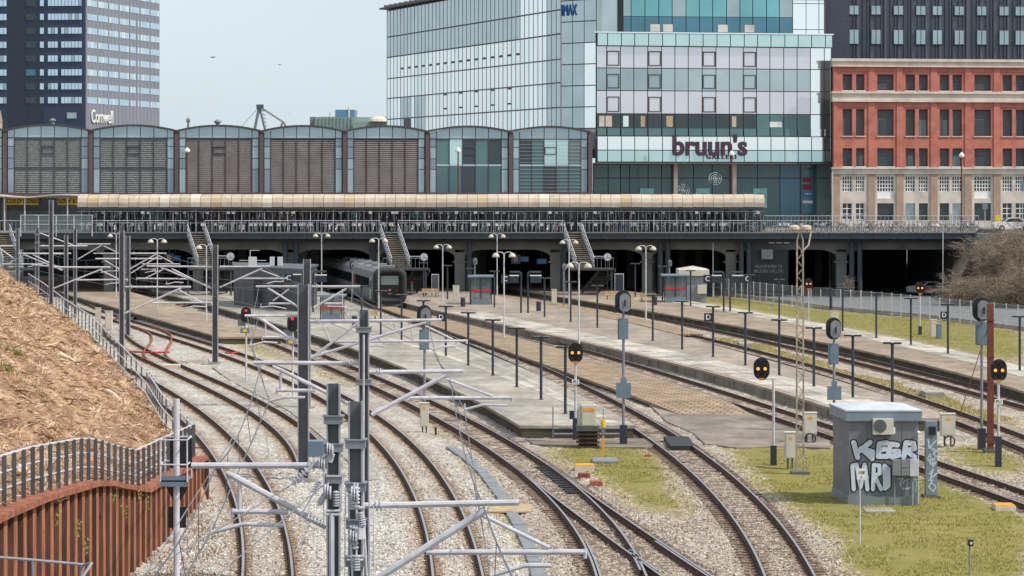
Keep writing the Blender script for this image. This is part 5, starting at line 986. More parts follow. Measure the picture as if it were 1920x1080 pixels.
# signal post with maintenance basket beside the sheet pile wall
D_ = 72.; X = (331 - CX) / FPX * D_; t = thing('signal_mast', 'grey signal post with a maintenance basket, seen from behind, beside the rusty wall', 'signal', (X, D_, 0))
MB().bar((X, D_, -.1), (X, D_, zat(748, D_)), .085, 12).build('post', 'galv', t); zp = zat(900, D_)
MB().box(X - .38, X + .34, D_ - .45, D_ + .5, zp, zp + .04).box(X - .38, X + .34, D_ - .45, D_ - .41, zp - .12, zp + .16).build('platform', 'blue_grey', t); mb = MB()
for z in (zat(822, D_), zat(868, D_)):
    mb.tube([Vector(q) for q in ((X - .38, D_ - .45, z), (X + .34, D_ - .45, z), (X + .34, D_ + .5, z), (X - .38, D_ + .5, z), (X - .38, D_ - .45, z))], .022, 6)
for sx in (-.38, .34):
    for sy in (-.45, .5): mb.bar((X + sx, D_ + sy, zp), (X + sx, D_ + sy, zat(822, D_)), .022, 6)
mb.build('guard_rail', 'galv', t)
for y0, y1, a, b in ((822, 878, -.2, .4), (951, 991, -.24, .24)): MB().box(X + a, X + b, D_ + .12, D_ + .2, zat(y1, D_), zat(y0, D_)).build('head_board', 'black', t)
MB().xz([(X - .3, zat(914, D_)), (X - .1, zat(940, D_)), (X + .1, zat(940, D_)), (X + .3, zat(914, D_))][::-1], D_ + .12, D_ + .2).build('lower_board', 'black', t)
# ================================================================ bridge
BD = 280.; DK = 6.75                        # front face and deck level
def bx(x, D_=BD): return (x - CX) / FPX * D_
br = thing('road_bridge', 'long dark bridge on concrete columns crossing the whole station', 'bridge', (0, BD, 0))
XL, XR = bx(-120), bx(1832)
MB().box(XL, XR, BD + .3, 420, DK - .5, DK).build('deck', 'asphalt', br)
MB().box(XL, XR, BD, BD + .3, DK - .55, DK + .06).box(XL, XR, BD - .12, BD, DK - .06, DK + .06).build('edge_girder', 'steel_navy', br)
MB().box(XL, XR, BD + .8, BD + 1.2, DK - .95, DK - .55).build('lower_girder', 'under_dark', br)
for i in range(46): X = XL + (XR - XL) * (i + .5) / 46; MB().box(X - .06, X + .06, BD - .06, BD, DK - .54, DK - .07).build('girder_rib', 'steel_navy', br)
MB().box(XL, XR, BD + 2.4, BD + 3.4, DK - 1.75, DK - .5).build('concrete_beam', 'conc_beam', br)
for j in range(5): MB().box(XL, XR, BD + 10 + j * 9, BD + 11 + j * 9, DK - 1.75, DK - .5).build('cross_beam', 'conc_beam', br)
COLX = [205, 372, 545, 703, 862, 1041, 1213, 1370, 1577]
def column(X, Y, s=1.):
    mb = MB().cbox((X, Y, -.3), 1.35 * s, 1.2, .9).cbox((X, Y, .6), 1.05 * s, .95, 3.0).cbox((X, Y, 3.6), 1.5 * s, 1.2, .16)
    mb.cbox((X, Y, 3.76), 1.1 * s, 1, .8); mb.cbox((X, Y, 4.56), 1.3 * s, 1.1, .16)
    # curved haunches spreading under the beam
    for sgn in (-1, 1):
        pts = [(X + sgn * .5 * s, 4.1)] + [(X + sgn * (.5 * s + 2.2 * (1 - math.cos(a * math.pi / 16))), 4.1 + .9 * math.sin(a * math.pi / 16)) for a in range(1, 9)] + [(X + sgn * .5 * s, 5.02)]
        mb.xz(pts if sgn > 0 else pts[::-1], Y - .4, Y + .4)
    return mb.build('column', 'conc_beam', br)
for x in COLX:
    X = bx(x, BD + 2.9); column(X, BD + 2.9)
    for j in (1, 2, 3): column(X + .35 * j * 2, BD + 1.5 + j * 9, .85)
for x in (535, 555, 700, 880, 1057, 1238, 1252, 1390, 1404, 1597, 1612): X = bx(x, BD + 1.5); MB().bar((X, BD + 1.5, -.2), (X, BD + 1.5, DK - .5), .28, 10).build('steel_column', 'steel_navy', br)
MB().box(XL, XR, 330, 330.4, -.3, DK - .5).build('shade_backdrop', 'under_dark', br)  # added dark sheet closing off the underside so the interior stays dark
for x in range(1150, 1580, 32):     # arcade of slim piers far inside
    X = bx(x, 306); MB().cbox((X, 306, -.2), .8, .8, 4.4).cbox((X, 306, 4.2), 1.1, .8, .25).build('arcade_pier', 'conc_beam', br)
MB().box(bx(1150, 306), bx(1560, 306), 305.7, 306.3, 4.45, 6.2).build('arcade_beam', 'conc_beam', br)
MB().box(XR - 1.4, XR + 6, BD + .5, BD + 40, -.3, DK - .01).build('abutment', 'conc_beam', br)
ban = thing('banner', 'dark banner with pale welcome lettering hanging under the bridge', 'banner', (bx(1440, 281), 281, 1.5)); b0, b1 = A(1404, 545, 281.6), A(1478, 468, 281.6)
MB().box(b0.x, b1.x, 281.6, 281.8, b0.z, b1.z).build('cloth', 'black', ban); cxb = (b0.x + b1.x) / 2
for i, (s, y) in enumerate((('VELKOMMEN TIL', 500), ('BRUUNS GALLERI', 508.5), ('KIG IND', 517))[:2]): text('lettering', s, .48, (cxb, 281.58, zat(y, 281.6)), 'grey_mid', ban, .003, sx=.82)
text('lettering', 'nyd', .26, (cxb, 281.58, zat(517, 281.6)), 'grey_dark', ban, .003)
tag(MB().box(bx(1428, 281), bx(1449, 281), 280.9, 281.1, zat(486, 281), zat(468, 281)).build('hanging_notice', 'grey_mid'), 'pale grey notice board hanging above the dark banner', 'sign')
for i, x in enumerate((1362, 1376, 1470)[:2] + (1470,)):
    tag(MB().box(bx(1442 + i * 14, 281), bx(1452 + i * 14, 281), 281, 281.3, zat(456, 281), zat(452, 281)).build('ceiling_lamp', 'white_paint'), ['left', 'middle', 'right'][i] + ' of three white strip lamps under the bridge above the banner', 'lamp', 'strip lamps under the bridge')
# parapet of uprights and rails in sections, stairs interrupt it
def parapet(label, x0, x1, D_=BD + .35, h=1.35):
    X0, X1 = bx(x0, D_), bx(x1, D_); t = thing('parapet', label, 'railing', (X0, D_, DK)); n = int((X1 - X0) / .42)
    me = MB().box(-.03, .03, -.02, .02, 0, h - .06).mesh('upright', 'grey_mid'); mt = MB().box(-.04, .04, -.05, .05, 0, h).mesh('post', 'grey_mid')
    for i in range(n + 1):
        o = local('post' if i % 7 == 0 else 'upright', mt if i % 7 == 0 else me, t); o.location = ((X1 - X0) * i / n, 0, 0)
    MB().box(X0, X1, D_ - .05, D_ + .05, DK + h - .03, DK + h + .03).build('top_rail', 'galv', t); MB().box(X0, X1, D_ - .02, D_ + .02, DK + .1, DK + .14).build('bottom_rail', 'galv_dark', t)
parapet('bridge railing left of the left staircase', -60, 352); parapet('bridge railing between the left and middle staircases', 384, 714); parapet('bridge railing between the middle and right staircases', 746, 1058); parapet('bridge railing right of the right hand staircase up to the abutment', 1090, 1826)
pg = thing('glass_screen', 'framed glass screen in front of the bridge railing at the far left', 'screen', (bx(40), BD - .3, DK)); sx0, sx1 = bx(39, BD - .25), bx(172, BD - .25)
for i in range(4):
    a, b = sx0 + (sx1 - sx0) * i / 4, sx0 + (sx1 - sx0) * (i + 1) / 4
    for z0, z1 in ((DK, DK + .95), (DK + 1.0, DK + 1.9)): MB().box(a + .06, b - .06, BD - .27, BD - .24, z0 + .04, z1 - .02).build('pane', 'shelter_clear', pg)
    MB().box(a - .05, a + .05, BD - .3, BD - .2, DK - .3, DK + 1.95).build('post', 'galv', pg)
MB().box(sx0, sx1, BD - .3, BD - .2, DK + .94, DK + 1.0).box(sx0, sx1, BD - .3, BD - .2, DK + 1.9, DK + 1.97).box(sx1, sx1 + .1, BD - .3, BD - .2, DK - .3, DK + 1.97).build('rails', 'galv', pg)
# second railing behind the bikes, right part
parapet('tall thin railing at the back of the bridge in front of the brick building', 1432, 1835, BD + 9, 1.75)
# stairs from bridge to platforms
def stairs(label, xt, xb):
    t = thing('staircase', label, 'stairs', (bx(xb), BD - 8, 0)); zl = 3.35; Xt, Xb = bx(xt + 16), bx(xb + 16, BD - 7.5); n = 18; wd = 1.75
    z0 = DK; Y0, Y1 = BD - .2, BD - 6.5
    for i in range(n):
        s = (i + .5) / n; X = Xt + (Xb - Xt) * s; Y = Y0 + (Y1 - Y0) * s; z = z0 - (z0 - zl) * (i + 1) / n; MB().box(X - wd / 2, X + wd / 2, Y - .2, Y + .17, z - .05, z).build('tread', 'stair_tread', t); MB().box(X - wd / 2, X + wd / 2, Y + .12, Y + .15, z - .19, z - .05).build('riser', 'stair_dark', t)
    for s in (-1, 1):
        a, b = Vector((Xt + s * (wd / 2 + .05), Y0, z0 - .1)), Vector((Xb + s * (wd / 2 + .05), Y1, zl - .1)); MB().beam(a, b, .08, .4).build('stringer', 'galv_dark', t)
        for hh in (1.0, .55): MB().beam(a + Vector((0, 0, hh + .1)), b + Vector((0, 0, hh + .1)), .05, .06).build('handrail', 'galv', t)
        MB().add([a + Vector((0, 0, .2)), b + Vector((0, 0, .2)), b + Vector((0, 0, 1.05)), a + Vector((0, 0, 1.05))], [(0, 1, 2, 3)]).build('guard_mesh', 'shelter_clear', t)
        for k in range(8): q = a.lerp(b, k / 7); MB().bar(q, q + Vector((0, 0, 1.1)), .025, 5).build('baluster', 'galv_dark', t)
    MB().box(Xb - wd, Xb + wd * 1.6, Y1 - 2.2, Y1, zl - .2, zl).build('landing', 'stair_dark', t); mb = MB()
    for k in range(12): X = Xb - wd + (wd * 2.6) * k / 11; mb.bar((X, Y1 - 2.2, zl), (X, Y1 - 2.2, zl + 1.05), .02, 4)
    mb.bar((Xb - wd, Y1 - 2.2, zl + 1.05), (Xb + wd * 1.6, Y1 - 2.2, zl + 1.05), .03, 6).build('landing_rail', 'galv_dark', t)
    for i in range(16):      # lower flight returns towards the bridge, to the right
        s = (i + .5) / 16; Y = Y1 - 2.0 + 7 * s; X = Xb + 1.5; z = zl - (zl - PZ) * (i + 1) / 16; MB().box(X - .2 - s * 1.6, X + 1.5 - s * 1.6, Y - .2, Y + .2, z - .05, z).build('lower_tread', 'stair_dark', t)
    for s in (-.15, 1.5):
        MB().beam((Xb + 1.5 + s, Y1 - 2, zl - .15), (Xb + 1.5 + s - 1.6, Y1 + 5, PZ), .08, .35).build('lower_stringer', 'stair_dark', t); 
    for X in (Xb - wd, Xb + wd * 1.5): MB().cbox((X, Y1 - 2, 0), .16, .16, zl - .2).build('support', 'steel_navy', t)
stairs('left staircase from the bridge down behind the masts', 352, 371); stairs('middle staircase from the bridge down beside the train', 714, 735); stairs('right hand staircase from the bridge down to the pale platforms', 1058, 1082)
t = None
stairs('staircase cut by the left edge of the picture', -14, 4)
# ================================================================ bicycle canopy and bicycles
cnp = thing('bicycle_canopy', 'long curved tan canopy roof over the bicycle racks on the bridge', 'canopy', (bx(790, 290), 290, DK)); CD = 288.
segs = 67; X0, X1 = bx(145, CD), bx(1434, CD); prof = [(0, 9.45), (-.05, 9.95), (.12, 10.4), (.55, 10.7), (1.3, 10.82), (3.2, 10.82)]
for i in range(segs):
    a, b = X0 + (X1 - X0) * i / segs + .02, X0 + (X1 - X0) * (i + 1) / segs - .02; e0 = .0; mb = MB(); dz = random.uniform(-.02, .02)
    for (y0, z0), (y1, z1) in zip(prof[:-1], prof[1:]): mb.add([(a, CD + y0, z0 + dz), (b, CD + y0, z0 + dz), (b, CD + y1, z1 + dz), (a, CD + y1, z1 + dz)], [(0, 1, 2, 3)])
    mb.add([(a, CD, 9.45), (b, CD, 9.45), (b, CD + .2, 9.42), (a, CD + .2, 9.42)], [(0, 1, 2, 3)]); mb.build('roof_panel', random.choice(['canopy'] * 6 + ['canopy_pale', 'canopy_tan']), cnp)
    MB().box(a - .03, a - .01, CD - .06, CD + 3, 9.43, 9.48).build('panel_joint', 'mullion', cnp)
MB().box(X0, X1, CD + .7, CD + 3.2, 10.45, 10.5).build('soffit', 'steel_navy', cnp); MB().box(X0, X1, CD + .1, CD + .2, 9.2, 9.42).build('gutter', 'mullion', cnp)
for i in range(28): X = X0 + (X1 - X0) * (i + .5) / 28; MB().cbox((X, CD + 1.2, DK), .12, .12, 3.8).build('post', 'lamp_dark', cnp)
def bike_mesh(m, rz=0., stand=False):
    mb = MB(); wr = .33
    for cy in (-.52, .52):
        n = 14
        for i in range(n): a0, a1 = 2 * math.pi * i / n, 2 * math.pi * (i + 1) / n; mb.bar((0, cy + wr * math.cos(a0), wr + wr * math.sin(a0)), (0, cy + wr * math.cos(a1), wr + wr * math.sin(a1)), .022, 4, mi=1)
        for k in range(3): a = k * math.pi / 3; mb.bar((0, cy + wr * math.cos(a), wr + wr * math.sin(a)), (0, cy - wr * math.cos(a), wr - wr * math.sin(a)), .006, 3, mi=2)
    bb, st, hd, ra, fa = (0, .02, .3), (0, .14, .85), (0, -.38, .82), (0, .52, .33), (0, -.52, .33)
    for a, b in ((bb, st), (bb, hd), (st, hd), (bb, ra), (st, ra), (hd, fa)): mb.bar(a, b, .024, 5)
    mb.bar((0, -.38, .82), (0, -.34, 1.0), .02, 5, mi=2); mb.tube([Vector((-.3, -.2, 1.0)), Vector((-.22, -.34, 1.04)), Vector((.22, -.34, 1.04)), Vector((.3, -.2, 1.0))], .018, 5, mi=2); mb.box(-.08, .08, .02, .28, .9, .96, 1)
    mb.box(-.06, .06, .25, .7, .7, .73, 2)
    if stand: mb.box(-.17, .17, -.72, -.42, .72, .98, 2)
    return mb.mesh('bicycle', [m, 'tyre', 'galv'])
BM = {}
for nm, c in (('black', lin(34, 36, 42)), ('grey', lin(120, 124, 128)), ('dark red', lin(120, 38, 42)), ('blue', lin(60, 92, 140)), ('white', lin(210, 212, 214)), ('green', lin(84, 128, 112)), ('silver', lin(172, 176, 180))):
    mat('frame_' + nm, c, .4, .2, .05); BM[nm] = [bike_mesh('frame_' + nm), bike_mesh('frame_' + nm, stand=True)]
pick = ['black'] * 3 + ['grey', 'silver', 'silver', 'silver', 'dark red', 'blue', 'white', 'white', 'white', 'green']
def bike(loc, rz, where, k=None, tilt=0):
    k = k or random.choice(pick); o = bpy.data.objects.new('bicycle', random.choice(BM[k])); COL.objects.link(o); o.location = loc; o.rotation_euler = (tilt, random.uniform(-.1, .1), rz); tag(o, f'{k} bicycle {where}', 'bicycle', f'{k} bicycles {where}')
nb_ = 128
def sect(i):
    x = 145 + (1434 - 145) * (i + .5) / nb_
    return 'left of the left stairs' if x < 366 else 'between left and middle stairs' if x < 728 else 'between middle and right stairs' if x < 1072 else 'right of the right stairs'
for tier, z, Dz in ((0, DK, CD - 3.0), (1, DK + 1.25, CD + .9)):
    for i in range(nb_): bike((X0 + .3 + (X1 - X0 - .6) * (i + random.uniform(.1, .9)) / nb_, Dz + random.uniform(-.25, .25), z), random.choice([0, math.pi]) + random.gauss(0, .16), ['in the front rack', 'on the upper canopy rack'][tier] + ' ' + sect(i))
for i in range(34):
    X = bx(1440, CD) + (bx(1826, CD) - bx(1440, CD)) * (i + random.random()) / 34; bike((X, CD - 4 + random.uniform(-.8, 2.2), DK), random.uniform(.5, 2.6) * random.choice([-1, 1]), 'parked at an angle in front of the brick building')
# racks
rk = thing('bicycle_rack', 'two-tier metal bicycle rack under the tan canopy', 'rack', (X0, CD, DK)); MB().box(X0, X1, CD + .2, CD + 1.6, DK + 1.17, DK + 1.23).build('upper_deck', 'lamp_dark', rk)
for i in range(90): X = X0 + (X1 - X0) * (i + .5) / 90; MB().box(X - .03, X + .03, CD + .18, CD + .24, DK, DK + 2.3 + random.uniform(-.1, .1)).build('upright', 'galv_dark' if i % 3 else 'galv', rk)
MB().box(X0, X1, CD + .1, CD + .16, DK + 2.2, DK + 2.25).build('rail', 'galv_dark', rk); MB().box(X0, X1, CD + 2.6, CD + 2.7, DK, DK + 2.6).build('back_panel', 'g_dark', rk)
mat('box_wood', lin(196, 164, 118), .8)
for i, (x, y0, y1, w_, m_, lab) in enumerate(((533, 372, 410, 24, 'box_wood', 'tan wooden partition between the bicycles'), (664, 395, 408, 26, 'teal_shop', 'pale lit shop window panes behind the bicycles, left of the middle stairs'), (783, 394, 409, 28, 'teal_shop', 'pale lit shop window panes behind the bicycles, right of the middle stairs'), (290, 392, 410, 40, 'teal_shop', 'teal shop front panel behind the bicycles at the left'))):
    D_ = CD + 2.4; tag(MB().box(bx(x - w_ / 2, D_), bx(x + w_ / 2, D_), D_, D_ + .15, max(DK, zat(y1, D_)), zat(y0, D_)).build('shopfront', m_), lab, 'panel')
# street lamps with globes on the bridge
for x, yt, lab in ((351, 278, 'in front of the third arched bay from the left'), (859, 278, 'in front of the green-glazed arched bay'), (1372, 284, 'in front of the glass shopping centre'), (1803, 287, 'in front of the brick building')):
    D_ = 296.; X = bx(x, D_); zt = zat(yt, D_); t = thing('street_lamp', 'rust-red street lamp ' + lab, 'lamp', (X, D_, DK), 'rust-red street lamps along the bridge')
    MB().bar((X, D_, DK), (X, D_, DK + 1.4), .14, 8).bar((X, D_, DK + 1.4), (X, D_, zt - .5), .08, 8).build('pole', 'brown_steel', t); MB().lathe((X, D_, zt - .5), [(.1, 0), (.3, .1), (.32, .25), (.2, .45), (.05, .6)], 12).build('lamp_cap', 'white_paint', t)
# ================================================================ station hall with arched glass bays
HW_ = Wall((bx(-160, 299), 299), (bx(1106, 311), 311)); 
def hu(x): return HW_.u(x)
def hz(y, xr=331): return zat(y, HW_.D(xr))
hall = thing('station_hall', 'long station hall of arched bays with glass tops and louvred fronts', 'building', tuple(HW_.pt(0, DK)))
px_ = [-150, 9, 170, 331, 490, 646, 801, 957, 1106]; ztop = hz(247); zrise = .62; zb = hz(366); zband = hz(258)
MB_ = MB(); HW_.box(MB_, hu(-150), hu(1106), DK, zb - .3, -.6, -.2); MB_.build('street_front', 'g_dark', hall)
MB_ = MB(); HW_.box(MB_, hu(-150), hu(1106), zb - .3, zb + .25, -.3, .4); MB_.build('sill_band', 'hall_post', hall)
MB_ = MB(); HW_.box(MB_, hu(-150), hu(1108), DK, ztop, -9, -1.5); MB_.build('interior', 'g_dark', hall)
for i in range(8):
    u0, u1 = hu(px_[i]), hu(px_[i + 1]); um = (u0 + u1) / 2;
    for e in ((u0,) if i < 7 else (u0, u1)): HW_.part('bay_post', 'hall_post', hall, (e - .24, e + .24, DK, ztop + .1, -.4, .35))
    arch = lambda u: ztop + zrise * (1 - ((u - um) / ((u1 - u0) / 2)) ** 2)
    # roof rim and barrel roof behind
    mb = MB(); n = 14
    for k in range(n):
        a, c = u0 + (u1 - u0) * k / n, u0 + (u1 - u0) * (k + 1) / n; za, zc = arch(a), arch(c)
        mb.hexa([HW_.pt(a, za, .5), HW_.pt(c, zc, .5), HW_.pt(c, zc, -9), HW_.pt(a, za, -9), HW_.pt(a, za + .2, .5), HW_.pt(c, zc + .2, .5), HW_.pt(c, zc + .2, -9), HW_.pt(a, za + .2, -9)])
    mb.build('arched_roof', 'hall_rim', hall)
    e0, e1 = u0 + .3, u1 - .3; s0, s1 = e0 + .75, e1 - .75     # side strips
    cuts = [e0, s0] + [s0 + (s1 - s0) * k / 5 for k in range(1, 5)] + [s1, e1]
    for a, c in zip(cuts[:-1], cuts[1:]):      # top panes under the arch
        mb = MB(); q = [HW_.pt(a + .04, zband, 0), HW_.pt(c - .04, zband, 0), HW_.pt(c - .04, arch(c) - .02, 0), HW_.pt(a + .04, arch(a) - .02, 0)]; r_ = [p + Vector((HW_.n.x, HW_.n.y, 0)) * .06 for p in q]
        mb.hexa([r_[0], r_[1], q[1], q[0], r_[3], r_[2], q[2], q[3]]); mb.build('pane', 'g_arch', hall)
    for a, c in ((e0, s0), (s1, e1)):
        zz = [zb + .25, hz(317), hz(297), hz(275), zband]
        for z0, z1 in zip(zz[:-1], zz[1:]): HW_.part('side_pane', random.choice(['g_blue', 'g_blue', 'g_arch', 'g_mid']), hall, (a + .05, c - .05, z0 + .04, z1 - .04, -.02, .04))
    for c in cuts[1:-1]: HW_.part('mullion', 'hall_rim', hall, (c - .04, c + .04, zb + .25, arch(c) - .1, -.05, .1))
    HW_.part('transom', 'hall_rim', hall, (e0, e1, zband - .12, zband, -.05, .12)); zl1 = zband - .12
    if i < 6:
        n = 27; z0 = zb + .3; o = MB(); HW_.box(o, s0 + .05, s1 - .05, zb + .25, zl1, -.55, -.5); o.build('dark_backing', 'g_see' if i in (0, 1, 2) else 'g_dark', hall)
        for k in range(n):
            z = z0 + (zl1 - z0) * k / n
            if i < 0: continue
            if i in (1, 2) and k == 12: HW_.part('mid_rail', 'hall_rim', hall, (s0, s1, z, z + .14, -.05, .1)); continue
            mb = MB(); a, c = s0 + .06, s1 - .06; th = .025 if i in (0, 1, 2) else .1
            mb.hexa([HW_.pt(a, z, .0), HW_.pt(c, z, .0), HW_.pt(c, z + .1, -.22), HW_.pt(a, z + .1, -.22), HW_.pt(a, z + th, .02), HW_.pt(c, z + th, .02), HW_.pt(c, z + .1 + th, -.2), HW_.pt(a, z + .1 + th, -.2)]); mb.build('louvre_slat', 'slat' if i > 2 else 'slat_thin', hall)
        if i in (1, 2, 3): HW_.part('vent_frame', 'hall_rim', hall, (s0 + (s1 - s0) * .41, s0 + (s1 - s0) * .6, zl1 - 1.75, zl1 - 1.66, .0, .14), (s0 + (s1 - s0) * .41, s0 + (s1 - s0) * .6, zl1 - .95, zl1 - .86, .0, .14), (s0 + (s1 - s0) * .41, s0 + (s1 - s0) * .42, zl1 - 1.66, zl1 - .95, .0, .14), (s0 + (s1 - s0) * .59, s0 + (s1 - s0) * .6, zl1 - 1.66, zl1 - .95, .0, .14))
    else:
        zm = zb + (zl1 - zb) * .52
        for k in range(5):
            a, c = s0 + (s1 - s0) * k / 5 + .05, s0 + (s1 - s0) * (k + 1) / 5 - .05
            HW_.part('pane', ['g_green', 'g_band', 'g_dark', 'g_green', 'g_dark', 'g_dark', 'g_green', 'g_band', 'g_band', 'g_see'][(k + 5 * (i - 6)) % 10], hall, (a, c, zm + .2, zl1, -.05, .02)); HW_.part('pane', 'g_entr' if k != 2 else 'g_dark', hall, (a, c, zb + .25, zm, -.05, .02))
        HW_.part('floor_band', 'g_grey', hall, (s0, s1, zm, zm + .2, -.05, .06))
        for k in range(16): 
            if i == 7: z = zb + .4 + k * .42; HW_.part('louvre_slat', 'slat_thin', hall, (s0, s1, z, z + .03, .06, .1))
        a = s0 + (s1 - s0) * .41; c = s0 + (s1 - s0) * .6; HW_.part('vent_frame', 'hall_rim', hall, (a, c, zl1 - 1.75, zl1 - 1.65, .0, .14), (a, c, zl1 - .95, zl1 - .86, .0, .14), (a, a + .08, zl1 - 1.65, zl1 - .95, .0, .14), (c - .08, c, zl1 - 1.65, zl1 - .95, .0, .14))
# shop signs and small canopies at the left
for s, x0, x1, lab in (('GULD KØBES', 13, 73, 'yellow gold-buying shop sign under the hall, left one'), ('SØLV KØBES', 108, 168, 'yellow silver-buying shop sign under the hall, partly behind the tan canopy')):
    D_ = 297.5; t = thing('shop_sign', lab, 'sign', (bx(x0, D_), D_, zat(384, D_))); MB().box(bx(x0, D_), bx(x1, D_), D_, D_ + .2, zat(384, D_), zat(371, D_)).build('board', 'sign_yellow', t); text('lettering', s, .72, ((bx(x0, D_) + bx(x1, D_)) / 2, D_ - .02, zat(377.5, D_)), 'black', t, .01, .012, sx=.86)
t = thing('shop_awning', 'wavy grey awning roof above the yellow shop signs', 'awning', (bx(70, 296), 296, DK)); mb = MB(); n = 30; Xa, Xb_ = bx(-30, 296), bx(150, 296)
for k in range(n):
    a, c = Xa + (Xb_ - Xa) * k / n, Xa + (Xb_ - Xa) * (k + 1) / n; f = lambda X: 10.55 + .14 * math.cos((X - Xa) / 4.4 * math.pi); mb.hexa([(a, 295, f(a)), (c, 295, f(c)), (c, 299, f(c)), (a, 299, f(a)), (a, 295, f(a) + .14), (c, 295, f(c) + .14), (c, 299, f(c) + .14), (a, 299, f(a) + .14)])
mb.build('roof', 'stone_grey', t)
for x in (10, 48, 128): MB().bar((bx(x, 296), 295.5, DK), (bx(x, 296), 295.5, 10.5), .08, 8).build('post', 'lamp_white', t)
# roof vents
for x, y0, y1, w_, lab in ((353, 220, 240, 8, 'small funnel-shaped vent on the hall roof'), (408, 224, 240, 14, 'small mushroom vent on the hall roof'), (99, 222, 236, 12, 'pale roof unit on the left bay of the hall')):
    D_ = HW_.D(x) + 4; c = A(x, y1, D_); h = zat(y0, D_) - c.z; r_ = w_ / 2 * D_ / FPX; t = thing('roof_vent', lab, 'vent', tuple(c)); MB().bar(c - Vector((0, 0, .6)), c + Vector((0, 0, h * .6)), r_ * .55, 8).build('pipe', 'grey_mid', t); MB().lathe(c + Vector((0, 0, h * .55)), [(r_ * .6, 0), (r_, .1), (r_, h * .25), (r_ * .3, h * .45)], 10).build('cap', 'grey_mid', t)
# ================================================================ glass shopping centre
mall = thing('shopping_centre', 'large glass shopping centre with pale panel walls and purple lettering', 'building', (bx(1300, 312), 312, DK))
FD = 316.; c0 = Vector((bx(1118, FD), FD)); FW = Wall(c0, (bx(1558, FD + 5), FD + 5))                    # front facade
P1 = Vector((bx(1053, FD + 3.5), FD + 3.5)); CW = Wall(P1, c0)                                            # corner strip
Xf = -17.7; Wl = Wall((bx(727, 380), 380), P1)                                                             # long receding left wall
zL = lambda y: zat(y, 380.); TOP = zL(18)
zr_ = [9, zL(300), zL(262), zL(224), zL(185), zL(148), zL(108), zL(70), TOP - .2]
MB_ = MB(); MB_.prism([(Wl.pt(0, 0, -.15)[:2]), (Wl.pt(Wl.L, 0, -.15)[:2]), (bx(1118, FD) + .1, FD + .3), (FW.pt(FW.L, 0, -.2)[:2]), (FW.pt(FW.L, 0)[0], 400), (Wl.pt(0, 0)[0] + 2, 400)], 20, zat(66, 318.)); MB_.build('core', 'g_grey', mall)
MB().prism([(Wl.pt(0, 0, -.15)[:2]), (Wl.pt(Wl.L, 0, -.15)[:2]), (bx(1105, FD + 2), FD + 2.2), (bx(1150, FD + 8), FD + 8.5), (bx(1548, FD + 11), FD + 11), (bx(1548, 400), 400), (Wl.pt(0, 0)[0] + 2, 400)], zat(70, 318.), TOP - .05).build('upper_core', 'g_grey', mall)
ncol = 44
for j in range(len(zr_) - 1):
    for i in range(ncol):
        u0, u1 = Wl.L * i / ncol, Wl.L * (i + 1) / ncol; z0, z1 = zr_[j], zr_[j + 1]
        if z1 < zL(240): continue
        if j >= 6: m_ = 'g_grey'
        else: m_ = random.choice(['g_pale', 'g_pale', 'g_white', 'g_pale', 'g_pale2'])
        if i in (8, 9, 10) and j < 6: m_ = 'g_pale2' if j > 3 else 'g_grey'
        if j <= 3 and i in (4, 5, 6): m_ = 'g_grey' if j == 3 else random.choice(['mullion', 'g_grey'])
        if i > 34 and j >= 6: m_ = 'g_white' if i < 41 else 'g_grey'
        if i >= 41: m_ = 'g_grey'
        Wl.part('pane', m_, mall, (u0 + .055, u1 - .055, z0 + .09, z1 - .09, 0, .1))
    # the joint grid
    Wl.part('joint_rail', 'mullion' if j in (5, 6, 7) else 'fin', mall, (0, Wl.L, zr_[j + 1] - .06, zr_[j + 1] + .02, -.1, .05))
for i in range(ncol + 1): u = Wl.L * i / ncol; Wl.part('mullion_fin', 'fin', mall, (u - .035, u + .035, 16, TOP, .0, .14))
Wl.part('joint_backing', 'mullion', mall, (0, Wl.L, 16, TOP - .1, -.12, -.06))
for i in range(4, 36, 1):      # small dark opening vents under the seam
    if i in (9,): continue
    u = Wl.L * (i + .5) / ncol
    if i % 2 == 0: Wl.part('vent', 'black', mall, (u - .5, u + .5, zr_[5] + 1.1, zr_[5] + 1.35, .1, .2))
    if i % 4 == 0 and i > 12: Wl.part('vent', 'black', mall, (u - .45, u + .45, zr_[3] + .8, zr_[3] + 1.0, .1, .2)); Wl.part('vent', 'black', mall, (u - .45, u + .45, zr_[3] + 2.7, zr_[3] + 2.9, .1, .2))
Wl.part('roof_edge', 'mullion', mall, (-.8, Wl.L + .5, TOP, TOP + .25, -2, 1.0))
for i in range(30): u = Wl.L * (i + .5) / 30; Wl.part('roof_fin', 'mullion', mall, (u - .1, u + .1, TOP + .25, TOP + .55, -1, .9))
# corner strip
for j in range(9):
    z0, z1 = 16 + j * 2.55, 16 + (j + 1) * 2.55
    for i in range(3): u0, u1 = CW.L * i / 3, CW.L * (i + 1) / 3; CW.part('pane', 'g_grey' if i < 2 else ('g_white' if j < 5 else 'g_grey'), mall, (u0 + .05, u1 - .05, z0 + .06, z1 - .06, 0, .08))
CW.part('joint_backing', 'mullion', mall, (0, CW.L, 15, TOP, -.1, -.04))
tx0 = A(1069, 17, FD - .5); text('cinema_lettering', 'IMAX', 1.95, CW.pt(CW.u(1068), tx0.z, .16), 'sign_blue', mall, .05, .0, rz=CW.rz, sx=.5)
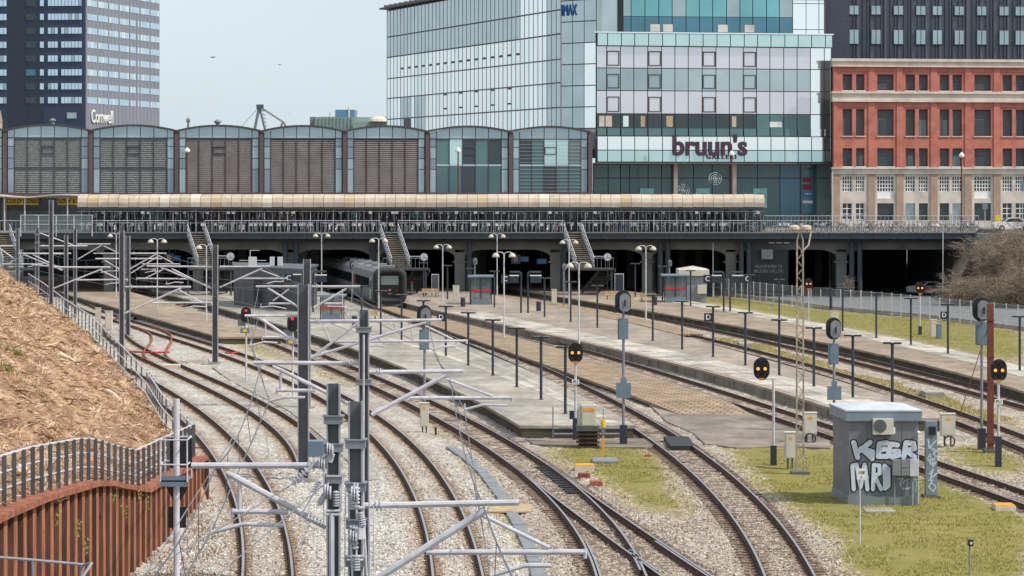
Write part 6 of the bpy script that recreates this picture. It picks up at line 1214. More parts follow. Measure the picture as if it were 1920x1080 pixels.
# front facade: column lines and storeys read off the photograph
def fz(y): return zat(y, FW.D(1340))
fx = [1118, 1137, 1163, 1188, 1214, 1240, 1265, 1290, 1316, 1342, 1367, 1393, 1418, 1443, 1469, 1494, 1519, 1545, 1558]
def frow(y0, y1, mats, o=.0, xs=fx, gap=.05, nm='pane'):
    for i, (a, c) in enumerate(zip(xs[:-1], xs[1:])): FW.part(nm, mats(i), mall, (FW.u(a) + gap, FW.u(c) - gap, fz(y1) + gap, fz(y0) - gap, o, o + .12))
frow(64, 88, lambda i: 'g_band', .5); FW.part('terrace_cap', 'g_white', mall, (FW.u(1112), FW.u(1560), fz(64), fz(62), -.6, .7))
pw = lambda i: 'g_white' if i >= 16 else 'g_pink'
frow(88, 129, pw); frow(129, 171, lambda i: 'g_white' if i >= 16 else ('g_mid' if i < 5 else 'g_grey')); frow(171, 214, pw); frow(214, 256, lambda i: 'g_white' if i >= 16 else ('g_dark' if i < 12 else 'g_green')); 
frow(256, 282, lambda i: 'g_white', .5); frow(282, 304, lambda i: 'g_band', .52)
FW.part('joint_backing', 'mullion', mall, (0, FW.L, fz(306), fz(62), -.15, -.05)); FW.part('band_backing', 'mullion', mall, (-.2, FW.L, fz(305), fz(256), .3, .45)); FW.part('soffit_edge', 'mullion', mall, (-.2, FW.L, fz(308), fz(305), -.2, .7))
frow(240, 256, lambda i: 'g_green' if i < 16 else 'g_white', .13, gap=.08, nm='glass_balustrade')
for x in (1149, 1227, 1329, 1405):     # opening windows with dark frames
    for y0, y1 in ((97, 125), (140, 167), (182, 211)):
        u0, u1, z0, z1 = FW.u(x - 12), FW.u(x + 12), fz(y1), fz(y0); t_ = .14; FW.part('window_frame', 'mullion', mall, (u0, u1, z0, z0 + t_, .13, .2), (u0, u1, z1 - t_, z1, .13, .2), (u0, u0 + t_, z0 + t_, z1 - t_, .13, .2), (u1 - t_, u1, z0 + t_, z1 - t_, .13, .2))
# shelves and furniture glimpsed through the dark storey
for x, w_, m_ in ((1128, 10, 'stone_pale'), (1141, 12, 'stone_pale'), (1173, 10, 'g_pale2'), (1205, 8, 'wood'), (1255, 12, 'wood'), (1376, 8, 'canopy_tan'), (1452, 18, 'white_paint'), (1462, 8, 'white_paint')):
    FW.part('shop_shelf', m_, mall, (FW.u(x - w_ / 2), FW.u(x + w_ / 2), fz(238), fz(218 if m_ != 'white_paint' else 228), .121, .125))
# upper setback storey
UW = Wall((bx(1160, FD + 6), FD + 6), (bx(1548, FD + 9), FD + 9)); uz = lambda y: zat(y, FD + 7)
xs = [1168, 1183, 1209, 1235, 1260, 1286, 1311, 1336, 1362, 1387, 1411, 1437, 1461, 1486]
for i, (a, c) in enumerate(zip(xs[:-1], xs[1:])):
    UW.part('pane', 'g_teal' if i % 4 else 'g_mid', mall, (UW.u(a) + .05, UW.u(c) - .05, uz(31), uz(-2) , 0, .1)); UW.part('pane', 'g_blueteal', mall, (UW.u(a) + .05, UW.u(c) - .05, uz(63), uz(32), 0, .1))
for a, c in ((1486, 1511), (1511, 1535), (1535, 1545)):
    for y0, y1 in ((-2, 5), (5, 54), (54, 66)): UW.part('pane', 'g_white', mall, (UW.u(a) + .04, UW.u(c) - .04, uz(y1) + .04, uz(y0) - .04, 0, .1))
UW.part('joint_backing', 'mullion', mall, (0, UW.L, uz(70), uz(-60), -.2, -.05)); UW.part('dark_return', 'black', mall, (UW.u(1157), UW.u(1167), uz(64), uz(-40), 0, .3)); UW.part('upper_wall', 'g_grey', mall, (UW.u(1100), UW.u(1157), uz(70), uz(-40), 0, .2)); UW.part('sky_storey', 'g_teal', mall, (0, UW.L, uz(-3), uz(-60), 0, .1))
MB().box(UW.pt(UW.L, 0).x - .2, UW.pt(UW.L, 0).x + 3, 326, 340, 15, 40).build('dark_gap', 'zinc_seam', mall)
for x in (1228, 1252, 1355, 1405): UW.part('blind', 'stone_grey', mall, (UW.u(x - 9), UW.u(x + 9), uz(60), uz(46), .1, .13))
# recessed entrance below
EW = Wall((bx(1112, FD + 2), FD + 2), (bx(1560, FD + 7), FD + 7)); ez = lambda y: zat(y, FD + 4)
for a, c, m_ in ((1112, 1140, 'g_green'), (1140, 1163, 'g_green'), (1163, 1180, 'g_entr'), (1180, 1215, 'g_entr'), (1215, 1240, 'g_entr'), (1240, 1260, 'g_entr'), (1268, 1300, 'g_entr'), (1300, 1335, 'g_entr'), (1335, 1368, 'g_entr'), (1380, 1420, 'g_entr'), (1420, 1462, 'g_entr'), (1462, 1500, 'g_blueteal'), (1500, 1530, 'g_entr'), (1530, 1558, 'g_band')):
    EW.part('pane', m_, mall, (EW.u(a) + .06, EW.u(c) - .06, ez(430), ez(334) - .06, 0, .1)); EW.part('pane', m_, mall, (EW.u(a) + .06, EW.u(c) - .06, ez(334) + .06, ez(309), 0, .1))
EW.part('joint_backing', 'mullion', mall, (0, EW.L, DK, ez(306), -.2, -.05))
for x in (1264, 1374): EW.part('column', 'stone_pale', mall, (EW.u(x - 3.5), EW.u(x + 3.5), DK, ez(308), .4, .9))
for x in (1212, 1317, 1424): EW.part('door_portal', 'teal_shop', mall, (EW.u(x - 13), EW.u(x - 6), ez(390), ez(353), .11, .3), (EW.u(x + 6), EW.u(x + 13), ez(390), ez(353), .11, .3), (EW.u(x - 6), EW.u(x + 6), ez(363), ez(353), .11, .3))
for x, y in ((1340, 335), (1280, 357)):      # lace-like hanging wheels
    mb = MB(); c = EW.pt(EW.u(x), ez(y), .25); n = 20
    for r_ in (.75, .5, .25): mb.tube([c + Vector((r_ * math.cos(k * .3142), 0, r_ * math.sin(k * .3142))) for k in range(21)], .035, 4)
    for k in range(10): mb.bar(c, c + Vector((.75 * math.cos(k * .628), 0, .75 * math.sin(k * .628))), .025, 4)
    mb.build('hanging_wheel', 'g_pale2', mall)
mb = MB(); EW.box(mb, EW.u(1502), EW.u(1524), ez(400), ez(318), .12, .2); sp = mb.build('tenant_panel', 'g_blueteal', mall)
for y, m_, h_ in ((337, 'sign_red', 9), (351, 'sign_red', 10), (364, 'sign_blue', 8), (379, 'white_paint', 5)): EW.part('tenant_sign', m_, sp, (EW.u(1504), EW.u(1522), ez(y + h_ / 2), ez(y - h_ / 2), .2, .26))
text('tenant_lettering', 'telenor', .55, EW.pt(EW.u(1513), ez(379), .3), 'white_paint', mall, .01, sx=.8, rz=EW.rz); text('tenant_lettering', 'H&M', .4, EW.pt(EW.u(1513), ez(364), .3), 'white_paint', sp, .01, rz=EW.rz)
q = FW.pt(FW.u(1328), fz(275), .78); text('main_lettering', "bruun's", 3.35, q, 'purple', mall, .12, .085, rz=FW.rz, sx=.93, space=1.0); q = FW.pt(FW.u(1350), fz(294.5), .76); text('sub_lettering', 'GALLERI', .72, q, 'purple', mall, .08, .02, rz=FW.rz, space=1.45)
# ================================================================ brick building and zinc building
BW = Wall((bx(1560, 318), 318), (bx(2000, 322), 322)); bz = lambda y: zat(y, BW.D(1740)); bu = BW.u
bb = thing('brick_building', 'red brick building with stone bands, pale stone ground floor and white windows', 'building', tuple(BW.pt(0, DK)))
openings = []; wins = [(1580, 1598), (1605, 1621), (1645, 1676), (1698, 1716), (1723, 1740), (1762, 1780), (1786, 1804), (1827, 1858.5), (1880, 1898), (1904.5, 1922), (1946, 1976)]
def pierced(name, m_, x0, x1, y0, y1, hs, o0, o1):
    """a storey wall left open at the window holes (x0,x1,y0,y1)"""
    mb = MB(); u = bu(x0)
    for a, c, w0, w1 in hs:
        BW.box(mb, u, bu(a), bz(y1), bz(y0), o0, o1); 
        if w0 > y0: BW.box(mb, bu(a), bu(c), bz(w0), bz(y0), o0, o1)
        if w1 < y1: BW.box(mb, bu(a), bu(c), bz(y1), bz(w1), o0, o1)
        u = bu(c)
    BW.box(mb, u, bu(x1), bz(y1), bz(y0), o0, o1); return mb.build(name, m_, bb)
for nm, y0, y1, w0, w1 in (('upper', 126, 172, 140, 170), ('middle', 191.5, 266, 205, 255), ('lower', 266, 314, 278, 312)):
    pierced('brick_wall', 'brick', 1563, 2000, y0, y1, [(a, c, w0, w1) for a, c in wins], -.5, .0)
    for a, c in wins:
        BW.part('window_recess', 'win_slat', bb, (bu(a), bu(c), bz(w1), bz(w0), -.62, -.45)); BW.part('window_sill', 'stone_grey', bb, (bu(a) - .1, bu(c) + .1, bz(w1) - .12, bz(w1), -.1, .12)); d = bu(c) - bu(a)
        if w0 > 150: BW.part('glass', 'g_dark' if random.random() < .7 else 'g_green', bb, (bu(a) + d * .5 * random.random(), bu(c) - .1, bz(w1) + .05, bz(w0 + (w1 - w0) * .4), -.45, -.41))
        for k in range(5): z = bz(w1) + (bz(w0) - bz(w1)) * (k + .5) / 5; BW.part('blind_slat', 'zinc_seam', bb, (bu(a), bu(c), z, z + .05, -.45, -.42)) if w0 < 150 else None
for x in (1563, 1634, 1687, 1751, 1815, 1869, 1934):     # brick pilasters
    for y0, y1 in ((126, 172), (191.5, 314)): BW.part('pilaster', 'brick', bb, (bu(x - 6 if x > 1563 else x), bu(x + 6), bz(y1), bz(y0), 0, .12))
for a, c in ((1576, 1625), (1641, 1680), (1694, 1744), (1758, 1808), (1823, 1862), (1876, 1926)):
    for y in (131, 198): BW.part('brick_hood', 'brick', bb, (bu(a), bu(c), bz(y + 3), bz(y), 0, .1))
for y0, y1, o in ((110.8, 116, .5), (116, 123, .3), (123, 126, .38), (172, 176, .45), (176, 188, .25), (188, 191.5, .35), (313.7, 317, .5), (317, 326, .28)): BW.part('cornice', 'stone_pale' if y0 < 300 else 'stone_grey', bb, (bu(1560) - (.1 if o > .4 else 0), bu(2000), bz(y1), bz(y0), -.3, o))
pierced('stone_wall', 'stone_grey', 1560, 2000, 326, 372, [(a, c, 331, 359) if c - a < 25 else (a, c, 331, 372) for a, c in wins], -.5, -.02); pierced('stone_wall', 'stone_grey', 1560, 2000, 372, 432, [(a, c, 381, 414) for a, c in wins], -.5, -.021)
for x in (1568, 1634, 1687, 1751, 1815, 1869, 1934): BW.part('stone_pier', 'stone_brown', bb, (bu(x - 6.5), bu(x + 6.5), DK, bz(326), -.02, .14))
BW.part('inside', 'g_dark', bb, (bu(1560), bu(2000), DK, bz(112), -.9, -.65))
def white_window(a, c, y0, y1, nx, nz):
    u0, u1, z0, z1 = bu(a), bu(c), bz(y1), bz(y0); r_ = []; t_ = .085
    for i in range(nx + 1): u = u0 + (u1 - u0) * i / nx; r_.append((u - t_ / 2, u + t_ / 2, z0, z1, -.3, -.2))
    for i in range(nz + 1): z = z0 + (z1 - z0) * i / nz; r_.append((u0, u1, z - t_ / 2, z + t_ / 2, -.295, -.205))
    o = BW.part('white_window', 'win_white', bb, *r_); BW.part('pane', 'g_dark', o, (u0, u1, z0, z1, -.34, -.31))
for i, (a, c) in enumerate(wins):
    wide = c - a > 25
    white_window(a, c, 331, 359, 6 if wide else 4, 4)
    if wide: BW.part('white_panel', 'win_white', bb, (bu(a), bu(c), bz(372), bz(359), -.3, -.22)); 
    BW.part('shop_window', 'g_dark' if i % 3 else 'g_mid', bb, (bu(a), bu(c), bz(414), bz(381), -.4, -.32))
    if i in (0, 1, 8, 9): white_window(a, c, 381, 411, 2, 3)
BW.part('downpipe', 'lamp_white', bb, (bu(1559), bu(1560.5), DK, bz(320), .2, .35))
ZW = Wall((bx(1556, 330), 330), (bx(2000, 333), 333)); zz_ = lambda y: zat(y, ZW.D(1740)); zn = thing('zinc_building', 'dark grey zinc-clad block with vertical seams rising above the brick building', 'building', tuple(ZW.pt(0, DK)))
ZW.part('wall', 'zinc', zn, (0, ZW.L, 10, 46, -3, 0))
for i in range(52): u = ZW.L * i / 52 + (.12 if i % 3 else -.1); ZW.part('seam', 'zinc_seam', zn, (u - .09, u + .09, zz_(112) - 2, 46, 0, .22))
for x in (1601, 1642, 1684, 1726, 1757, 1798, 1840, 1882, 1912, 1953):
    for y0, y1 in ((12, 28), (57, 83), (-34, -8)):
        u0, u1 = ZW.u(x - 9), ZW.u(x + 9); o = ZW.part('window', 'zinc_seam', zn, (u0 - .08, u1 + .08, zz_(y1) - .08, zz_(y0) + .08, .22, .3)); ZW.part('pane', 'g_mid', o, (u0, u0 + (u1 - u0) * .42, zz_(y1), zz_(y0), .3, .34)); ZW.part('pane', 'g_mid', o, (u0 + (u1 - u0) * .5, u1 - (u1 - u0) * .08, zz_(y1), zz_(y0), .3, .34))
# ================================================================ hotel tower
TK = 640 / 450.; TA = Wall((bx(-60, 643), 643), (bx(160, 640), 640)); TB = Wall((bx(160, 640), 640), (-63.6 * TK, 480 * TK)); tw = thing('hotel_tower', 'tall dark hotel tower with white window bands and white lettering', 'building', (bx(160, 640), 640, 0))
ta = lambda y: zat(y, 640.); HT = ta(-60)
MB().prism([TA.pt(0, 0)[:2], TA.pt(TA.L, 0)[:2], TB.pt(TB.L, 0)[:2], (-75 * TK, 500 * TK), (-110 * TK, 490 * TK)], 0, HT).build('core', 'hotel_dark', tw); TB.part('grey_wall', 'hotel_grey', tw, (0, TB.L, 0, HT, 0, .25)); TA.part('recess_shade', 'hotel_recess_shade', tw, (TA.u(15), TA.u(52), 0, HT, 0, .05)); TA.part('recess_shade', 'hotel_recess_shade', tw, (TA.u(52), TA.u(82), 0, HT, 0, .1))  # no recess is cut: flat panels carry its shade in a darker colour
rows_ = [182 - 26.1 * k for k in range(9)]
for k, y in enumerate(rows_):
    z0, z1 = ta(y + 11.5), ta(y)
    segsA = [(-20, 13), (90, 109), (115, 154)] if k < 6 else [(-20, 13), (90, 154)]
    for a, c in segsA + [(75, 83)]:
        n = max(1, int((c - a) / 6))
        for i in range(n): u0, u1 = TA.u(a + (c - a) * i / n), TA.u(a + (c - a) * (i + 1) / n); TA.part('window', 'g_hotel' if random.random() < .85 else 'g_mid', tw, (u0 + .05, u1 - .05, z0, z1, .1, .22))
    TA.part('window', 'g_blueteal' if k == 2 else 'g_dark', tw, (TA.u(49), TA.u(67), z0, z1, .1, .16))
    nB = 7
    for b_ in range(nB):
        u0, u1 = TB.L * (b_ + .06) / nB, TB.L * (b_ + .94) / nB
        n = 5
        for i in range(n):
            if b_ == 4 and i == 3 and k < 7: continue
            TB.part('window', 'g_hotel' if random.random() < .8 else 'g_pale2', tw, (u0 + (u1 - u0) * i / n + .05, u0 + (u1 - u0) * (i + 1) / n - .05, z0, z1, .25, .34))
for i in range(40): TB.part('seam', 'zinc_seam', tw, (TB.L * i / 40 - .03, TB.L * i / 40 + .03, 0, HT, .25, .28)) if i % 2 else None
text('hotel_lettering', 'Comwell', 4.5, TB.pt(TB.L * .195, ta(218.5), .5), 'white_paint', tw, .1, .025, rz=TB.rz, sx=.78)
TA.part('window', 'g_mid', tw, (TA.u(126), TA.u(144), ta(222), ta(211), .1, .2))
# tan gabled bit at the far left edge
sp = thing('tan_gable', 'sliver of a tan gabled house at the left edge below the tower', 'building', (bx(-5, 380), 380, DK)); MB().box(bx(-60, 380), bx(-21, 380), 380, 390, 0, zat(226, 380)).build('wall', 'canopy_tan', sp); MB().xz([(bx(-60, 380), zat(226, 380)), (bx(-20, 380), zat(226, 380)), (bx(-24, 380), zat(205, 380)), (bx(-32, 380), zat(190, 380))], 379.8, 390).build('roof', 'stone_brown', sp)
# green copper block with blue box
g1 = thing('copper_block', 'distant weathered green block with a blue roof box beside the shopping centre', 'building', (bx(650, 520), 520, 0)); q = lambda x: bx(x, 520); z = lambda y: zat(y, 520)
MB().box(q(588), q(740), 522, 560, 0, z(219)).build('wall', 'copper', g1); MB().box(q(578), q(590), 524, 560, 0, z(219) + .1).build('side_wall', 'grey_mid', g1); MB().box(q(664), q(740), 516, 521.8, 0, z(229)).build('front_wall', 'copper', g1); MB().box(q(622), q(659), 530, 540, z(219), z(203)).build('roof_box', 'blue_box', g1); MB().box(q(592), q(620), 530, 545, z(219), z(216)).build('roof_unit', 'stone_grey', g1)
for i in range(22): X = q(590 + i * 6.8); MB().box(X - .05, X + .05, 521.85, 522, z(240), z(219)).build('seam', 'grey_mid', g1) if i < 11 else None
for x, y in ((613, 208), (648, 198), (664, 209)): MB().bar((q(x), 530, z(219)), (q(x), 530, z(y)), .2, 6).build('flue', 'stone_grey', g1)
MB().lathe((q(712), 515, z(229)), [(2.0, 0), (1.7, .5), (.8, 1.0)], 12).build('dome', 'stone_pale', g1)
# cable mast
D_ = 600.; P = lambda x, y: A(x, y, D_); cmx = thing('cable_mast', 'distant tripod mast with stay cables above the hall roof', 'mast', tuple(P(485, 250)))
MB().bar(P(476, 250), P(486, 202), .35, 6).build('leg', 'grey_mid', cmx); MB().bar(P(499, 250), P(487, 202), .3, 6).build('leg', 'grey_mid', cmx); MB().box(P(481, 0).x, P(494, 0).x, D_ - .5, D_ + .5, P(0, 204).z, P(0, 196).z).build('head', 'grey_dark', cmx); MB().bar(P(492, 203), P(530, 228), .22, 5).build('stay', 'grey_mid', cmx); MB().bar(P(484, 203), P(450, 240), .06, 4).build('cable', 'grey_mid', cmx)
MB().bar(P(524, 245), P(531, 228), .25, 5).bar(P(531, 228), P(540, 245), .25, 5).build('anchor', 'grey_mid', cmx); mb = MB()
for k in range(6): mb.bar(P(490 + k * 1.5, 206 + k * 7), P(496 + k * 1.2, 209 + k * 7), .12, 4)
mb.build('rungs', 'grey_mid', cmx)
# birds
def bird(label, x, y, D_, s):
    c = A(x, y, D_); o = MB(); o.add([c + Vector((-.05, 0, 0)) * s, c + Vector((.35, 0, .1)) * s, c + Vector((.35, .1, 0)) * s, c + Vector((.9, 0, .35)) * s, c + Vector((-.7, .2, .3)) * s, c + Vector((-.35, .3, .05)) * s, c + Vector((0, -.3, .02)) * s], [(0, 2, 1), (1, 2, 3), (0, 1, 4), (0, 4, 5), (0, 6, 1), (0, 5, 2)]); o.bar(c + Vector((-.3, 0, 0)) * s, c + Vector((.45, 0, .18)) * s, .1 * s, 6); tag(o.build('bird', 'bird'), label, 'bird')
bird('dark bird in flight in the pale sky right of the tower', 399, 108, 150, .24); bird('small pale-winged bird higher right in the sky', 524, 122, 180, .2); bird('tiny distant bird above the cable mast', 542, 214, 260, .12)
# ================================================================ train
def train():
    d0 = G(733, 577, .19).y; D1 = 326.; sl = float(tx('T5', d0 + 10) - tx('T5', d0)) / 10; X0 = float(tx('T5', d0))
    t = thing('train', 'grey diesel train with a thick black rubber front frame standing under the bridge', 'train', (X0, d0, .2)); f = lambda d: (float(tx('T5', d)))
    prof = [(-1.5, 1.0), (-1.55, 1.9), (-1.5, 2.9), (-1.3, 3.5), (-.9, 3.8), (0, 3.9), (.9, 3.8), (1.3, 3.5), (1.5, 2.9), (1.55, 1.9), (1.5, 1.0), (1.25, .55), (-1.25, .55)]
    ds = np.linspace(d0 + 1.0, D1, 24); mb = MB(); n = len(prof)
    for d in ds: mb.v += [(f(d) + x, d, z) for x, z in prof]
    for i in range(len(ds) - 1):
        for j in range(n): k = (j + 1) % n; mb.f.append((i * n + j, i * n + k, (i + 1) * n + k, (i + 1) * n + j)); mb.m.append(1 if 2 <= j <= 7 else 0)
    mb.f.append(tuple(range(n))[::-1]); mb.m.append(0); mb.build('body', ['train_body', 'train_roof'], t)
    # side windows on the left flank
    d = d0 + 4.5; k = 0
    while d < D1 - 4:
        a, b = d, d + 3.4; mb = MB(); mb.add([(f(a) - 1.57, a, 1.95), (f(b) - 1.57, b, 1.95), (f(b) - 1.53, b, 2.85), (f(a) - 1.53, a, 2.85)], [(3, 2, 1, 0)]); mb.build('side_window', 'train_glass' if k != 3 else 'train_red', t); d += 3.6; k += 1
    a, b = d0 + 2.2, d0 + 3.4; dr = MB().add([(f(a) - 1.575, a, .9), (f(b) - 1.575, b, .9), (f(b) - 1.54, b, 3.0), (f(a) - 1.54, a, 3.0)], [(3, 2, 1, 0)]).build('cab_door', 'lamp_white', t)
    MB().add([(f(a + .3) - 1.58, a + .3, 1.9), (f(b - .3) - 1.58, b - .3, 1.9), (f(b - .3) - 1.55, b - .3, 2.7), (f(a + .3) - 1.55, a + .3, 2.7)], [(3, 2, 1, 0)]).build('door_window', 'train_glass', dr)
    # rubber ring front
    def rr(w_, h, cz, r, m=6):
        pts = []
        for sx, sz, a0 in ((1, 1, 0), (-1, 1, 90), (-1, -1, 180), (1, -1, 270)):
            for k in range(m + 1): a = R(a0 + 90 * k / m); pts.append((sx * (w_ / 2 - r) + r * math.cos(a), cz + sz * (h / 2 - r) + r * math.sin(a)))
        return pts
    rings = [(3.0, 3.3, 2.25, .75, 1.1), (3.16, 3.45, 2.25, .8, .6), (3.16, 3.45, 2.25, .8, .15), (2.9, 3.2, 2.25, .75, -.12), (2.35, 2.65, 2.25, .55, -.16), (2.05, 2.35, 2.25, .45, .1), (1.95, 2.2, 2.25, .4, .55)]
    mb = MB(); nn = None
    for w_, h, cz, r, dy in rings: P = rr(w_, h, cz, r); nn = len(P); mb.v += [(f(d0 + dy) + x, d0 + dy, z) for x, z in P]
    for i in range(len(rings) - 1):
        for j in range(nn): k = (j + 1) % nn; mb.f.append((i * nn + j, i * nn + k, (i + 1) * nn + k, (i + 1) * nn + j)); mb.m.append(0)
    mb.build('rubber_frame', 'train_rubber', t, smooth=True)
    x = f(d0 + .5); cf = MB().box(x - 1.0, x + 1.0, d0 + .5, d0 + .9, 1.15, 3.4).build('cab_front', 'train_rubber', t)
    MB().box(x - .85, x + .85, d0 + .46, d0 + .5, 2.35, 3.2).build('windscreen', 'g_mid', cf)
    for s in (-.7, .7): disc(MB(), x + s, d0 + .5, 1.85, .09, .05).build('tail_lamp', 'red', cf)
    disc(MB(), x, d0 + .5, 1.85, .16, .05, 8).build('emblem', 'red', cf); MB().box(x - .1, x + .1, d0 + .44, d0 + .45, 1.82, 1.88).build('emblem_bar', 'white_paint', cf); text('number', '5277', .2, (x + .05, d0 + .48, 1.5), 'white_paint', cf, .004)
    MB().box(x - .45, x + .45, d0 - .1, d0 + 1, .45, .85).build('coupler', 'black', t); MB().xz([(x - 1.3, .6), (x - .7, .2), (x + .7, .2), (x + 1.3, .6)], d0 + .1, d0 + .9).build('plough', 'galv_dark', t)
    for d in (d0 + 3, d0 + 5.5, d0 + 19, d0 + 21.5):
        for s in (-.75, .75): MB().bar((f(d) + s - .07, d, .64), (f(d) + s + .07, d, .64), .45, 16).build('wheel', 'rail_rust', t)
    for k in range(6): d = d0 + 3 + k * 6; MB().box(f(d) - .7, f(d) + .7, d, d + 2.2, 3.85, 4.08).build('roof_unit', 'train_roof', t)
train()
# ================================================================ mesh fence, shrubs, cars at the right
m = bpy.data.materials.new('wire_mesh'); m.use_nodes = True; n = m.node_tree; b_ = n.nodes['Principled BSDF']; b_.inputs['Base Color'].default_value = lin(150, 152, 152); b_.inputs['Alpha'].default_value = .28; b_.inputs['Roughness'].default_value = .6; M['wire_mesh'] = m
fp = [G(x, y) for x, y in ((1285, 551), (1372, 560), (1445, 570), (1659, 590), (1809, 607), (1907, 617), (2010, 632))]
fn = thing('mesh_fence', 'long grey wire mesh fence with pale posts along the grass strip', 'fence', tuple(fp[2])); pp = along([(p.x, p.y) for p in fp], 2.0); me = MB().box(-.04, .04, -.04, .04, 0, 2.05).mesh('post', 'galv')
for i, a in enumerate(pp):
    o = local('post', me, fn); o.location = (a[0] - fn.location.x, a[1] - fn.location.y, 0)
    if i + 1 < len(pp):
        b = pp[i + 1]; MB().add([(a[0], a[1] + .05, .15), (b[0], b[1] + .05, .15), (b[0], b[1] + .05, 1.95), (a[0], a[1] + .05, 1.95)], [(0, 1, 2, 3)]).build('mesh_panel', 'wire_mesh', fn)
        for z in (.15, 1.0, 1.95): MB().bar((a[0], a[1] + .05, z), (b[0], b[1] + .05, z), .018, 4).build('wire_rail', 'galv', fn)
mat('thicket_soil', lin(112, 98, 84), .95, 0, .25, .8, .5, 10)
struct(MB().add([(bx(1776, 262), 262, -.2), (75, 246, -.2), (75, 300, 7), (bx(1840, 285), 300, 6.7), (bx(1836, 281), 281, 6.5)], [(0, 1, 2, 3), (0, 3, 4)]).build('bank', 'thicket_soil'), 'brown slope under the bare shrubs beside the bridge end')
mat('twig1', lin(136, 120, 104), .95); mat('twig2', lin(168, 150, 128), .95); mat('twig3', lin(104, 90, 78), .95)
def shrub(label, x, y, D_, h, wd, n=260, seed=0):
    rnd = random.Random(seed); c = A(x, y, D_); t = thing('bare_shrub', label, 'shrub', tuple(c)); st = MB(); tw_ = MB()
    def tri(mb, p, q, r, mi):
        d = (q - p).normalized(); u = d.orthogonal().normalized(); v = d.cross(u)
        mb.add([p + u * r, p - u * r * .5 + v * r * .86, p - u * r * .5 - v * r * .86, q], [(0, 1, 3), (1, 2, 3), (2, 0, 3)], mi)
    for i in range(16):
        a = rnd.uniform(0, 6.28); p = c + Vector((rnd.uniform(-wd, wd) * .35, rnd.uniform(-1, 1), 0)); q = p + Vector((math.cos(a) * wd * rnd.uniform(.2, .8), math.sin(a) * wd * .6, h * rnd.uniform(.5, .95))); tri(st, p, q, .07, 0)
        for k in range(n // 8):
            s = rnd.uniform(.1, 1); b0 = p.lerp(q, s); dr = Vector((rnd.gauss(0, 1), rnd.gauss(0, .8), rnd.uniform(-.5, .9))); L = rnd.uniform(.5, 2.2) * (1.2 - s * .4) * min(1, h / 4.5); b1 = b0 + dr.normalized() * L; mi = rnd.choice((0, 0, 1, 2)); tri(tw_, b0, b1, .022, mi)
            for k2 in range(6): s2 = rnd.uniform(.2, 1); e0 = b0.lerp(b1, s2); e1 = e0 + (dr.normalized() + Vector((rnd.gauss(0, .7), rnd.gauss(0, .7), rnd.gauss(.1, .5)))).normalized() * rnd.uniform(.3, 1.0) * min(1, h / 4.5); tri(tw_, e0, e1, .014, rnd.choice((0, 1, 1, 2)))
    st.build('stems', 'twig3', t); o = tw_.build('twigs', ['twig1', 'twig2', 'twig3'], t); o['kind'] = 'stuff'
shrub('bare brown shrub at the bridge end, tallest and furthest right', 1912, 548, 270, 8.2, 5.0, 520, 1); shrub('bare brown shrub right behind the parked police car', 1866, 560, 266, 7.0, 3.6, 520, 2); shrub('low tangled bare shrub at the left end of the thicket', 1812, 583, 262, 4.0, 3.6, 380, 3); shrub('low bare shrub in front of the thicket behind the fence', 1885, 592, 258, 4.6, 5.0, 420, 4); shrub('bare shrub at the right edge behind the fence', 1940, 598, 256, 6.0, 4.2, 380, 5)
shrub('bare shrub hugging the bridge abutment left of the tall one', 1846, 530, 277, 5.4, 2.6, 420, 8)
shrub('small reddish bare bush at the foot of a bridge column', 1592, 548, 280, 1.8, .45, 50, 6); shrub('small bare bush by the fence below the first displays', 1395, 560, 283, 1.6, .45, 50, 7)
def car(label, loc, rz, m_, stripe=None):
    t = thing('parked_car', label, 'car', loc); t.rotation_euler = (0, 0, rz); mb = MB()
    side = [(-2.1, .35), (-2.15, .75), (-1.95, .95), (-1.1, 1.02), (-.55, 1.42), (.75, 1.46), (1.55, 1.02), (2.1, .92), (2.15, .4), (1.9, .28), (-1.9, .28)]
    local('body', MB().xz(side, -.85, .85).mesh('body', m_), t)
    local('side_window', MB().xz([(-.95, 1.02), (-.5, 1.36), (.7, 1.4), (1.3, 1.03)], -.87, -.86).mesh('side_window', 'train_glass'), t); local('side_window', MB().xz([(-.95, 1.02), (-.5, 1.36), (.7, 1.4), (1.3, 1.03)], .86, .87).mesh('side_window', 'train_glass'), t)
    local('windscreen', MB().add([(-1.12, -.72, 1.03), (-1.12, .72, 1.03), (-.57, .66, 1.43), (-.57, -.66, 1.43)], [(3, 2, 1, 0)]).mesh('windscreen', 'train_glass'), t); local('rear_window', MB().add([(1.53, -.7, 1.05), (1.53, .7, 1.05), (.8, .66, 1.46), (.8, -.66, 1.46)], [(0, 1, 2, 3)]).mesh('rear_window', 'train_glass'), t)
    for sx in (-1.3, 1.35):
        for sy in (-.8, .8): w_ = local('wheel', MB().bar((sx, sy - .1, .32), (sx, sy + .1, .32), .32, 14).mesh('wheel', 'tyre'), t); local('rim', MB().bar((sx, sy - .12, .32), (sx, sy + .12, .32), .18, 10).mesh('rim', 'galv'), w_)
    for sy in (-.62, .62): local('headlight', MB().cbox((-2.12, sy, .66), .08, .3, .14).mesh('headlight', 'lamp_white'), t); local('tail_light', MB().cbox((2.12, sy, .7), .08, .3, .16).mesh('tail_light', 'red'), t)
    if stripe: local('red_stripe', MB().xz([(-2.0, .5), (-2.0, .75), (2.0, .8), (2.0, .6)], -.875, -.865).mesh('red_stripe', 'red'), t); local('blue_stripe', MB().xz([(-1.2, .8), (-1.0, .95), (1.0, .95), (.6, .8)], -.876, -.866).mesh('blue_stripe', 'sign_blue'), t)
car('white car with red side stripes parked under the bridge beside the shrubs', tuple(G(1738, 553)), R(28), 'white_paint', True); car('white car parked on the street at the right edge above the shrubs', (bx(1897, 296), 296, DK), R(3), 'white_paint'); 
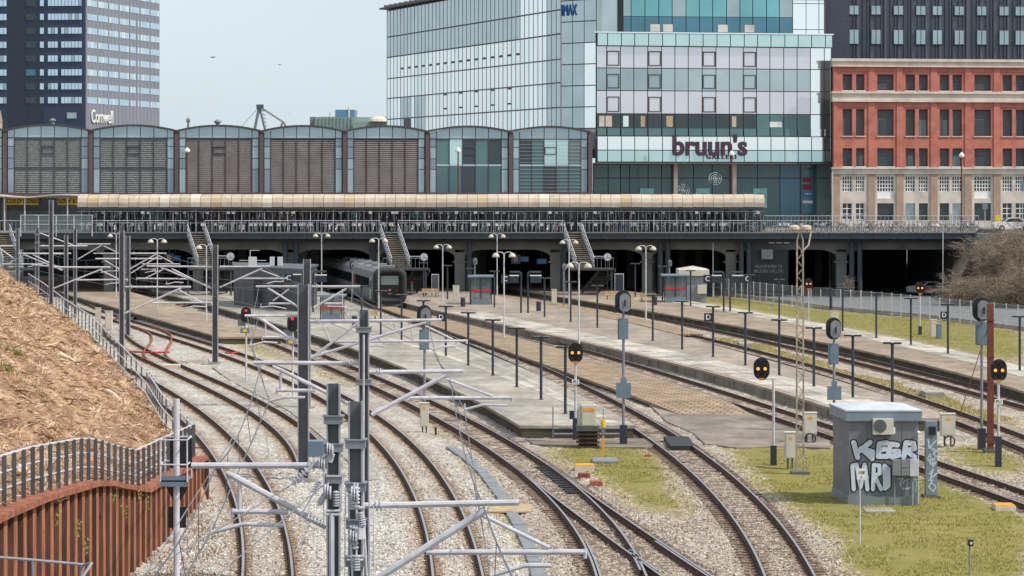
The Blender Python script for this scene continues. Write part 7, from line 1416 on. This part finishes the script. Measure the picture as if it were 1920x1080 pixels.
mat('car_teal', lin(70, 110, 118), .3); car('dark teal car glimpsed on the slope at the bridge end', (bx(1850, 284), 283.5, 5.75), R(12), 'car_teal')
struct(MB().box(XR, 120, 281, 420, DK - .6, DK).build('street', 'asphalt'), 'street running on beyond the bridge end')
def street_sign(label, x, y, D_, m_, w_, h):
    c = A(x, y, D_); t = thing('street_sign', label, 'sign', (c.x, D_, DK)); MB().cbox((c.x, D_, c.z - h / 2), w_, .05, h).build('plate', m_, t); MB().bar((c.x, D_ + .05, DK), (c.x, D_ + .05, c.z), .04, 6).build('post', 'galv', t)
street_sign('yellow square sign in front of the brick building', 1871, 409, 285, 'yellow', .5, .65); street_sign('round grey sign back in front of the glass door', 1847, 387, 292, 'blue_grey', .6, .6); street_sign('tall plate at the right edge by the white car', 1917, 350, 292, 'blue_grey', .5, 1.0)
# advertising stands on platforms
for x, yb, yt, w_, m_, lab in ((816, 556, 514, 14, 'kiosk', 'grey advertising stand right of the train'), (1161, 560, 513, 17, 'navy', 'dark advertising stand right of the right hand staircase')):
    p = G(x, yb, PZ); w2 = w_ / 2 * p.y / FPX; zt = zat(yt, p.y); t = thing('advertising_stand', lab, 'stand', tuple(p)); MB().box(p.x - w2, p.x + w2, p.y - .1, p.y + .1, PZ + .5, zt).build('frame', 'galv', t); MB().box(p.x - w2 + .06, p.x + w2 - .06, p.y - .12, p.y - .1, PZ + .57, zt - .07).build('poster', m_, t)
    for s in (-1, 1): MB().cbox((p.x + s * w2 * .85, p.y, PZ), .08, .08, .5).build('leg', 'galv_dark', t)
# persons waiting: a figure in dark clothes near the middle stairs pillar
p = G(772, 553, PZ); t = thing('platform_bollard', 'grey and red ticket post right of the train nose', 'post', tuple(p)); MB().bar((p.x, p.y, PZ), (p.x, p.y, PZ + 1.2), .12, 10).build('post', 'blue_grey', t); MB().bar((p.x, p.y, PZ + 1.2), (p.x, p.y, PZ + 1.45), .13, 10).build('cap', 'red', t)
# traffic: red rod lying across the sleepers left, pegs
tag(MB().tube([G(x, y, .2) for x, y in ((236, 659), (262, 660), (290, 661), (318, 660))], .07, 6).build('red_hose', 'red'), 'red hose lying across the crossover track', 'hose'); tag(MB().tube([G(x, y, .2) for x, y in ((422, 661), (433, 663), (446, 660))], .06, 6).build('red_hose', 'red'), 'short red hose beside the third track near the mast', 'hose')
p = G(817, 815); t = thing('timber_stub', 'short brown timber stub in grass beside the pale cabinet', 'post', tuple(p)); MB().cbox((p.x, p.y, -.05), .1, .1, .42).build('post', 'rust_dark', t); MB().cbox((p.x, p.y, .36), .24, .16, .12).build('cap', 'wood', t)
rnd = random.Random(5)
for i, (x, y) in enumerate(((1205, 852), (740, 893), (780, 1012), (1090, 1060), (700, 985))):
    p = G(x, y); tag(MB().cbox((p.x, p.y, 0), rnd.uniform(.1, .2), .2, .05).build('litter', rnd.choice(['orange', 'white_paint', 'wood'])), ['pale scrap on the grass left of the straight track', 'small scrap beside the left rail of the inner curve', 'orange scrap in pale ballast right of the nearest mast', 'pale scrap between the rails of the points', 'scrap in pale ballast close to the nearest mast'][i], 'litter')

# benches, bins and blue information screens on the platforms
for x, yb, lab in ((806, 557, 'dark bench beside the grey advertising stand'), (1150, 562, 'dark bench in front of the dark advertising stand'), (690, 602, 'dark bench on the wide grey platform below the train'), (1215, 566, 'dark bench left of the far shelter')):
    p = G(x, yb, PZ); t = thing('platform_bench', lab, 'bench', tuple(p)); MB().box(p.x - .8, p.x + .8, p.y - .2, p.y + .2, PZ + .42, PZ + .48).build('seat', 'wood', t); MB().box(p.x - .8, p.x + .8, p.y + .2, p.y + .25, PZ + .5, PZ + .85).build('backrest', 'wood', t)
    for s_ in (-.6, .6): MB().box(p.x + s_ - .04, p.x + s_ + .04, p.y - .2, p.y + .25, PZ, PZ + .42).build('leg', 'lamp_dark', t)
for x, yb, lab in ((868, 575, 'dark litter bin left of the red-striped shelter'), (1228, 572, 'dark litter bin at the corner of the far shelter'), (665, 612, 'dark litter bin on the wide grey platform'), (1010, 583, 'dark litter bin by the departure displays')):
    p = G(x, yb, PZ); t = thing('litter_bin', lab, 'bin', tuple(p)); MB().bar((p.x, p.y, PZ), (p.x, p.y, PZ + .8), .22, 10).build('bin', 'lamp_dark', t); MB().bar((p.x, p.y, PZ + .8), (p.x, p.y, PZ + .88), .25, 10).build('lid', 'blue_grey', t)
for x, y, lab in ((982, 486, 'left blue information screen glowing in the dark under the bridge'), (1016, 490, 'right blue information screen glowing in the dark under the bridge'), (329, 484, 'blue information screen under the bridge behind the far left masts'), (42, 477, 'blue information screen at the far left under the bridge')):
    p = A(x, y, 284.); t = thing('information_screen', lab, 'screen', (p.x, 284., p.z - .3)); MB().cbox((p.x, 284., p.z - .3), 1.1, .2, .6).build('case', 'navy', t); MB().cbox((p.x, 283.89, p.z - .22), .9, .01, .44).build('display', 'screen_blue', t); MB().bar((p.x, 284.05, p.z + .3), (p.x, 284.05, 5.2), .04, 6).build('hanger', 'lamp_dark', t)
